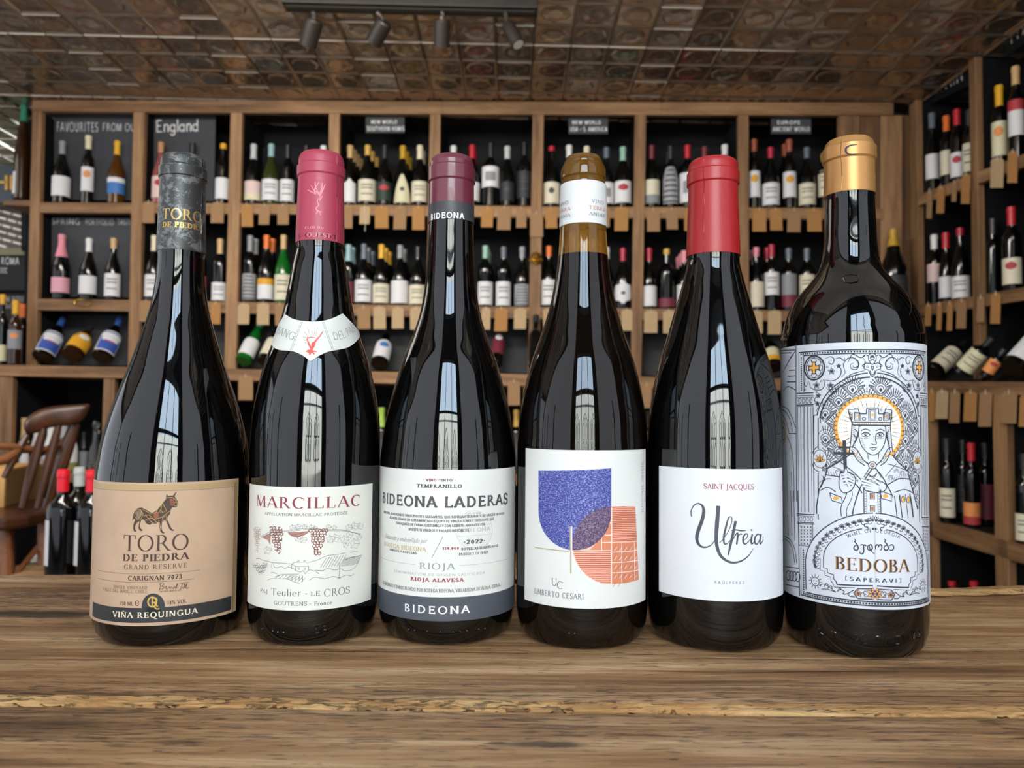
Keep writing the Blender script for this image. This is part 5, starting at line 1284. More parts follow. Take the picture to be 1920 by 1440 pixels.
for q in range(7): V.line([(-92 + q * 4, 0 + q * 12), (-76 + q * 4, 4 + q * 12)], 2.2, INK6, 12); V.line([(14, -22 + q * 9), (24, -18 + q * 9)], 2.2, INK6, 12)
C = at(860, 700)
C.poly([(-172, -50), (-140, 70), (136, 70), (150, -50), (96, -58), (92, -20), (48, -20), (44, -66), (-40, -66), (-44, -20), (-92, -20), (-100, -58)], PWF, 13)
C.line([(-140, 70), (-172, -50), (-100, -58), (-92, -20), (-44, -20), (-40, -66), (44, -66), (48, -20), (92, -20), (96, -58), (150, -50), (136, 70)], 8, INK6, 14)
C.line([(-146, 46), (140, 46)], 6, INK6, 14); C.line([(-140, 70), (136, 70)], 9, INK6, 14)
for q in range(19): C.disc(-132 + q * 14.6, 58, 4.5, 4.5, GO6, 14, 8); C.disc(-132 + q * 14.6, 58, 2.0, 2.0, INK6, 15, 6)
for (x, w, h) in ((0, 26, 40), (-108, 20, 30), (100, 18, 30), (-152, 8, 26), (140, 8, 26)):
    y = -12 if x == 0 else 0
    C.line([(x - w, y - h), (x + w, y - h), (x + w, y + h), (x - w, y + h), (x - w, y - h)], 6, INK6, 14); C.line([(x - w + 9, y - h + 9), (x + w - 9, y - h + 9), (x + w - 9, y + h - 9), (x - w + 9, y + h - 9), (x - w + 9, y - h + 9)], 4, INK6, 14)
    C.poly([(x, y - h * .45), (x + w * .45, y), (x, y + h * .45), (x - w * .45, y)], GO6, 15)
for x in (-60, 58): C.ring(x, 20, 12, 12, 5, INK6, 14, 0, 360, 12)
# cloak, brooch, cross, hands
for st, w in (([(-172, 20), (-250, 90), (-330, 150)], 5), ([(-230, 95), (-110, 200), (-20, 330)], 6), ([(-350, 200), (-230, 215), (-130, 260), (-80, 330)], 7), ([(0, 130), (-40, 190), (-90, 280), (-140, 440), (-150, 520)], 7), ([(10, 130), (60, 190), (110, 280), (150, 360)], 7), ([(300, 220), (200, 215), (110, 260)], 7), ([(290, 160), (180, 120), (110, 100)], 5), ([(-60, 80), (-20, 110)], 5), ([(60, 80), (20, 110)], 5), ([(-300, 130), (-180, 170), (-110, 200)], 4), ([(180, 100), (130, 150), (90, 200)], 4), ([(-390, 330), (-330, 300), (-270, 330)], 6), ([(340, 330), (250, 300), (160, 320)], 6), ([(-380, 300), (-350, 240), (-300, 230)], 5), ([(-200, 250), (-190, 340), (-230, 440), (-230, 520)], 5), ([(-170, 260), (-150, 350), (-190, 460), (-190, 520)], 4), ([(200, 340), (215, 440), (225, 520)], 7), ([(300, 330), (325, 430), (335, 520)], 7), ([(255, 335), (270, 440), (280, 520)], 5), ([(160, 345), (170, 430), (180, 520)], 6)):
    R_.line(st, w, INK6, 10, True)
for q in range(9):
    R_.line([(-330 + q * 22, 165 + q * 7), (-318 + q * 22, 195 + q * 6)], 3, INK6, 10); R_.line([(285 - q * 20, 165 + q * 6), (275 - q * 20, 195 + q * 5)], 3, INK6, 10)
for (x, y) in ((-250, 175), (-180, 200), (-130, 235), (180, 160), (230, 175), (130, 210)): R_.ring(x, y, 20, 20, 3.5, INK6, 10, 150, 390, 10); R_.ring(x, y, 10, 10, 3, INK6, 10, 150, 390, 8)
for q in range(22): R_.disc(205 + q * .9, 345 + q * 8, 4.5, 4.5, INK6, 10, 7); R_.disc(300 + q * 1.4, 345 + q * 8, 4.5, 4.5, INK6, 10, 7)
for (x, y) in ((235, 375), (285, 380)): R_.poly([(x - 12, y - 18), (x + 8, y - 20), (x + 12, y + 14), (x - 8, y + 20)], GO6, 11); R_.ring(x, y, 17, 24, 4, INK6, 11, 0, 360, 12)
R_.disc(-5, 112, 32, 32, INK6, 11, 20); R_.disc(-5, 112, 25, 25, PWF, 12, 20); R_.ring(-5, 112, 13, 13, 6, INK6, 13, 0, 360, 12); R_.disc(-5, 112, 7, 7, GO6, 13, 10)
for q in range(8): R_.disc(-30 - q * 5, 140 + q * 9, 5, 5, INK6, 12, 7); R_.disc(22 + q * 5, 140 + q * 9, 5, 5, INK6, 12, 7)
R_.line([(-40, 175), (-6, 200), (28, 172)], 6, INK6, 12, True); R_.line([(-30, 190), (-6, 215), (20, 190)], 4, INK6, 12, True)
X_ = at(620, 1040)
X_.poly([(-14, -120), (14, -120), (18, 150), (-6, 150)], INK6, 14); X_.poly([(-80, -26), (72, -26), (72, -6), (-80, -6)], INK6, 14); X_.poly([(-46, -72), (40, -72), (40, -54), (-46, -54)], INK6, 14); X_.poly([(-30, 118), (50, 140), (46, 156), (-32, 134)], INK6, 14)
def hand(l, palm, fingers, thumb):
    l.poly(spline(palm, True), PWF, 12); l.line(spline(palm, True), 6, INK6, 13)
    for f in fingers: l.line(f, 20, INK6, 13, True); l.line(f, 13, PWF, 14, True)
    l.line(thumb, 20, INK6, 13, True); l.line(thumb, 13, PWF, 15, True)
hand(at(640, 1265), [(-45, -60), (10, -75), (55, -40), (60, 10), (30, 70), (-25, 90), (-55, 40)], [[(35, -45), (0, -62), (-38, -50)], [(42, -22), (5, -40), (-36, -28)], [(45, 2), (8, -14), (-30, -4)], [(42, 24), (10, 12), (-22, 20)]], [(20, 40), (-6, -20), (-4, -95)])
hand(at(880, 1300), [(-80, -20), (-20, -50), (60, -25), (90, 10), (60, 50), (-10, 55), (-70, 35)], [[(30, 10), (-30, -20), (-95, -40)], [(30, 22), (-30, 0), (-92, -16)], [(30, 34), (-28, 20), (-84, 8)], [(24, 44), (-24, 38), (-66, 30)]], [(40, -10), (0, -40), (-40, -58)])
for (x, y, s) in ((545, 1390, 1), (975, 1370, -1)):
    l = at(x, y); l.poly([(-45, -20), (40, 10), (48, 60), (-30, 40)], PWF, 12); l.line([(-45, -20), (40, 10), (48, 60), (-30, 40), (-45, -20)], 6, INK6, 13); l.disc(0, 20, 22, 14, GO6, 13)
l = at(860, 1395); l.poly([(-60, -55), (60, -55), (62, 220), (-62, 220)], PWF, 12); l.line([(-60, 220), (-60, -55), (60, -55), (62, 220)], 6, INK6, 13); l.line([(-40, 220), (-40, -35), (40, -35), (42, 220)], 4, INK6, 13)
for y in (0, 95): l.line([(-16, y - 22), (16, y - 22), (16, y + 22), (-16, y + 22), (-16, y - 22)], 5, INK6, 13); l.poly([(-10, y - 16), (10, y - 16), (10, y + 16), (-10, y + 16)], ink('engraving_rust', '#a86a3a'), 13)
for q in range(12): l.disc(-50, -40 + q * 20, 4, 4, INK6, 13, 7); l.disc(50, -40 + q * 20, 4, 4, INK6, 13, 7)
# lower arched panel
a.o = CB
ub_c = uc
def lower():
    a.o = (1447.6, 920, 4.5)
    A0 = [(850 - 562 * math.cos(t), 600 - 412 * math.sin(t)) for t in [math.radians(90 * k / 24) for k in range(25)]]
    out = [(292, 830)] + A0
    a.poly(out + [(856, 188), (856, 830)], PWF, 16)
    a.line(out, 8, INK6, 17)
    A1 = [(850 - 412 * math.cos(t), 560 - 246 * math.sin(t)) for t in [math.radians(90 * k / 24) for k in range(21)]]
    inner = [(546, 790), (546, 770), (522, 742), (522, 708), (472, 692), (468, 656), (438, 650)] + A1
    a.line(inner + [(760, 322)], 7, INK6, 17); a.line([(546, 790), (850, 800)], 9, INK6, 17)
    a.line([(410, 570), (410, 668), (445, 680), (450, 712), (498, 728), (500, 760), (520, 790), (526, 812), (700, 818)], 5, INK6, 17)
    for k in range(15):                               # leafy garland
        t = math.radians(-8 + 92 * k / 14); l = at(850 - 480 * math.cos(t), 580 - 330 * math.sin(t)); ang = t
        for q in range(5):
            s = ang + (q - 2) * .55; r = 30 if k % 3 == 1 else 22
            l.line([(0, 8), (-r * .5 * math.cos(s - .3), 8 - r * .6 * math.sin(s - .3)), (-r * math.cos(s), 8 - r * 1.1 * math.sin(s)), (-r * .5 * math.cos(s + .3), 8 - r * .6 * math.sin(s + .3)), (0, 8)], 4.5, INK6, 17)
        l.ring(18, 14, 12, 12, 4.5, INK6, 17, 0, 300, 10); l.disc(-16, -2, 6, 6, INK6, 17, 8)
    l = at(850, 235)                                  # lotus and brackets
    for k in range(3): t = -PI / 2 - k * .5; l.line([(0, 20), (26 * math.cos(t + .3), 20 + 26 * math.sin(t + .3)), (48 * math.cos(t), 20 + 42 * math.sin(t)), (26 * math.cos(t - .3), 20 + 26 * math.sin(t - .3)), (0, 20)], 5, INK6, 17)
    l.line([(-40, 40), (-62, 46), (-58, 66), (-40, 66), (-36, 84), (-50, 90)], 6, INK6, 17, True); l.disc(0, 78, 7, 10, INK6, 17)
    # sun faces and foliage in the lower corners
    l = at(368, 765)
    l.ring(0, 0, 34, 34, 5, INK6, 17); l.disc(-10, -6, 5, 5, INK6, 17); l.disc(12, -6, 5, 5, INK6, 17); l.line([(-12, 14), (0, 20), (12, 14)], 5, INK6, 17)
    for k in range(12): t = k * PI / 6; l.line([(40 * math.cos(t), 40 * math.sin(t)), (58 * math.cos(t), 58 * math.sin(t))], 5, INK6, 17)
    for st in ([(400, 800), (450, 790), (540, 855)], [(420, 830), (470, 830), (540, 855)], [(440, 810), (460, 780), (480, 800)], [(470, 822), (500, 800), (510, 826)], [(550, 850), (580, 832), (610, 850), (600, 870), (640, 866), (690, 836)], [(560, 845), (570, 820), (590, 836)], [(640, 870), (660, 890), (700, 895)]): a.line(st, 5.5, INK6, 17, True)
    a.line([(690, 862), (722, 825), (850, 826)], 8, PUR6, 17); a.line([(690, 862), (722, 908), (850, 914)], 8, PUR6, 17)
    def flower(l, r, n):
        for k in range(n):
            t = 2 * PI * k / n - PI / 2; q = [(0, 0), (r * .55 * math.cos(t - .42), r * .55 * math.sin(t - .42)), (r * math.cos(t), r * math.sin(t)), (r * .55 * math.cos(t + .42), r * .55 * math.sin(t + .42))]
            l.poly(q, GO6, 18); l.line(q + [q[0]], 4, PUR6, 19)
        l.disc(0, 0, r * .2, r * .2, PUR6, 19, 10)
    flower(at(728, 866), 32, 5); flower(at(850, 868), 50, 6)
    l = at(786, 868); l.ring(0, -8, 12, 12, 4, PUR6, 18, 60, 360, 10); l.ring(0, 12, 9, 9, 4, PUR6, 18, 0, 300, 10)
    # column foot
    for (y, w) in ((190, 7), (205, 4), (262, 7), (272, 4)): a.line([(212, y + 4), (290, y + 10), (358, y + 12)], w, INK6)
    for k in range(4): a.ring(245 + k * 30, 240, 11, 18, 4, INK6, 2, 10)
    a.line([(228, 278), (232, 462), (346, 472), (344, 284), (228, 278)], 7, INK6)
    for i in range(4):
        for j in range(6): l = at(250 + i * 26, 306 + j * 28); l.line([(-9, -9), (9, 9)], 4, INK6); l.line([(-9, 9), (9, -9)], 4, INK6)
    v1 = a.P(700, 925)[1]; v2 = a.P(700, 958)[1]; uE = a.P(250, 600)[0]; w = .00035
    a.rect(uE, uc, v2 - w, v2 + w, INK6, 18); a.rect(uE + .0035, uc, v1 - w, v1 + w, INK6, 18)
    for k in range(27): Loc(uE + .0018 + (uc - uE - .0018) * k / 26, (v1 + v2) / 2).disc(0, 0, 7.5, 7.5, INK6, 18, 10)
    lt = a.P(250, 480)[1]; a.rect(uE - w / 2, uE + w / 2, v2, lt, INK6, 18)
    for k in range(19): Loc(uE + .0018, v1 + (lt - v1) * k / 19).poly([(-6, -6), (6, -6), (6, 6), (-6, 6)], INK6, 18)
mirrored(lower)
a.o = CB
a.text_along('WINE OF GEORGIA', [(628, 398), (735, 364), (845, 352), (955, 366), (1058, 408)], 26, INK6, .13, .11, 0, .2, 18)
v_ = [a.P(850, y)[1] for y in (672, 580)]
for dx, m, L in ((-.00042, ink('engraving_ochre', '#c99a52'), 18), (.0, BRN, 19)):
    uA = a.P(522, 630)[0] + dx; uB = a.P(1140, 630)[0] + dx
    a.text('BEDOBA', 0, 0, 686, 578, m, .145, .045, .07, .05, L, u=(uA, uB), xc=850)
a.text('[SAPERAVI]', 604, 1072, 772, 738, INK6, .13, .11, 0, .26, 18, xc=850)
# the name once more in its own script
def geo(x, kind):
    g = {'ban': [[(0, -62), (14, -50), (6, -38), (20, -20), (34, 4), (34, 24), (18, 36), (2, 26), (2, 6), (16, -6), (32, 2)]],
         'en': [[(0, -2), (10, -12), (24, -8), (26, 10), (26, 50), (12, 66), (-4, 58), (-4, 44)], [(26, -2), (38, -10), (46, 2)]],
         'don': [[(18, -12), (2, 2), (4, 26), (20, 36), (38, 26), (40, 4), (28, -12), (14, 0), (30, 40), (60, 66)]],
         'on': [[(0, 30), (-2, 4), (10, -12), (22, -2), (24, 12)], [(24, 12), (26, -4), (38, -12), (50, 2), (46, 28), (34, 36)]],
         'an': [[(2, 24), (14, 36), (32, 30), (38, 8), (28, -10), (10, -8), (4, 2)]]}[kind]
    for st in g: a.line([(x + px, 466 + py) for px, py in st], [5, 9, 9, 5], INK6, 18, True)
for x, k in ((680, 'ban'), (734, 'en'), (792, 'don'), (862, 'on'), (930, 'ban'), (972, 'an')): geo(x, k)
# side panel round the left edge
a.o = CA
a.line([(200, 60), (201, 700), (206, 1440)], 8, INK6, 3)
a.o = CB; a.line([(208, 0), (216, 400), (226, 888)], 8, INK6, 3)
for st in ([(100, 385), (150, 420), (185, 500), (200, 610)], [(100, 405), (140, 440), (170, 510), (182, 610)], [(105, 640), (222, 655)], [(108, 790), (222, 815)], [(150, 0), (160, 380)], [(175, 0), (184, 420)], [(125, 200), (130, 380)]): a.line(st, 7, INK6, 2, True)
for k in range(4): a.ring(130 + k * 26, 715 + k * 4, 20, 40, 8, INK6, 2, 14)
a.o = CA
for st in ([(66, 128), (195, 122)], [(66, 150), (160, 146)], [(100, 290), (150, 200), (196, 130)], [(85, 320), (130, 230), (170, 160)], [(80, 610), (130, 640), (170, 720), (196, 800)], [(76, 640), (120, 670), (150, 740), (170, 830)], [(74, 680), (104, 720), (128, 790), (140, 850)], [(120, 860), (160, 980), (180, 1150), (185, 1440)], [(140, 850), (200, 850)], [(110, 1000), (130, 1440)], [(160, 1180), (166, 1440)], [(90, 480), (130, 440), (196, 470)], [(140, 300), (196, 296)], [(130, 350), (196, 346)], [(120, 400), (196, 400)]): a.line(st, 7, INK6, 2, True)
a.ring(92, 840, 24, 92, 14, GO6, 3, 20); a.ring(90, 850, 12, 54, 8, INK6, 3, 16)
a.build('front_label', b.root, du=.0022, step=.00002, label='blue-white paper label with an engraved crowned figure and gold details')
a = Art(b, b.rad).crop(1450, 920, 4.5); a.Rref = b.R
emboss(b, a, digits('B', 375, 1165, 40, 60, 0) + digits('24', 485, 1185, 40, 66, 45) + digits('22', 672, 1215, 45, 72, 28) + digits('075', 865, 1228, 36, 66, 46) + digits('l', 1092, 1226, 40, 62, 0) + digits('72', 1172, 1190, 22, 56, 20), [])
a.o = (1240, 430, 4)
emboss(b, a, [[(1366, 365), (1375, 345), (1420, 338), (1466, 345), (1478, 368), (1468, 395), (1420, 404), (1376, 396), (1366, 365)]], [], 'glass_seal')
# ------------------------------------------------------------------ wine bottles in the racks
CAPC = {'grey': '#86898a', 'silver': '#b9bcbc', 'cream': '#d9cfae', 'yellow': '#d9a21c', 'tan': '#c3a06c', 'gold': '#c9a24a', 'mustard': '#b98f1d', 'white': '#dcdcd8', 'red': '#b81f2c', 'dark': '#1c1d20', 'black': '#0e0f11',
        'copper': '#9a4f36', 'maroon': '#6a2430', 'pink': '#d98793', 'orange': '#d86a1f', 'crimson': '#a81d36', 'blue': '#2b4f8e', 'green': '#2f7d62', 'mint': '#8fb5a2', 'slate': '#5b6470', 'cork': '#b0805a', 'teal': '#8fb0b4', 'lime': '#9cc04a', 'bright red': '#e0182c'}
LABC = {'white': '#d6d5d6', 'cream': '#d2cab2', 'blush': '#d3b9b4', 'pink': '#d49aa8', 'blue': '#3a6fae', 'dark green': '#1d2b22', 'dark': '#24252a', 'grey': '#84868c', 'ivory': '#cfc8a6', 'maroon': '#5c1f2a', 'yellow': '#d39a22', 'red': '#a83038', 'lace': '#9a9c9f', 'orange': '#d98a4c', 'burgundy': '#6e2434', 'royal blue': '#2f4fa0'}
GLC = {'black': '#060707', 'amber': '#4a2c0a', 'green': '#0f5a1c', 'olive': '#2b3414', 'rose': '#8a4a48', 'clear': '#b9b06a', 'brown': '#2a1606'}
KIND = {'bord': [(0, .90), (.012, 1), (.60, 1), (.655, .94), (.70, .70), (.73, .5), (.76, 0), (.98, 0), (1, 0)],
        'burg': [(0, .90), (.012, 1), (.42, 1), (.50, .95), (.58, .80), (.66, .58), (.72, .44), (.80, 0), (1, 0)],
        'flute': [(0, .90), (.012, 1), (.38, 1), (.52, .88), (.68, .62), (.82, .46), (.90, 0), (1, 0)],
        'champ': [(0, .90), (.012, 1), (.46, 1), (.54, .95), (.63, .76), (.71, .56), (.79, .46), (.86, 0), (1, 0)]}
def gm(c): return mat('rack_glass_' + c, GLC[c], .06, var=0, ior=1.5, trans=0.5 if c in ('clear',) else 0)
def cm(c): return mat('rack_foil_' + c, CAPC[c], .4, var=.05)
def lm(c): return mat('rack_label_' + c, LABC[c], .6, var=.04)
M_LMARK = mat('label_print', '#3c3a3a', .6, var=.1)
MESHES = {}
def bottle_meshes(kind, glass, cap, r, H, capt, lab):
    """lab: None or (colour, t0, t1, deco, half angle in degrees)"""
    rn = min(0.0145, r * .5) if kind != 'champ' else .0165
    key = (kind, glass, cap, round(r, 4), round(H, 3), capt, lab)
    if key in MESHES: return MESHES[key]
    prof = []
    for t, f in KIND[kind]:
        rr = r * f if f > 0 else rn
        if f > 0: rr = max(rr, rn)
        prof.append((rr, t * H))
    prof = smooth_prof(prof, .012)
    def rad(z): return radius_at(prof, z)
    mb = MB(); mb.lathe(cut(prof, 0, H * capt + .004), 20); g = mb.mesh('glass_body', gm(glass))
    mb = MB(); z0 = H * capt
    cp = [(rad(z0) + .0008, z0), (rad(H * (capt + 1) / 2) + .0008, H * (capt + 1) / 2), (rn + .0010, H - .022), (rn + .0026, H - .021), (rn + .0026, H - .010), (rn + .0012, H - .009), (rn + .0012, H - .001), (rn * .8, H)]
    cp = [cp[0]] + [q for q in cp[1:] if q[1] > z0 + .004]
    mb.lathe(cp, 20); c = mb.mesh('capsule', cm(cap)); l = None
    if lab:
        col, t0, t1, deco, ha = lab; mb = MB(); ha = math.radians(ha)
        def patch(a0, a1, z0, z1, mi, off, shape=None, n=12, m=6):
            vs_ = []
            for j in range(m + 1):
                f = j / m; z = z0 + (z1 - z0) * f; s = 1.0
                if shape == 'tri': s = max(.04, 1 - f) ** .7
                if shape == 'round': s = math.sqrt(max(0.02, 1 - (2 * f - 1) ** 2))
                if shape == 'dome': s = 1 if f < .7 else math.sqrt(max(0.02, 1 - ((f - .7) / .3) ** 2))
                for i in range(n + 1):
                    a = (a0 + a1) / 2 + (a1 - a0) / 2 * s * (2 * i / n - 1); rr = rad(z) + off
                    vs_.append((rr * math.sin(a), -rr * math.cos(a), z))
            mb.add(vs_, [(j * (n + 1) + i, j * (n + 1) + i + 1, (j + 1) * (n + 1) + i + 1, (j + 1) * (n + 1) + i) for j in range(m) for i in range(n)], mi, True)
        z0, z1 = t0 * H, t1 * H; dz = z1 - z0
        shape = deco if deco in ('tri', 'round', 'dome') else None
        patch(-ha, ha, z0, z1, 0, .0008, shape)
        mats = [lm(col), M_LMARK]
        if deco == 'lines':
            for f in (.72, .58, .3): patch(-ha * .5, ha * .5, z0 + dz * f, z0 + dz * (f + .045), 1, .0012, None, 8, 1)
        elif deco == 'mark': patch(-ha * .25, ha * .25, z0 + dz * .45, z0 + dz * .75, 1, .0012, 'round', 8, 6)
        elif deco in LABC: patch(-ha * .45, ha * .45, z0 + dz * .55, z0 + dz * .85, 2, .0012, 'round', 8, 6); mats.append(lm(deco))
        elif deco.startswith('band:'): patch(-ha, ha, z0, z0 + dz * .36, 2, .0012, None, 10, 2); mats.append(lm(deco[5:]))
        elif deco.startswith('top:'): patch(-ha, ha, z1 - dz * .3, z1, 2, .0012, None, 10, 2); mats.append(lm(deco[4:]))
        elif deco == 'pic': patch(-ha * .45, ha * .45, z0 + dz * .3, z0 + dz * .72, 2, .0012, None, 8, 2); mats.append(lm('grey'))
        elif deco in ('tri', 'round'): patch(-ha * .2, ha * .2, z0 + dz * .4, z0 + dz * .55, 1, .0012, 'round', 8, 5)
        elif deco.startswith('panel:'):
            patch(-ha * .88, ha * .88, z0 + dz * .05, z0 + dz * .94, 2, .0012, None, 10, 3); patch(-ha * .7, ha * .7, z0 + dz * .5, z0 + dz * .66, 0, .0016, None, 8, 1); patch(-ha * .5, ha * .5, z0 + dz * .44, z0 + dz * .48, 3, .0016, None, 8, 1); mats += [lm(deco[6:]), lm('red')]
        elif deco == 'stripes':
            for q in range(7): patch(-ha * .9 * (1 - .09 * q), ha * .9 * (1 - .09 * q), z0 + dz * (.03 + q * .14), z0 + dz * (.08 + q * .14), 1, .0012, None, 8, 1)
        l = mb.mesh('label', mats)
    MESHES[key] = (g, c, l); return MESHES[key]
def place_bottle(loc, rot, kind, glass, cap, r, H, capt, lab, label, group, extra=None):
    root = bpy.data.objects.new('wine_bottle', None); COL.objects.link(root); root.empty_display_size = .03
    root.location = loc; root.rotation_euler = rot
    tag(root, label, 'wine bottle', group)
    g, c, l = bottle_meshes(kind, glass, cap, round(r, 3), round(H, 3), capt, lab)
    for nm, me in (('glass_body', g), ('capsule', c), ('label', l)):
        if me is None: continue
        o = bpy.data.objects.new(nm, me); COL.objects.link(o); o.parent = root
    return root
ORD = ['first', 'second', 'third', 'fourth', 'fifth', 'sixth', 'seventh', 'eighth', 'ninth', 'tenth']
def words_lab(lab, deco):
    if lab is None: return 'no label showing'
    d = {'lines': '', 'mark': ' emblem', 'tri': ' pointed', 'round': ' oval', 'pic': ' picture', 'stripes': ' patterned', 'plain': '', 'dome': ' dome-topped'}.get(deco, '')
    return '%s%s label' % (lab, d)
def shelf_row(pl, rows, shelf, inset, rowname, sect, sectno, facing, group, extra_turn=None):
    """rows: (x, y of the cap top, width, kind, glass, cap, cap bottom y, label, label top y, label bottom y, deco, [queued behind])"""
    for i, row in enumerate(rows):
        x, yt, w, kind, glass, cap, yc, lab, l0, l1, deco = row[:11]; behind = row[11] if len(row) > 11 else 0
        z0 = shelf(x)
        p = pl.at(x, (yt + l1) / 2, inset); t = pl.at(x, yt, inset); H = t.z - z0
        d = (Vector((p.x, p.y, 0)) - Vector((0, 0, 0))).length
        cosv = max(.5, p.y / d); r = w / 2 / F * p.y * cosv
        zz = lambda y: (pl.at(x, y, inset).z - z0) / H
        capt = round(max(.5, min(.95, zz(yc))), 2)
        L = None if lab is None else (lab, round(max(.02, zz(l1)), 2), round(min(.75, zz(l0)), 2), deco, 78)
        desc = '%s bottle, %s cap, %s, %s along %s of %s' % (glass, cap, words_lab(lab, deco), ORD[i], rowname, sect)
        place_bottle((p.x, p.y, z0), (0, 0, facing(p)), kind, glass, cap, r, H, capt, L, desc, group)
        for k in range(behind):
            if k >= 3: break
            q = p + (pl.n * (2 * r + .002)) * (k + 1)
            place_bottle((q.x, q.y, z0), (0, 0, facing(p)), kind, glass, cap, r, H, capt, None, '%s-capped bottle, %s behind the %s bottle in the %s of %s' % (cap, ORD[k], ORD[i], rowname, sect), group)
def face_cam(p): return -math.atan2(p.x, p.y) * .7
def sz(pl, pts, off=0.0): return lambda x: pl.at(x, line(x, pts), off + .002).z + .0018
BAYS = ['the first bay', 'the second bay', 'the third bay', 'the fourth bay', 'the fifth bay', 'the sixth bay', 'the seventh bay', 'the eighth bay']
TOPROW = [
 [(116, 265, 37, 'burg', 'black', 'grey', 290, 'white', 334, 370, 'plain'), (165, 255, 25, 'bord', 'black', 'cream', 281, 'white', 316, 361, 'orange'), (219, 265, 34, 'burg', 'amber', 'yellow', 291, 'blue', 336, 366, 'top:white')],
 [(301, 267, 32, 'burg', 'rose', 'cork', 287, 'blush', 334, 374, 'red'), (360, 268, 30, 'bord', 'black', 'dark', 290, None, 330, 370, 'plain'), (418, 270, 28, 'bord', 'black', 'yellow', 280, 'white', 336, 376, 'plain')],
 [(475, 271, 32, 'burg', 'black', 'silver', 299, 'blush', 343, 378, 'band:ivory'), (508, 271, 33, 'burg', 'olive', 'teal', 295, 'white', 340, 379, 'lines'), (539, 273, 27, 'bord', 'black', 'dark', 298, 'white', 340, 380, 'lines'), (574, 274, 28, 'bord', 'black', 'dark', 298, None, 340, 380, 'plain'), (606, 274, 29, 'burg', 'black', 'white', 290, 'white', 344, 380, 'plain')],
 [(656, 273, 25, 'burg', 'black', 'tan', 297, 'white', 338, 382, 'dome', 3), (689, 273, 34, 'burg', 'black', 'gold', 292, 'cream', 341, 381, 'lines', 2), (721, 273, 31, 'burg', 'black', 'dark', 298, 'dark green', 345, 380, 'red'), (755, 274, 32, 'burg', 'black', 'mustard', 299, 'ivory', 331, 383, 'tri', 2), (787, 273, 30, 'burg', 'black', 'cream', 299, 'cream', 343, 381, 'lines', 1)],
 [(850, 274, 28, 'bord', 'black', 'white', 294, None, 340, 380, 'plain'), (885, 273, 30, 'burg', 'black', 'red', 298, 'white', 345, 380, 'plain', 1), (920, 269, 33, 'bord', 'black', 'dark', 296, 'white', 316, 354, 'pic'), (951, 275, 29, 'burg', 'black', 'silver', 299, 'dark', 345, 380, 'mark'), (983, 268, 28, 'bord', 'black', 'black', 292, 'dark', 324, 374, 'lines')],
 [(1034, 275, 31, 'burg', 'black', 'red', 284, 'cream', 345, 385, 'mark'), (1067, 273, 29, 'burg', 'black', 'white', 297, 'white', 345, 385, 'plain'), (1100, 275, 30, 'burg', 'black', 'cream', 290, None, 345, 385, 'plain'), (1137, 277, 28, 'burg', 'black', 'slate', 298, 'white', 346, 384, 'pic'), (1168, 276, 32, 'burg', 'black', 'mint', 302, 'white', 343, 383, 'red')],
 [(1222, 273, 30, 'burg', 'black', 'maroon', 299, 'cream', 341, 385, 'band:grey'), (1257, 275, 29, 'burg', 'black', 'dark', 300, 'lace', 315, 385, 'stripes', 1), (1289, 273, 31, 'bord', 'black', 'red', 298, 'white', 328, 382, 'pic'), (1321, 276, 28, 'burg', 'black', 'maroon', 300, None, 340, 380, 'plain'), (1359, 272, 29, 'bord', 'black', 'white', 293, None, 340, 380, 'plain')],
 [(1414, 262, 24, 'bord', 'black', 'copper', 286, 'white', 324, 372, 'yellow'), (1445, 277, 33, 'burg', 'black', 'crimson', 298, 'white', 347, 387, 'lines'), (1480, 262, 26, 'bord', 'black', 'copper', 286, 'white', 325, 372, 'yellow', 1), (1513, 277, 33, 'burg', 'black', 'slate', 298, 'cream', 347, 386, 'lines'), (1546, 288, 26, 'bord', 'black', 'gold', 304, 'cream', 322, 370, 'lines')]]
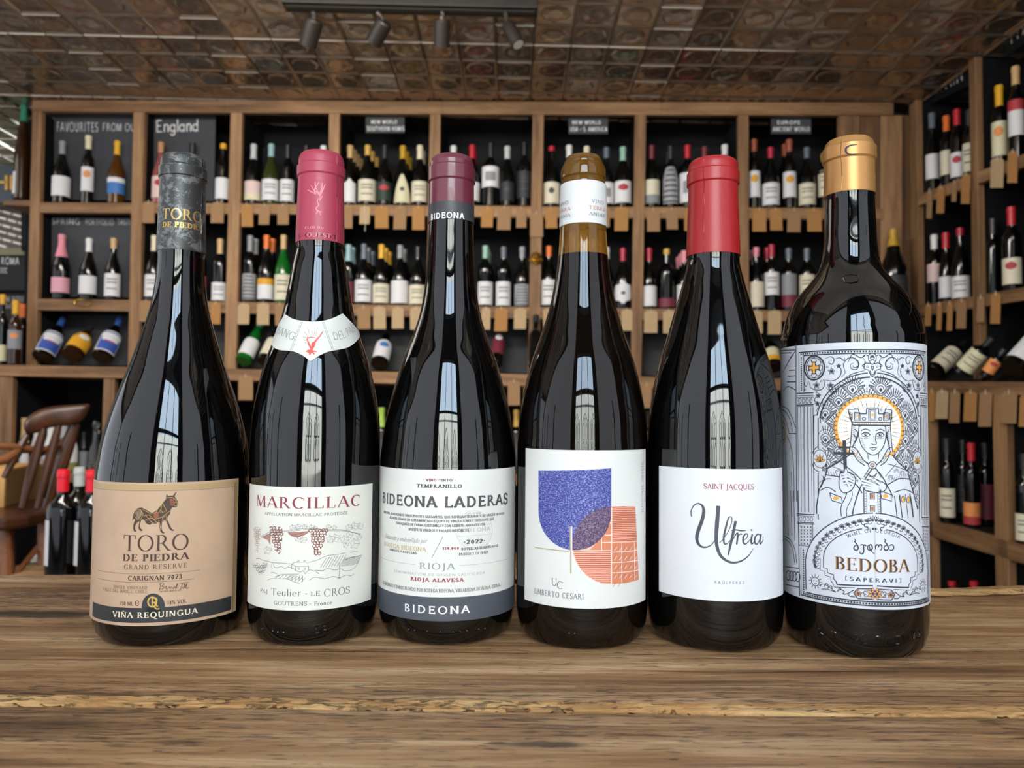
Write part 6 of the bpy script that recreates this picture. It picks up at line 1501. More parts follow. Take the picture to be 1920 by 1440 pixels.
MIDROW = [
 [(115, 440, 36, 'champ', 'black', 'pink', 483, 'pink', 522, 550, 'plain'), (166, 447, 35, 'burg', 'black', 'white', 472, 'white', 519, 552, 'plain'), (212, 447, 31, 'burg', 'black', 'tan', 467, 'white', 514, 556, 'lines')],
 [(288, 442, 33, 'burg', 'black', 'cream', 472, 'white', 517, 558, 'lines'), (372, 446, 32, 'bord', 'black', 'red', 470, 'red', 518, 552, 'plain'), (412, 448, 29, 'bord', 'black', 'tan', 476, 'white', 531, 565, 'lines')],
 [(468, 442, 27, 'bord', 'black', 'grey', 472, 'lace', 515, 563, 'stripes', 1), (499, 441, 31, 'burg', 'black', 'orange', 466, 'white', 524, 562, 'top:yellow', 1), (531, 441, 32, 'burg', 'green', 'tan', 468, 'cream', 516, 564, 'lines')],
 [(653, 459, 26, 'bord', 'black', 'teal', 490, 'maroon', 530, 568, 'lines', 1), (682, 458, 33, 'burg', 'black', 'slate', 486, 'white', 527, 568, 'lines', 2), (715, 459, 32, 'burg', 'black', 'yellow', 485, 'cream', 534, 570, 'lines', 2), (750, 460, 33, 'burg', 'black', 'grey', 485, 'white', 528, 570, 'plain', 1), (783, 463, 32, 'burg', 'black', 'black', 484, 'cream', 536, 572, 'lines')],
 [(910, 461, 28, 'bord', 'black', 'mint', 485, 'white', 530, 572, 'lines', 2), (944, 463, 28, 'bord', 'black', 'slate', 485, 'white', 530, 575, 'lines'), (979, 463, 29, 'burg', 'black', 'grey', 485, 'lace', 535, 576, 'stripes')],
 [(1029, 462, 31, 'burg', 'black', 'orange', 482, 'white', 527, 573, 'lines'), (1137, 464, 29, 'burg', 'black', 'white', 486, None, 530, 574, 'plain'), (1168, 466, 32, 'burg', 'black', 'crimson', 490, 'white', 530, 572, 'round')],
 [(1217, 466, 29, 'burg', 'black', 'crimson', 490, 'white', 538, 575, 'plain'), (1250, 467, 31, 'bord', 'black', 'gold', 478, 'burgundy', 561, 577, 'plain'), (1283, 470, 29, 'burg', 'black', 'pink', 492, 'white', 535, 575, 'plain', 2)],
 [(1418, 464, 30, 'burg', 'black', 'pink', 482, 'cream', 530, 577, 'plain', 1), (1447, 459, 29, 'bord', 'black', 'crimson', 483, 'white', 512, 554, 'lines', 1), (1479, 466, 29, 'bord', 'black', 'slate', 487, 'grey', 515, 577, 'band:burgundy'), (1513, 466, 31, 'bord', 'black', 'slate', 488, 'cream', 517, 560, 'lines')]]
for k in range(8):
    shelf_row(BACK, TOPROW[k], sz(BACK, S1), .045, 'top row', BAYS[k], k, face_cam, 'bottles in the top row of the rear rack')
    shelf_row(BACK, MIDROW[k], sz(BACK, S2), .045, 'middle row', BAYS[k], k, face_cam, 'bottles in the middle row of the rear rack')
# neck labels that show separately
# ---- leaning bottles on the slanted boards
def lean(pl, x0, y0, o0, x1, y1, o1, w, kind, glass, cap, capt, lab, label, group, lift=0.0):
    a = pl.at(x0, y0, o0); b_ = pl.at(x1, y1, o1); ax = b_ - a; H = ax.length; z = ax.normalized()
    fx = (CO - a); fx = (fx - z * fx.dot(z)).normalized(); y = -fx; x = y.cross(z).normalized()
    m = Matrix(((x.x, y.x, z.x), (x.y, y.y, z.y), (x.z, y.z, z.z)))
    r = w / 2 / F * (a - CO).dot(_f)
    zl = (BACK.at(x0, line(x0, S3), LED).z if pl is BACK else R3(a.y).z) + r * math.sqrt(max(0, 1 - z.z ** 2)) + .003
    if a.z < zl: a = Vector((a.x, a.y, zl)) 
    return place_bottle(a, m.to_euler(), kind, glass, cap, r, H, capt, lab, label, group)
GL_ = 'bottles leaning in the slanted row of the rear rack'
lean(BACK, 80, 671, -.03, 119, 597, .12, 38, 'burg', 'black', 'blue', .78, ('white', .06, .55, 'panel:royal blue', 65), 'leaning bottle with blue cap and royal blue label, nearest the rack end', GL_)
lean(BACK, 134, 668, -.03, 172, 612, .12, 38, 'burg', 'brown', 'dark', .82, ('yellow', .14, .62, 'white', 70), 'stubby leaning brown bottle with bold yellow label, between two blue-labelled ones', GL_)
lean(BACK, 191, 671, -.03, 226, 597, .12, 38, 'burg', 'black', 'blue', .78, ('white', .06, .55, 'panel:royal blue', 65), 'leaning bottle with blue cap and royal blue label, next to the yellow-labelled one', GL_)
lean(BACK, 456, 678, -.035, 490, 606, .12, 30, 'flute', 'green', 'green', .85, ('white', .1, .5, 'plain', 75), 'green leaning bottle with plain white label beside the raspberry-capped bottle', GL_)
lean(BACK, 497, 680, -.03, 532, 606, .13, 32, 'burg', 'black', 'dark', .8, ('cream', .1, .5, 'plain', 75), 'black leaning bottle with cream label half hidden by the raspberry-capped bottle', GL_)
lean(BACK, 711, 685, -.03, 728, 616, .14, 33, 'burg', 'black', 'dark', .8, ('white', .1, .55, 'blue', 70), 'leaning bottle with white label showing a blue bird shape', GL_)
lean(BACK, 655, 684, -.03, 672, 612, .14, 30, 'burg', 'black', 'dark', .8, None, 'black leaning bottle beside the blue-bird label, hidden by a white collar', GL_)
lean(BACK, 930, 684, -.03, 938, 612, .14, 24, 'bord', 'black', 'dark', .8, ('burgundy', .2, .8, 'white', 75), 'leaning bottle with burgundy label beside the maroon-capped bottle', GL_)
lean(BACK, 1003, 690, -.14, 1005, 592, -.035, 24, 'bord', 'black', 'dark', .86, None, 'slim dark bottle leaning in front of the post by the amber-necked bottle', GL_)
lean(BACK, 1452, 690, -.03, 1441, 632, .12, 28, 'bord', 'black', 'dark', .8, ('ivory', .12, .5, 'band:yellow', 75), 'leaning bottle with ivory and yellow label between red-capped and gold-capped bottles', GL_)
# ---- magnum in the corner, small bracket
bk = MB(); slab(bk, BACK, [(1655, 600), (1712, 600), (1712, 590), (1655, 590)], -.15, .16); bk.build('shelf_lip', W_H, rack, bevel=.002)
p = BACK.at(1676, 560, -.078); z0 = BACK.at(1676, 590, -.15).z + .001; H = BACK.at(1676, 430, -.078).z - z0
place_bottle((p.x, p.y, z0), (0, 0, -.3), 'champ', 'black', 'mustard', .062, H, .80, ('dark', .15, .45, 'lines', 70), 'large black magnum with mustard cap standing alone on a bracket in the corner', 'display bottles')

# ---- side rack
def zr(f): 
    def g(x, off=.05):
        y = RIGHT.at(x, 500, off).y; return f(y).z + .002
    return g
def face_r(p): return -math.atan2(p.x, p.y) - .12
RTOP = [[(1748, 212, 27, 'burg', 'black', 'slate', 242, 'white', 292, 338, 'plain'), (1775, 217, 26, 'bord', 'black', 'orange', 246, 'cream', 284, 330, 'plain'), (1795, 205, 29, 'bord', 'black', 'red', 236, 'white', 288, 335, 'red'), (1817, 206, 26, 'bord', 'black', 'dark', 236, 'cream', 271, 324, 'lines')],
        [(1874, 160, 31, 'bord', 'black', 'yellow', 200, 'ivory', 231, 296, 'orange'), (1905, 124, 32, 'bord', 'black', 'tan', 160, 'white', 190, 258, 'top:red')]]
RMID = [[(1752, 440, 29, 'bord', 'black', 'white', 468, 'blush', 496, 530, 'plain'), (1774, 436, 29, 'burg', 'black', 'red', 466, 'white', 520, 560, 'plain'), (1801, 427, 36, 'burg', 'black', 'crimson', 442, 'white', 519, 560, 'lines')],
        [(1862, 410, 30, 'bord', 'black', 'dark', 440, None, 500, 540, 'plain'), (1897, 388, 38, 'bord', 'black', 'red', 422, 'cream', 486, 535, 'red')]]
for k in range(2):
    shelf_row(RIGHT, RTOP[k], zr(R1), .05, 'top row', ("side rack's far bay", "side rack's near bay")[k], k, face_r, 'bottles in the top row of the side rack')
    shelf_row(RIGHT, RMID[k], zr(R2), .05, 'middle row', ("side rack's far bay", "side rack's near bay")[k], k, face_r, 'bottles in the middle row of the side rack')
GR_ = 'bottles leaning in the slanted row of the side rack'
sb = MB()
q0, q1 = R3(2.4), R3(3.62)
A = [q0 + RN * .12, q1 + RN * .12, q1 + RN * .40 + Vector((0, 0, .26)), q0 + RN * .40 + Vector((0, 0, .26))]
sb.hexa(A, [p_ + RN * .012 for p_ in A]); sb.build('slanted_board', M_BLACK, srack)
lean(RIGHT, 1748, 699, -.07, 1812, 640, .13, 34, 'bord', 'black', 'dark', .8, ('cream', .12, .62, 'lines', 70), 'leaning bottle with cream label just beside the engraved-label bottle', GR_)
lean(RIGHT, 1802, 699, -.115, 1862, 634, -.045, 34, 'bord', 'black', 'dark', .8, ('ivory', .12, .62, 'lines', 70), 'leaning bottle with ivory label in front of an orange-labelled one', GR_)
lean(RIGHT, 1846, 706, -.10, 1884, 655, -.05, 22, 'bord', 'black', 'dark', .8, ('orange', .16, .6, 'red', 70), 'leaning bottle with orange and red label behind the ivory-labelled one', GR_)
lean(RIGHT, 1897, 692, -.08, 1968, 612, .10, 44, 'bord', 'black', 'dark', .8, ('white', .12, .6, 'plain', 75), 'leaning bottle with large plain white label at the near end of the slanted row', GR_)
def zr4(x, off): 
    y = RIGHT.at(x, 900, off).y; return R4(y).z + .002
def low(x, yt, w, kind, cap, yc, lab, l0, l1, deco, off, label):
    z0 = zr4(x, off); p_ = RIGHT.at(x, 900, off); H = RIGHT.at(x, yt, off).z - z0; r = w / 2 / F * p_.y * .86
    zz = lambda y: (RIGHT.at(x, y, off).z - z0) / H
    L = None if lab is None else (lab, round(max(.03, zz(l1)), 2), round(min(.8, zz(l0)), 2), deco, 78)
    place_bottle((p_.x, p_.y, z0), (0, 0, face_r(p_)), kind, 'black', cap, r, H, round(min(.93, max(.6, zz(yc))), 2), L, label, 'bottles on the low shelf of the side rack')
low(1776, 822, 30, 'bord', 'dark', 850, 'cream', 914, 968, 'lines', -.10, 'black bottle with dark cap and cream label, farthest on the low side shelf')
low(1806, 824, 26, 'bord', 'dark', 850, 'dark', 890, 960, 'lines', -.02, 'black bottle with dark label on the low side shelf, behind the orange label')
low(1822, 830, 32, 'bord', 'red', 864, 'orange', 941, 988, 'band:red', -.06, 'red-capped bottle with orange label on the low side shelf')
low(1848, 830, 33, 'bord', 'dark', 860, 'burgundy', 908, 972, 'lines', .02, 'dark-capped bottle with burgundy label on the low side shelf')
low(1921, 850, 36, 'bord', 'dark', 880, 'cream', 962, 1018, 'lines', -.105, 'black bottle with cream label in the nearer low bay of the side rack')
for x, n in ((1785, 'farther'), (1826, 'nearer')):
    p_ = RIGHT.at(x, 1090, -.10); zt = p_.z
    place_bottle((p_.x, p_.y, FLOOR + .001), (0, 0, face_r(p_)), 'bord', 'black', 'red', .036, zt - FLOOR, .9, None, 'floor-standing bottle whose red cap just shows above the table, %s of two' % n, 'red-capped bottles on the floor')

# ---- left end: shelf end, tall flute, ledge bottles
pk = MB(); slab(pk, BACK, [(6, 384), (58, 386), (58, 376), (6, 375)], .02, .25); pk.build('shelf', W_H, rack)
def lowz(x, y0): return BACK.at(x, y0 + 8 * (x - 26) / 1662, LED + .03).z + .002
def stand(pl, x, yt, yb, off, w, kind, glass, cap, yc, lab, l0, l1, deco, label, group, turn=0.0, ha=78):
    a = pl.at(x, yb, off)
    if pl is BACK and yb > 880: a.z = lowz(x, 886 if yb < 950 else 1062)
    H = pl.at(x, yt, off).z - a.z; r = w / 2 / F * a.y * .9
    zz = lambda y: (pl.at(x, y, off).z - a.z) / H
    L = None if lab is None else (lab, round(max(.03, zz(l1)), 2), round(min(.8, zz(l0)), 2), deco, ha)
    return place_bottle(a, (0, 0, face_cam(a) + turn), kind, glass, cap, r, H, round(zz(yc), 2), L, label, group)
stand(BACK, 39, 190, 375.5, .08, 31, 'flute', 'brown', 'green', 228, 'white', 325, 366, 'pic', 'tall brown flute bottle with green cap on the shelf end', 'display bottles', -1.55, 55)
G_ = 'spirit bottles on the ledge end'
stand(BACK, 26, 563, 684, -.06, 25, 'bord', 'brown', 'yellow', 590, 'grey', 620, 655, 'orange', 'brown bottle with yellow cap and grey label on the ledge end', G_)
stand(BACK, 39, 570, 682, .035, 22, 'bord', 'black', 'orange', 596, None, 620, 650, 'plain', 'dark bottle with orange cap behind the yellow-capped one', G_)
stand(BACK, 1, 552, 684, -.06, 20, 'bord', 'black', 'yellow', 570, 'ivory', 647, 678, 'plain', 'dark bottle with ivory label cut by the picture edge', G_)
# ---- lower left bay
LOWF = BACK.at(100, 886, LED + .1)
for (x, yt, w, kind, glass, cap, yc, lab, l0, l1, deco, off, n) in ((44, 783, 17, 'champ', 'brown', 'tan', 830, 'white', 850, 875, 'plain', -.09, 'brown bottle with tan cap beside the chair crest'), (68, 800, 25, 'champ', 'black', 'white', 838, 'white', 855, 880, 'plain', -.04, 'sparkling wine bottle with white foil seen through the chair, nearest the post'), (94, 795, 26, 'champ', 'black', 'white', 838, 'white', 853, 880, 'plain', -.04, 'sparkling wine bottle with white foil in the middle behind the chair back'), (117, 797, 24, 'champ', 'black', 'silver', 836, 'white', 853, 880, 'plain', .03, 'silver-foiled bottle behind the chair spindles'),
    (133, 795, 24, 'burg', 'clear', 'gold', 815, 'white', 830, 866, 'plain', -.05, 'pale yellow wine bottle with white label behind the chair'), (156, 810, 17, 'bord', 'black', 'black', 840, 'grey', 846, 876, 'plain', 0.0, 'slim black bottle with grey label beside the pale yellow one')):
    stand(BACK, x, yt, 885, off, w, kind, glass, cap, yc, lab, l0, l1, deco, n, 'bottles in the low bay behind the chair')
_d = BACK.at(178, 886, -.03); _d.z = lowz(178, 886)
dec = empty('decanter', _d, 'clear glass decanter with ball stopper behind the front bull-label bottle', 'decanter')
gl = mat('clear_glass', '#e8ecec', .03, var=0, trans=.95, ior=1.45)
H = BACK.at(178, 790, -.03).z - _d.z
mb = MB(); mb.lathe([(.030, 0), (.036, .01), (.034, H * .35), (.016, H * .6), (.013, H * .78), (.019, H * .82)], 24, dec.location); mb.build('vessel', gl, dec)
mb = MB(); mb.lathe([(.009, H * .76), (.009, H * .83), (.018, H * .88), (.02, H * .93), (.012, H), (.002, H * 1.01)], 20, dec.location); mb.build('stopper', gl, dec)
# ---- three bottles on a low stool behind the table
SP = Plane((0, 1, 0), (0, 2.15, 0))
zt = SP.at(120, 1078).z
st = empty('low_table', (SP.at(110, 1078).x, 2.25, FLOOR), 'low brown wooden table carrying red-capped bottles beside the chair', 'table')
mb = MB(); x0 = SP.at(22, 1078).x; x1 = SP.at(300, 1078).x
mb.box(x0, x1, 2.07, 2.60, zt - .03, zt); mb.build('tabletop', W_H, st, bevel=.003)
for xx in (x0 + .03, x1 - .03):
    for yy in (2.10, 2.57): mb = MB(); mb.box(xx - .02, xx + .02, yy - .02, yy + .02, FLOOR, zt - .03); mb.build('leg', W_V, st)
G_ = 'red and grey capped bottles on the low table'
stand(SP, 113, 880, 1078, 0, 58, 'bord', 'black', 'bright red', 922, 'white', 973, 1056, 'blush', 'red-capped bottle with white label on the low table, nearer the chair', G_, -1.4, 40)
stand(SP, 167, 881, 1078, 0, 56, 'bord', 'black', 'bright red', 922, 'white', 975, 1057, 'plain', 'red-capped bottle on the low table, partly hidden by the bull-label bottle', G_, -1.4, 40)
SP2 = Plane((0, 1, 0), (0, 2.33, 0))
a = SP2.at(145, 1000)
place_bottle((SP2.at(146, 1000).x, 2.33, zt + .0005), (0, 0, -.6), 'bord', 'black', 'silver', .043, SP2.at(146, 876).z - zt, .80, ('blush', .3, .62, 'plain', 40), 'grey-capped bottle standing behind the two red-capped ones on the low table', G_)
# ---- loose ends glimpsed between the front bottles
LB = 'bottles on the low shelf of the rear rack'
stand(BACK, 714, 764, 889, -.04, 30, 'bord', 'black', 'lime', 800, None, 820, 860, 'plain', 'lime-capped bottle glimpsed between the two white-collared front bottles', LB)
stand(BACK, 968, 768, 892, -.04, 28, 'bord', 'black', 'gold', 800, None, 820, 860, 'plain', 'gold-capped bottle glimpsed beside the maroon-capped front bottle', LB)
stand(BACK, 1214, 770, 893, -.04, 28, 'bord', 'black', 'dark', 800, 'ivory', 840, 880, 'plain', 'dark bottle glimpsed between amber-necked and red-capped front bottles', LB)
# ------------------------------------------------------------------ price tags
TAGC = [mat('kraft_tag', '#957350', .85, var=.1), mat('kraft_tag_orange', '#a47642', .85, var=.1), mat('kraft_tag_pale', '#b09671', .85, var=.1)]
M_STR = mat('string', '#cfc8b8', .9, var=.05)
TAGN = ['kraft brown', 'orange-brown', 'pale kraft']
def price_tag(pl, x0, x1, y0, y1, off, tint, label, group, skew=0.0, strg=False, fold=0.0):
    a = pl.at((x0 + x1) / 2, y0, off)
    root = empty('price_tag', a, label, 'price tag', group)
    c = (x1 - x0) * .22; d = (y1 - y0) * .09
    pts = [(x0 + skew, y1), (x1 + skew, y1), (x1, y0 + d), (x1 - c, y0), (x0 + c, y0), (x0, y0 + d)]
    q = [pl.at(x, y, off) for x, y in pts]
    mb = MB(); n = pl.n * .0012
    mb.add(q + [p + n for p in q], [tuple(range(6)), tuple(range(11, 5, -1))] + [(i, (i + 1) % 6, 6 + (i + 1) % 6, 6 + i) for i in range(6)])
    mb.build('card', TAGC[tint], root)
    mb = MB(); m = (x0 + x1) / 2
    mb.tube([pl.at(m, y0 + d, off - .001), pl.at(m - .6, y0 - 1.5, off - .003), pl.at(m, y0 - 4, off - .002)], .0012, 5)
    if strg: mb.tube([pl.at(m - 1, y0 + d, off - .002), pl.at(m + 1, (y0 + y1) / 2, off - .004), pl.at(m, y1 + 14, off - .002)], .0016, 5)
    mb.build('string', M_STR, root)
T1 = [(1, 267, 290, 378, 418, 0), (1, 396, 420, 379, 418, 0), (2, 452, 474, 383, 425, 1), (2, 486, 506, 384, 421, 0), (2, 520, 541, 384, 421, 0), (3, 641, 661, 386, 428, 0), (3, 675, 694, 387, 420, 2, True), (3, 703, 728, 387, 428, 1), (3, 739, 762, 387, 430, 0), (3, 773, 796, 387, 431, 1),
      (4, 903, 925, 388, 426, 1), (4, 933, 958, 388, 431, 0), (4, 968, 987, 389, 427, 0), (5, 1022, 1044, 389, 428, 1), (5, 1130, 1144, 389, 426, 0), (5, 1153, 1178, 388, 433, 1), (6, 1213, 1237, 391, 434, 0), (6, 1249, 1270, 391, 430, 0), (6, 1283, 1304, 391, 433, 1), (7, 1411, 1437, 391, 434, 1), (7, 1443, 1466, 391, 432, 1), (7, 1477, 1502, 392, 435, 0), (7, 1513, 1540, 392, 434, 1)]
T2 = [(1, 262, 285, 563, 603, 0), (1, 395, 414, 567, 608, 1), (2, 446, 468, 569, 608, 2), (2, 482, 505, 568, 609, 2), (2, 515, 534, 569, 610, 0), (3, 639, 660, 574, 616, 0), (3, 670, 694, 575, 617, 0), (3, 700, 723, 575, 617, 2), (3, 735, 757, 576, 616, 2), (3, 769, 793, 576, 618, 2), (4, 903, 920, 577, 618, 2), (4, 928, 952, 577, 621, 1), (4, 964, 987, 578, 617, 2), (5, 1018, 1036, 579, 619, 2), (5, 1165, 1186, 580, 620, 2), (6, 1208, 1233, 582, 624, 2), (6, 1243, 1266, 582, 625, 2), (7, 1409, 1430, 582, 625, 2), (7, 1440, 1465, 582, 627, 2)]
cnt = {}
for T, rn in ((T1, 'top-row'), (T2, 'middle-row')):
    for t in T:
        b, x0, x1, y0, y1, tint = t[:6]; k = cnt.get((rn, b), 0); cnt[(rn, b)] = k + 1
        price_tag(BACK, x0, x1, y0, y1, -.004, tint, '%s price tag, %s along the %s shelf edge of %s' % (TAGN[tint], ORD[k], rn, BAYS[b]), 'price tags on the rear rack', random.uniform(-1.5, 1.5), len(t) > 6)
price_tag(BACK, 994, 1018, 398, 444, -.008, 0, 'kraft price tag hung on the post above the brass lamp', 'price tags on the rear rack')
for k, (x0, x1, y0, y1, n) in enumerate(((447, 474, 704, 750, 'beside the raspberry-capped front bottle'), (952, 975, 714, 760, 'between the maroon-capped and amber-necked front bottles'), (1203, 1222, 720, 765, 'between the amber-necked and red-capped front bottles'))):
    price_tag(BACK, x0, x1, y0, y1, LED - .006, 0, 'kraft price tag hanging from the ledge ' + n, 'price tags on the rear ledge')
RT = [(R1, 1738, 1748, 357, 410, 0), (R1, 1757, 1771, 349, 400, 1), (R1, 1785, 1794, 341, 378, 0), (R1, 1803, 1819, 326, 382, 1), (R1, 1858, 1882, 296, 352, 2), (R1, 1890, 1908, 283, 343, 1),
      (R2, 1735, 1746, 570, 611, 1), (R2, 1757, 1766, 569, 619, 1), (R2, 1776, 1786, 567, 620, 1), (R2, 1794, 1812, 562, 616, 0), (R2, 1832, 1846, 556, 604, 0), (R2, 1858, 1876, 549, 607, 1)]
for k, (f, x0, x1, y0, y1, tint) in enumerate(RT):
    kk = [t for t in RT if t[0] is f].index(RT[k])
    price_tag(RIGHT, x0, x1, y0, y1, -.008, tint, '%s price tag, %s from the corner along the %s shelf of the side rack' % (TAGN[tint], ORD[kk], 'top' if f is R1 else 'middle'), 'price tags on the side rack', -1.5)
for k, (x0, x1, y0, y1, tint) in enumerate(((1741, 1753, 731, 790, 1), (1755, 1778, 732, 785, 2), (1781, 1800, 733, 793, 0), (1808, 1832, 734, 790, 1), (1836, 1860, 734, 800, 0), (1877, 1907, 734, 794, 0), (1912, 1936, 740, 800, 1))):
    price_tag(RIGHT, x0, x1, y0, y1, -.14, tint, '%s price tag, %s from the corner along the ledge of the side rack' % (TAGN[tint], ORD[k]), 'price tags on the side ledge', -2)

# ------------------------------------------------------------------ chalk signs
def sign(pl, quad, off, lines_, label, thick=.006, board=M_SLATE, name='chalk_sign'):
    a = pl.at((quad[0][0] + quad[1][0]) / 2, quad[0][1], off)
    root = empty(name, a, label, 'sign')
    mb = MB(); slab(mb, pl, quad, off, thick); mb.build('board', board, root)
    mb = MB()
    for (st_, x0, x1, yb, yt, T, slope) in lines_:
        polys, wd = text_polys(st_, T, T, 0, .12)
        for q in polys: mb.add([pl.at(x0 + (x1 - x0) * x / wd + .15 * y * (yb - yt) * 0, yb - (yb - yt) * y + slope * x / wd, off - .0012) for x, y in q], [tuple(range(len(q)))])
    if mb.v: mb.build('chalk_lettering', M_CHALK, root)
    return root
SB = .10
sign(BACK, [(101, 374), (267, 376), (268, 214), (102, 213)], SB, [('FAVOURITES', 106, 184, 246, 229, .075, 1), ('FROM OUR', 192, 262, 245, 231, .075, 1)], 'black chalkboard lettered favourites from, behind three bottles in the first bay')
root = sign(BACK, [(288, 376), (401, 377), (404, 216), (289, 216)], SB, [], 'black chalkboard with large handwritten England, in the second bay')
mb = MB(); polys, wd = text_polys('England', .095, .085, 0, .0)
for q in polys: mb.add([BACK.at(291 + 82 * x / wd, 248 - 23 * y - 2 * x / wd + 1.5 * y * 0, SB - .0012) for x, y in q], [tuple(range(len(q)))])
mb.build('chalk_lettering', M_CHALK, root)
sign(BACK, [(96, 556), (260, 558), (262, 409), (97, 408)], SB, [('SPRING', 97, 150, 420, 409, .07, 1), ('PORTFOLIO', 160, 213, 421, 411, .07, 1), ('TASTING', 220, 257, 421, 411, .07, 1)], 'black chalkboard with faint spring tasting lettering, in the first bay middle row')
for (x0, x1, y0, y1, l1, l2, n, b) in ((686, 758, 219, 249, ('NEW WORLD', 696, 745), ('SOUTHERN HEMIS', 688, 758), 'fourth', 0), (1066, 1140, 220, 251, ('NEW WORLD', 1073, 1127), ('USA - S. AMERICA', 1069, 1139), 'sixth', 0), (1446, 1521, 220, 251, ('EUROPE', 1457, 1501), ('ANCIENT WORLD', 1449, 1519), 'eighth', 0)):
    sign(BACK, [(x0, y1), (x1, y1), (x1, y0), (x0, y0)], .05, [(l1[0], l1[1], l1[2], y0 + 13, y0 + 6, .16, 0), (l2[0], l2[1], l2[2], y0 + 26, y0 + 18, .16, 0)], 'small slate sign with two chalk lines hanging at the top of the %s bay' % n)
for (pa, pb, t) in (((1752, 178), (1806, 150), 'SPAIN'), ((1894, 84), (1962, 30), 'ITALY')):
    a = RIGHT.at(pa[0], pa[1], .06); b_ = RIGHT.at(pb[0], pb[1] + 0, .06)
    root = empty('chalk_sign', a, 'dark board chalked %s above the side rack bay' % t.title(), 'sign')
    up = Vector((0, 0, .10)); o = (b_ - a)
    A = [a - up * .35 - o * .15, b_ - up * .35 + o * .15, b_ + up * 1.1 + o * .15, a + up * 1.1 - o * .15]
    for v in A: v.z = v.z
    mb = MB(); mb.hexa([v + RN * .003 for v in A], [v + RN * .01 for v in A]); mb.build('board', M_BLACK, root)
    mb = MB(); polys, wd = text_polys(t, .1, .1, 0, .12)
    for q in polys: mb.add([a + o * (x / wd) + Vector((0, 0, .075 * y)) for x, y in q], [tuple(range(len(q)))])
    mb.build('chalk_lettering', mat('faint_chalk', '#b5b9ba', .9), root)

# ------------------------------------------------------------------ far-left room fittings
pw = MB(); slab(pw, FAR2, [(-90, 700), (62, 700), (62, 478), (-90, 478)], .02, .05); struct(pw.build('wall_partition', M_BLACK))
sign(FAR2, [(-90, 544), (46, 544), (46, 480), (-90, 480)], -.0, [('ROMA', 2, 36, 496, 482, .1, 0), ('DOC', 0, 14, 512, 502, .1, 0)], 'dark chalkboard with faint lettering on the wall past the rack end', .02, mat('board_dark', '#1a1a1d', .8))
sign(FAR2, [(-90, 600), (46, 600), (46, 552), (-90, 552)], -.0, [('VINI ROSSI', 4, 44, 566, 556, .06, 0), ('SICILIA', 10, 44, 578, 570, .06, 0)], 'lower dark chalkboard under the first, past the rack end', .02, mat('board_dark', '#1a1a1d', .8))
hs = empty('shop_sign', FAR2.at(0, 378, -.1), 'dark blue-grey board with gold capital letters beside the flute bottle', 'sign')
mb = MB(); slab(mb, FAR2, [(-140, 380), (48, 380), (48, 310), (-140, 310)], -.1, .03); mb.build('board', mat('sign_board', '#454c54', .6, var=.06), hs)
mb = MB()
for q in ([(-10, 356), (-10, 329)],[(11.5, 356), (11.5, 329)], [(20.5, 356), (20.5, 329)], [(-10, 341.5), (11.5, 341.5)]):
    for r_ in ribbon(q, 4.6): slab(mb, FAR2, r_, -.112, .01)
mb.build('letters', mat('gold_letters', '#d5a545', .4), hs)
for x in (-100, 40): mb = MB(); slab(mb, FAR2, [(x, 470), (x + 4, 470), (x + 4, 312), (x, 312)], -.07, .09); mb.build('bracket', M_BLACK, hs)

# ------------------------------------------------------------------ chair with a wooden box on its seat
CW_ = wood('chair_wood', '#2e1a10', '#4a2b1b', '#6a4229', (9, 9, 4), .35, .15)
CW2 = wood('chair_wood_light', '#4f2d1a', '#7d4d2e', '#9a6a44', (9, 4, 9), .4, .15)
CP = Plane((0, 1, 0), (0, 2.8, 0))
def cp(X, Y, off=0.0): return CP.at(X / 8.0, 740 + Y / 8.0, off)              # zoom pixels of the chair crop
ch = empty('windsor_chair', (CP.at(60, 1000).x, 2.9, FLOOR), 'dark wooden comb-back chair with a box on its seat, at the rack end', 'chair')
mb = MB(); top = [(1385, 120), (1270, 130), (1050, 140), (850, 155), (700, 175), (550, 230), (430, 300), (340, 420)]; bot = [(1310, 300), (1225, 430), (1060, 485), (860, 490), (720, 515), (600, 570), (480, 615), (350, 570)]
n = len(top); vs_ = []
for k in range(n):
    o = .10 - .16 * k / (n - 1)
    for (p_, dd) in ((top[k], 0), (bot[k], 0), (bot[k], .03), (top[k], .03)): vs_.append(cp(p_[0], p_[1], o + dd))
fs = [(4 * i + j, 4 * i + 4 + j, 4 * i + 4 + (j + 1) % 4, 4 * i + (j + 1) % 4) for i in range(n - 1) for j in range(4)] + [(0, 1, 2, 3), (4 * n - 1, 4 * n - 2, 4 * n - 3, 4 * n - 4)]
mb.add(vs_, fs); cr_ = mb.build('crest_rail', CW_, ch); sd = cr_.modifiers.new('round', 'SUBSURF'); sd.levels = 2; sd.render_levels = 2
for p_ in cr_.data.polygons: p_.use_smooth = True
for e_ in cr_.data.attributes: 
    if e_.name == 'sharp_edge': cr_.data.attributes.remove(e_); break
for (a_, b_, o0, o1, r0) in (((430, 560), (60, 1240), -.03, -.12, .012), ((650, 510), (330, 1700), 0.0, -.05, .014), ((880, 460), (560, 1700), .04, 0, .014), ((1150, 430), (700, 1700), .09, .05, .018), ((1090, 440), (780, 1380), .10, .08, .014)):
    pts = [cp(a_[0] + (b_[0] - a_[0]) * t / 8, a_[1] + (b_[1] - a_[1]) * t / 8, o0 + (o1 - o0) * t / 8 + .01) for t in range(9)]
    rr = [r0 * (.8 + .5 * math.sin(PI * min(1, t / 8 * 1.1))) for t in range(9)]
    mb = MB(); mb.tube(pts, rr, 10); mb.build('spindle', CW_, ch)
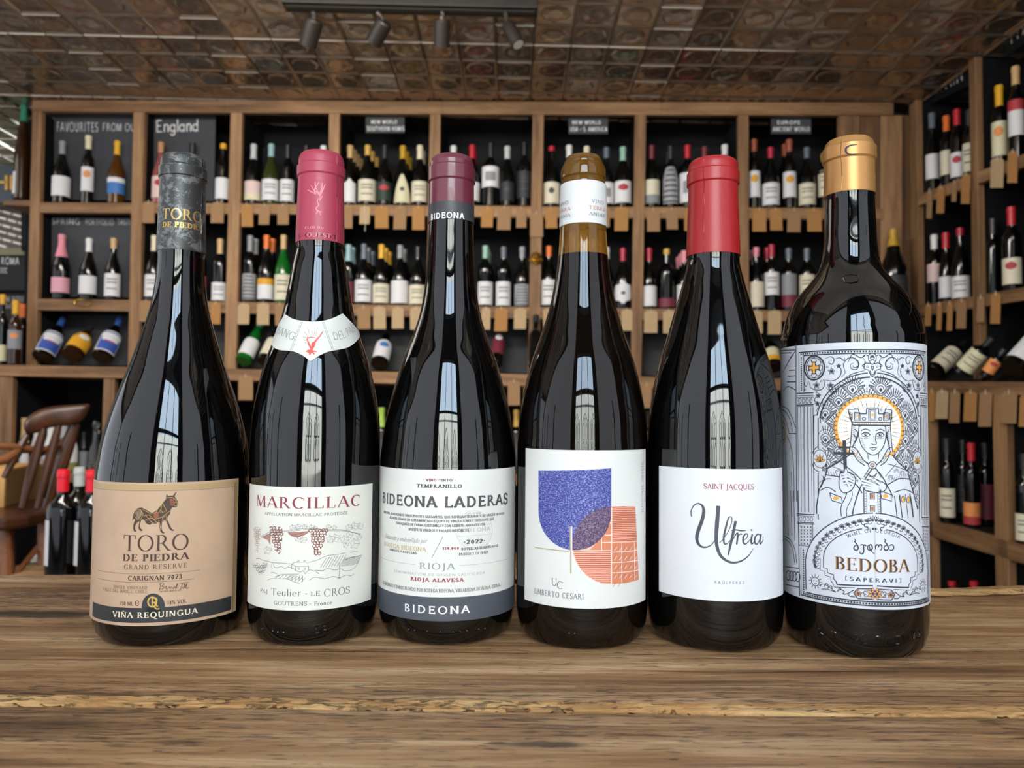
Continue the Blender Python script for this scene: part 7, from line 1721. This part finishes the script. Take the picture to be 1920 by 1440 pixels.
mb = MB(); mb.tube([cp(-200, 740, -.15), cp(0, 770, -.12), cp(260, 790, -.06), cp(500, 825, .0), cp(700, 820, .05), cp(860, 760, .09), cp(1010, 650, .12)], [.016] * 7, 10, flat=.8); mb.build('arm_rail', CW2, ch)
mb = MB(); mb.tube([cp(-100, 1000, -.14), cp(60, 980, -.11), cp(180, 900, -.08), cp(290, 800, -.05)], [.017] * 4, 10); mb.build('arm_support', CW2, ch)
mb = MB(); seat = [cp(-420, 1830, -.20), cp(60, 1850, -.20), cp(420, 1790, -.12), cp(760, 1690, .02), cp(840, 1600, .22), cp(640, 1560, .46), cp(-420, 1560, .46)]
zs = cp(100, 1790, -.1).z
seat = [Vector((p_.x, p_.y, zs)) for p_ in seat]
mb.add(seat + [p_ - Vector((0, 0, .045)) for p_ in seat], [tuple(range(7)), tuple(range(13, 6, -1))] + [(i, (i + 1) % 7, 7 + (i + 1) % 7, 7 + i) for i in range(7)]); mb.build('seat', CW_, ch, bevel=.012)
def leg(a_, X, Y, off, r=.018):
    e = CP.at(X, Y, off); e = Vector((e.x, e.y, FLOOR)) ; t = Vector((a_.x, a_.y, zs - .03))
    mb = MB(); mb.tube([t + (e - t) * k / 6 for k in range(7)], [r * q for q in (.9, 1.1, 1.3, 1.2, 1.0, .9, .8)], 10); mb.build('leg', CW2, ch)
leg(cp(80, 1800, -.14), 28, 1060, -.2); leg(cp(640, 1700, .05), 96, 1040, .02); leg(cp(120, 1600, .28), 26, 1010, .3); leg(cp(-350, 1760, 0), -60, 1060, -.1)
for (a_, b_) in (((cp(100, 1800, -.15) - Vector((0, 0, .26))), (cp(610, 1700, .05) - Vector((0, 0, .14)))),):
    mb = MB(); mb.tube([a_, b_], .010, 8); mb.build('stretcher', CW2, ch)
bx = empty('wooden_box', Vector((cp(20, 1790, -.1).x, cp(20, 1790, -.1).y, zs)), 'pale wooden wine box resting on the seat of the dark chair', 'box')
BXW = wood('box_wood', '#a07640', '#cf9f5e', '#e2ba78', (10, 4, 4), .6, .1)
BXD = wood('box_case_wood', '#6e5430', '#8d6f45', '#a4865a', (4, 4, 4), .6, .1)  # darker tone for the case; lid and front board are paler
zb1 = cp(80, 1150, .08).z; a0 = cp(85, 1500, .08); a1 = cp(630, 1500, .40); back = Vector((-.55, -.02, 0))
A = [Vector((a0.x, a0.y, zs + .001)), Vector((a1.x, a1.y, zs + .001)), Vector((a1.x, a1.y, zb1)), Vector((a0.x, a0.y, zb1))]
mb = MB(); mb.hexa(A, [v + back for v in A]); mb.build('case', BXD, bx, bevel=.003)
mb = MB(); lid = [A[3], A[2], A[2] + back, A[3] + back]; mb.hexa([v + Vector((0, 0, .0)) for v in lid], [v + Vector((0, 0, .010)) for v in lid]); mb.build('lid', BXW, bx, bevel=.002)
mb = MB(); q = [A[0], A[3], A[3] + back, A[0] + back]; mb.hexa([v + Vector((0.0, -.009, 0)) for v in q], [v + Vector((0, -.001, 0)) for v in q]); mb.build('end_board', BXW, bx)
# small things on the floor shelf under the chair
for (X, yt, yb, w, cap, gl_, n) in ((37, 978, 1048, 12, 'yellow', 'clear', 'small bottle with tall yellow cap under the chair'),):
    stand(BACK, X, yt, 1060, -.02, w, 'bord', gl_, cap, yt + 26, 'orange', 1040, 1056, 'plain', n, 'small goods under the chair')
for (x, y0, y1, w, n) in ((65, 1039, 1060, 20, 'short white lidded jar on the low shelf under the chair'), (82, 1027, 1060, 14, 'taller white tub on the low shelf beside the lidded jar')):
    a_ = BACK.at(x, 1061, -.03); a_.z = lowz(x, 1062); h = BACK.at(x, y0, -.03).z - a_.z; r = w / 2 / F * 3.7
    jr = empty('jar', a_, n, 'jar', 'small goods under the chair'); mb = MB(); mb.lathe([(r * .9, 0), (r, .004), (r, h * .72)], 20, a_); mb.build('body', mat('jar_white', '#b9b8b2', .5), jr)
    mb = MB(); mb.lathe([(r * 1.06, h * .72), (r * 1.06, h * .97), (r * .9, h)], 20, a_); mb.build('lid', mat('jar_lid', '#cfcec8', .4), jr)

# ------------------------------------------------------------------ track light on the ceiling
class CeilPlane:
    def at(s, px, py, drop=0.0):
        d = ray(px, py); n = Vector((-CSX, 0, 1)); p = Vector((_l.x, 0, _l.z - drop)); t = (p - CO).dot(n) / d.dot(n); return CO + d * t
CE = CeilPlane()
tr = empty('track_light', CE.at(770, 15, .0), 'black ceiling track light bar with four cylindrical spotlights', 'track light')
M_TR = mat('track_black', '#151310', .45, var=.05); M_SPOT = mat('spot_bronze', '#2b2521', .42, metal=.2, var=.05)
d0 = .055
f0, f1 = CE.at(530, 17, d0), CE.at(1007, 14, d0); f0b, f1b = CE.at(541, 29, d0), CE.at(1007, 28, d0)
yA, yB = (f0b.y + f1b.y) / 2, (f0.y + f1.y) / 2 
zc_ = lambda x: ceil_z(x)
mb = MB()
A = [Vector((f0b.x, yA, zc_(f0b.x) - d0)), Vector((f1b.x, yA, zc_(f1b.x) - d0)), Vector((f1b.x, yA, zc_(f1b.x))), Vector((f0b.x, yA, zc_(f0b.x)))]
wdt = Vector((0, -.075, 0))
mb.hexa(A, [v + wdt for v in A]); mb.build('track', M_TR, tr, bevel=.002)
mb = MB(); A2 = [v - Vector((0, 0, .0)) for v in A]
B = [Vector((f0b.x + .01, yA - .05, zc_(f0b.x) - d0 - .002)), Vector((f1b.x - .01, yA - .05, zc_(f1b.x) - d0 - .002)), Vector((f1b.x - .01, yA - .03, zc_(f1b.x) - d0 - .002)), Vector((f0b.x + .01, yA - .03, zc_(f0b.x) - d0 - .002))]
mb.hexa(B, [v + Vector((0, 0, .002)) for v in B]); mb.build('channel', mat('track_channel', '#3a342d', .5), tr)
TRP = Plane((0, 1, 0), (0, yA - .035, 0))
for (xm, ym, xa, ya, xb, yb, w) in ((587, 24, 590, 36, 577, 86, 34), (708, 24, 722, 40, 700, 80, 32), (829, 24, 829, 36, 828, 88, 31), (948, 24, 951, 46, 972, 84, 26)):
    m0 = TRP.at(xm, ym); a_ = TRP.at(xa, ya); b_ = TRP.at(xb, yb, .05 if xa < 900 else -.03); r = w / 2 / F * yA
    mb = MB(); mb.tube([m0, m0 + (a_ - m0) * .6, a_ + (b_ - a_) * .15], .009, 8); stem_ = mb.build('spot_stem', mat('spot_joint', '#3d3731', .4, metal=.4), tr)
    mb = MB(); mb.tube([a_, a_ + (b_ - a_) * .08, a_ + (b_ - a_) * .5, b_], [r * .86, r, r, r], 20); mb.tube([b_, b_ + (b_ - a_) * .001], [r * .8, r * .8], 20, 1); sp = mb.build('spot_housing', [M_SPOT, mat('spot_glass', '#b9b5ac', .2)], tr)

# ------------------------------------------------------------------ brass fittings on the rack
br = mat('polished_brass', '#c79a3f', .22, metal=.9, var=.05)
a_ = BACK.at(1005, 485, -.02); lp = empty('brass_lamp', a_, 'small polished brass wall lamp on the post beside the amber-necked bottle', 'lamp')
mb = MB(); c = BACK.at(1005, 481, -.03); mb.lathe([(.004, -.02), (.022, -.012), (.026, 0), (.022, .014), (.012, .022), (.003, .025)], 20, c); mb.build('globe', br, lp)
mb = MB(); mb.tube([BACK.at(993, 487, -.012), BACK.at(1005, 492, -.016), BACK.at(1017, 487, -.012)], [.009, .012, .009], 10); mb.build('arm', br, lp)
mb = MB(); mb.tube([BACK.at(1005, 490, -.004), BACK.at(1005, 490, -.02)], .016, 14); mb.build('back_plate', br, lp)
a_ = BACK.at(155, 568, 0); lh = empty('card_holder', a_, 'brass card holder frame on the shelf edge above the blue-labelled bottles', 'card holder')
mb = MB()
for q in ([(140, 565), (146, 562), (166, 562), (172, 565)], [(140, 565), (140, 571), (146, 573)], [(172, 565), (172, 571), (166, 573)], [(146, 573), (152, 573), (156, 576), (160, 573), (166, 573)]): mb.tube([BACK.at(x, y, -.003) for x, y in q], .003, 6)
mb.build('frame', br, lh)
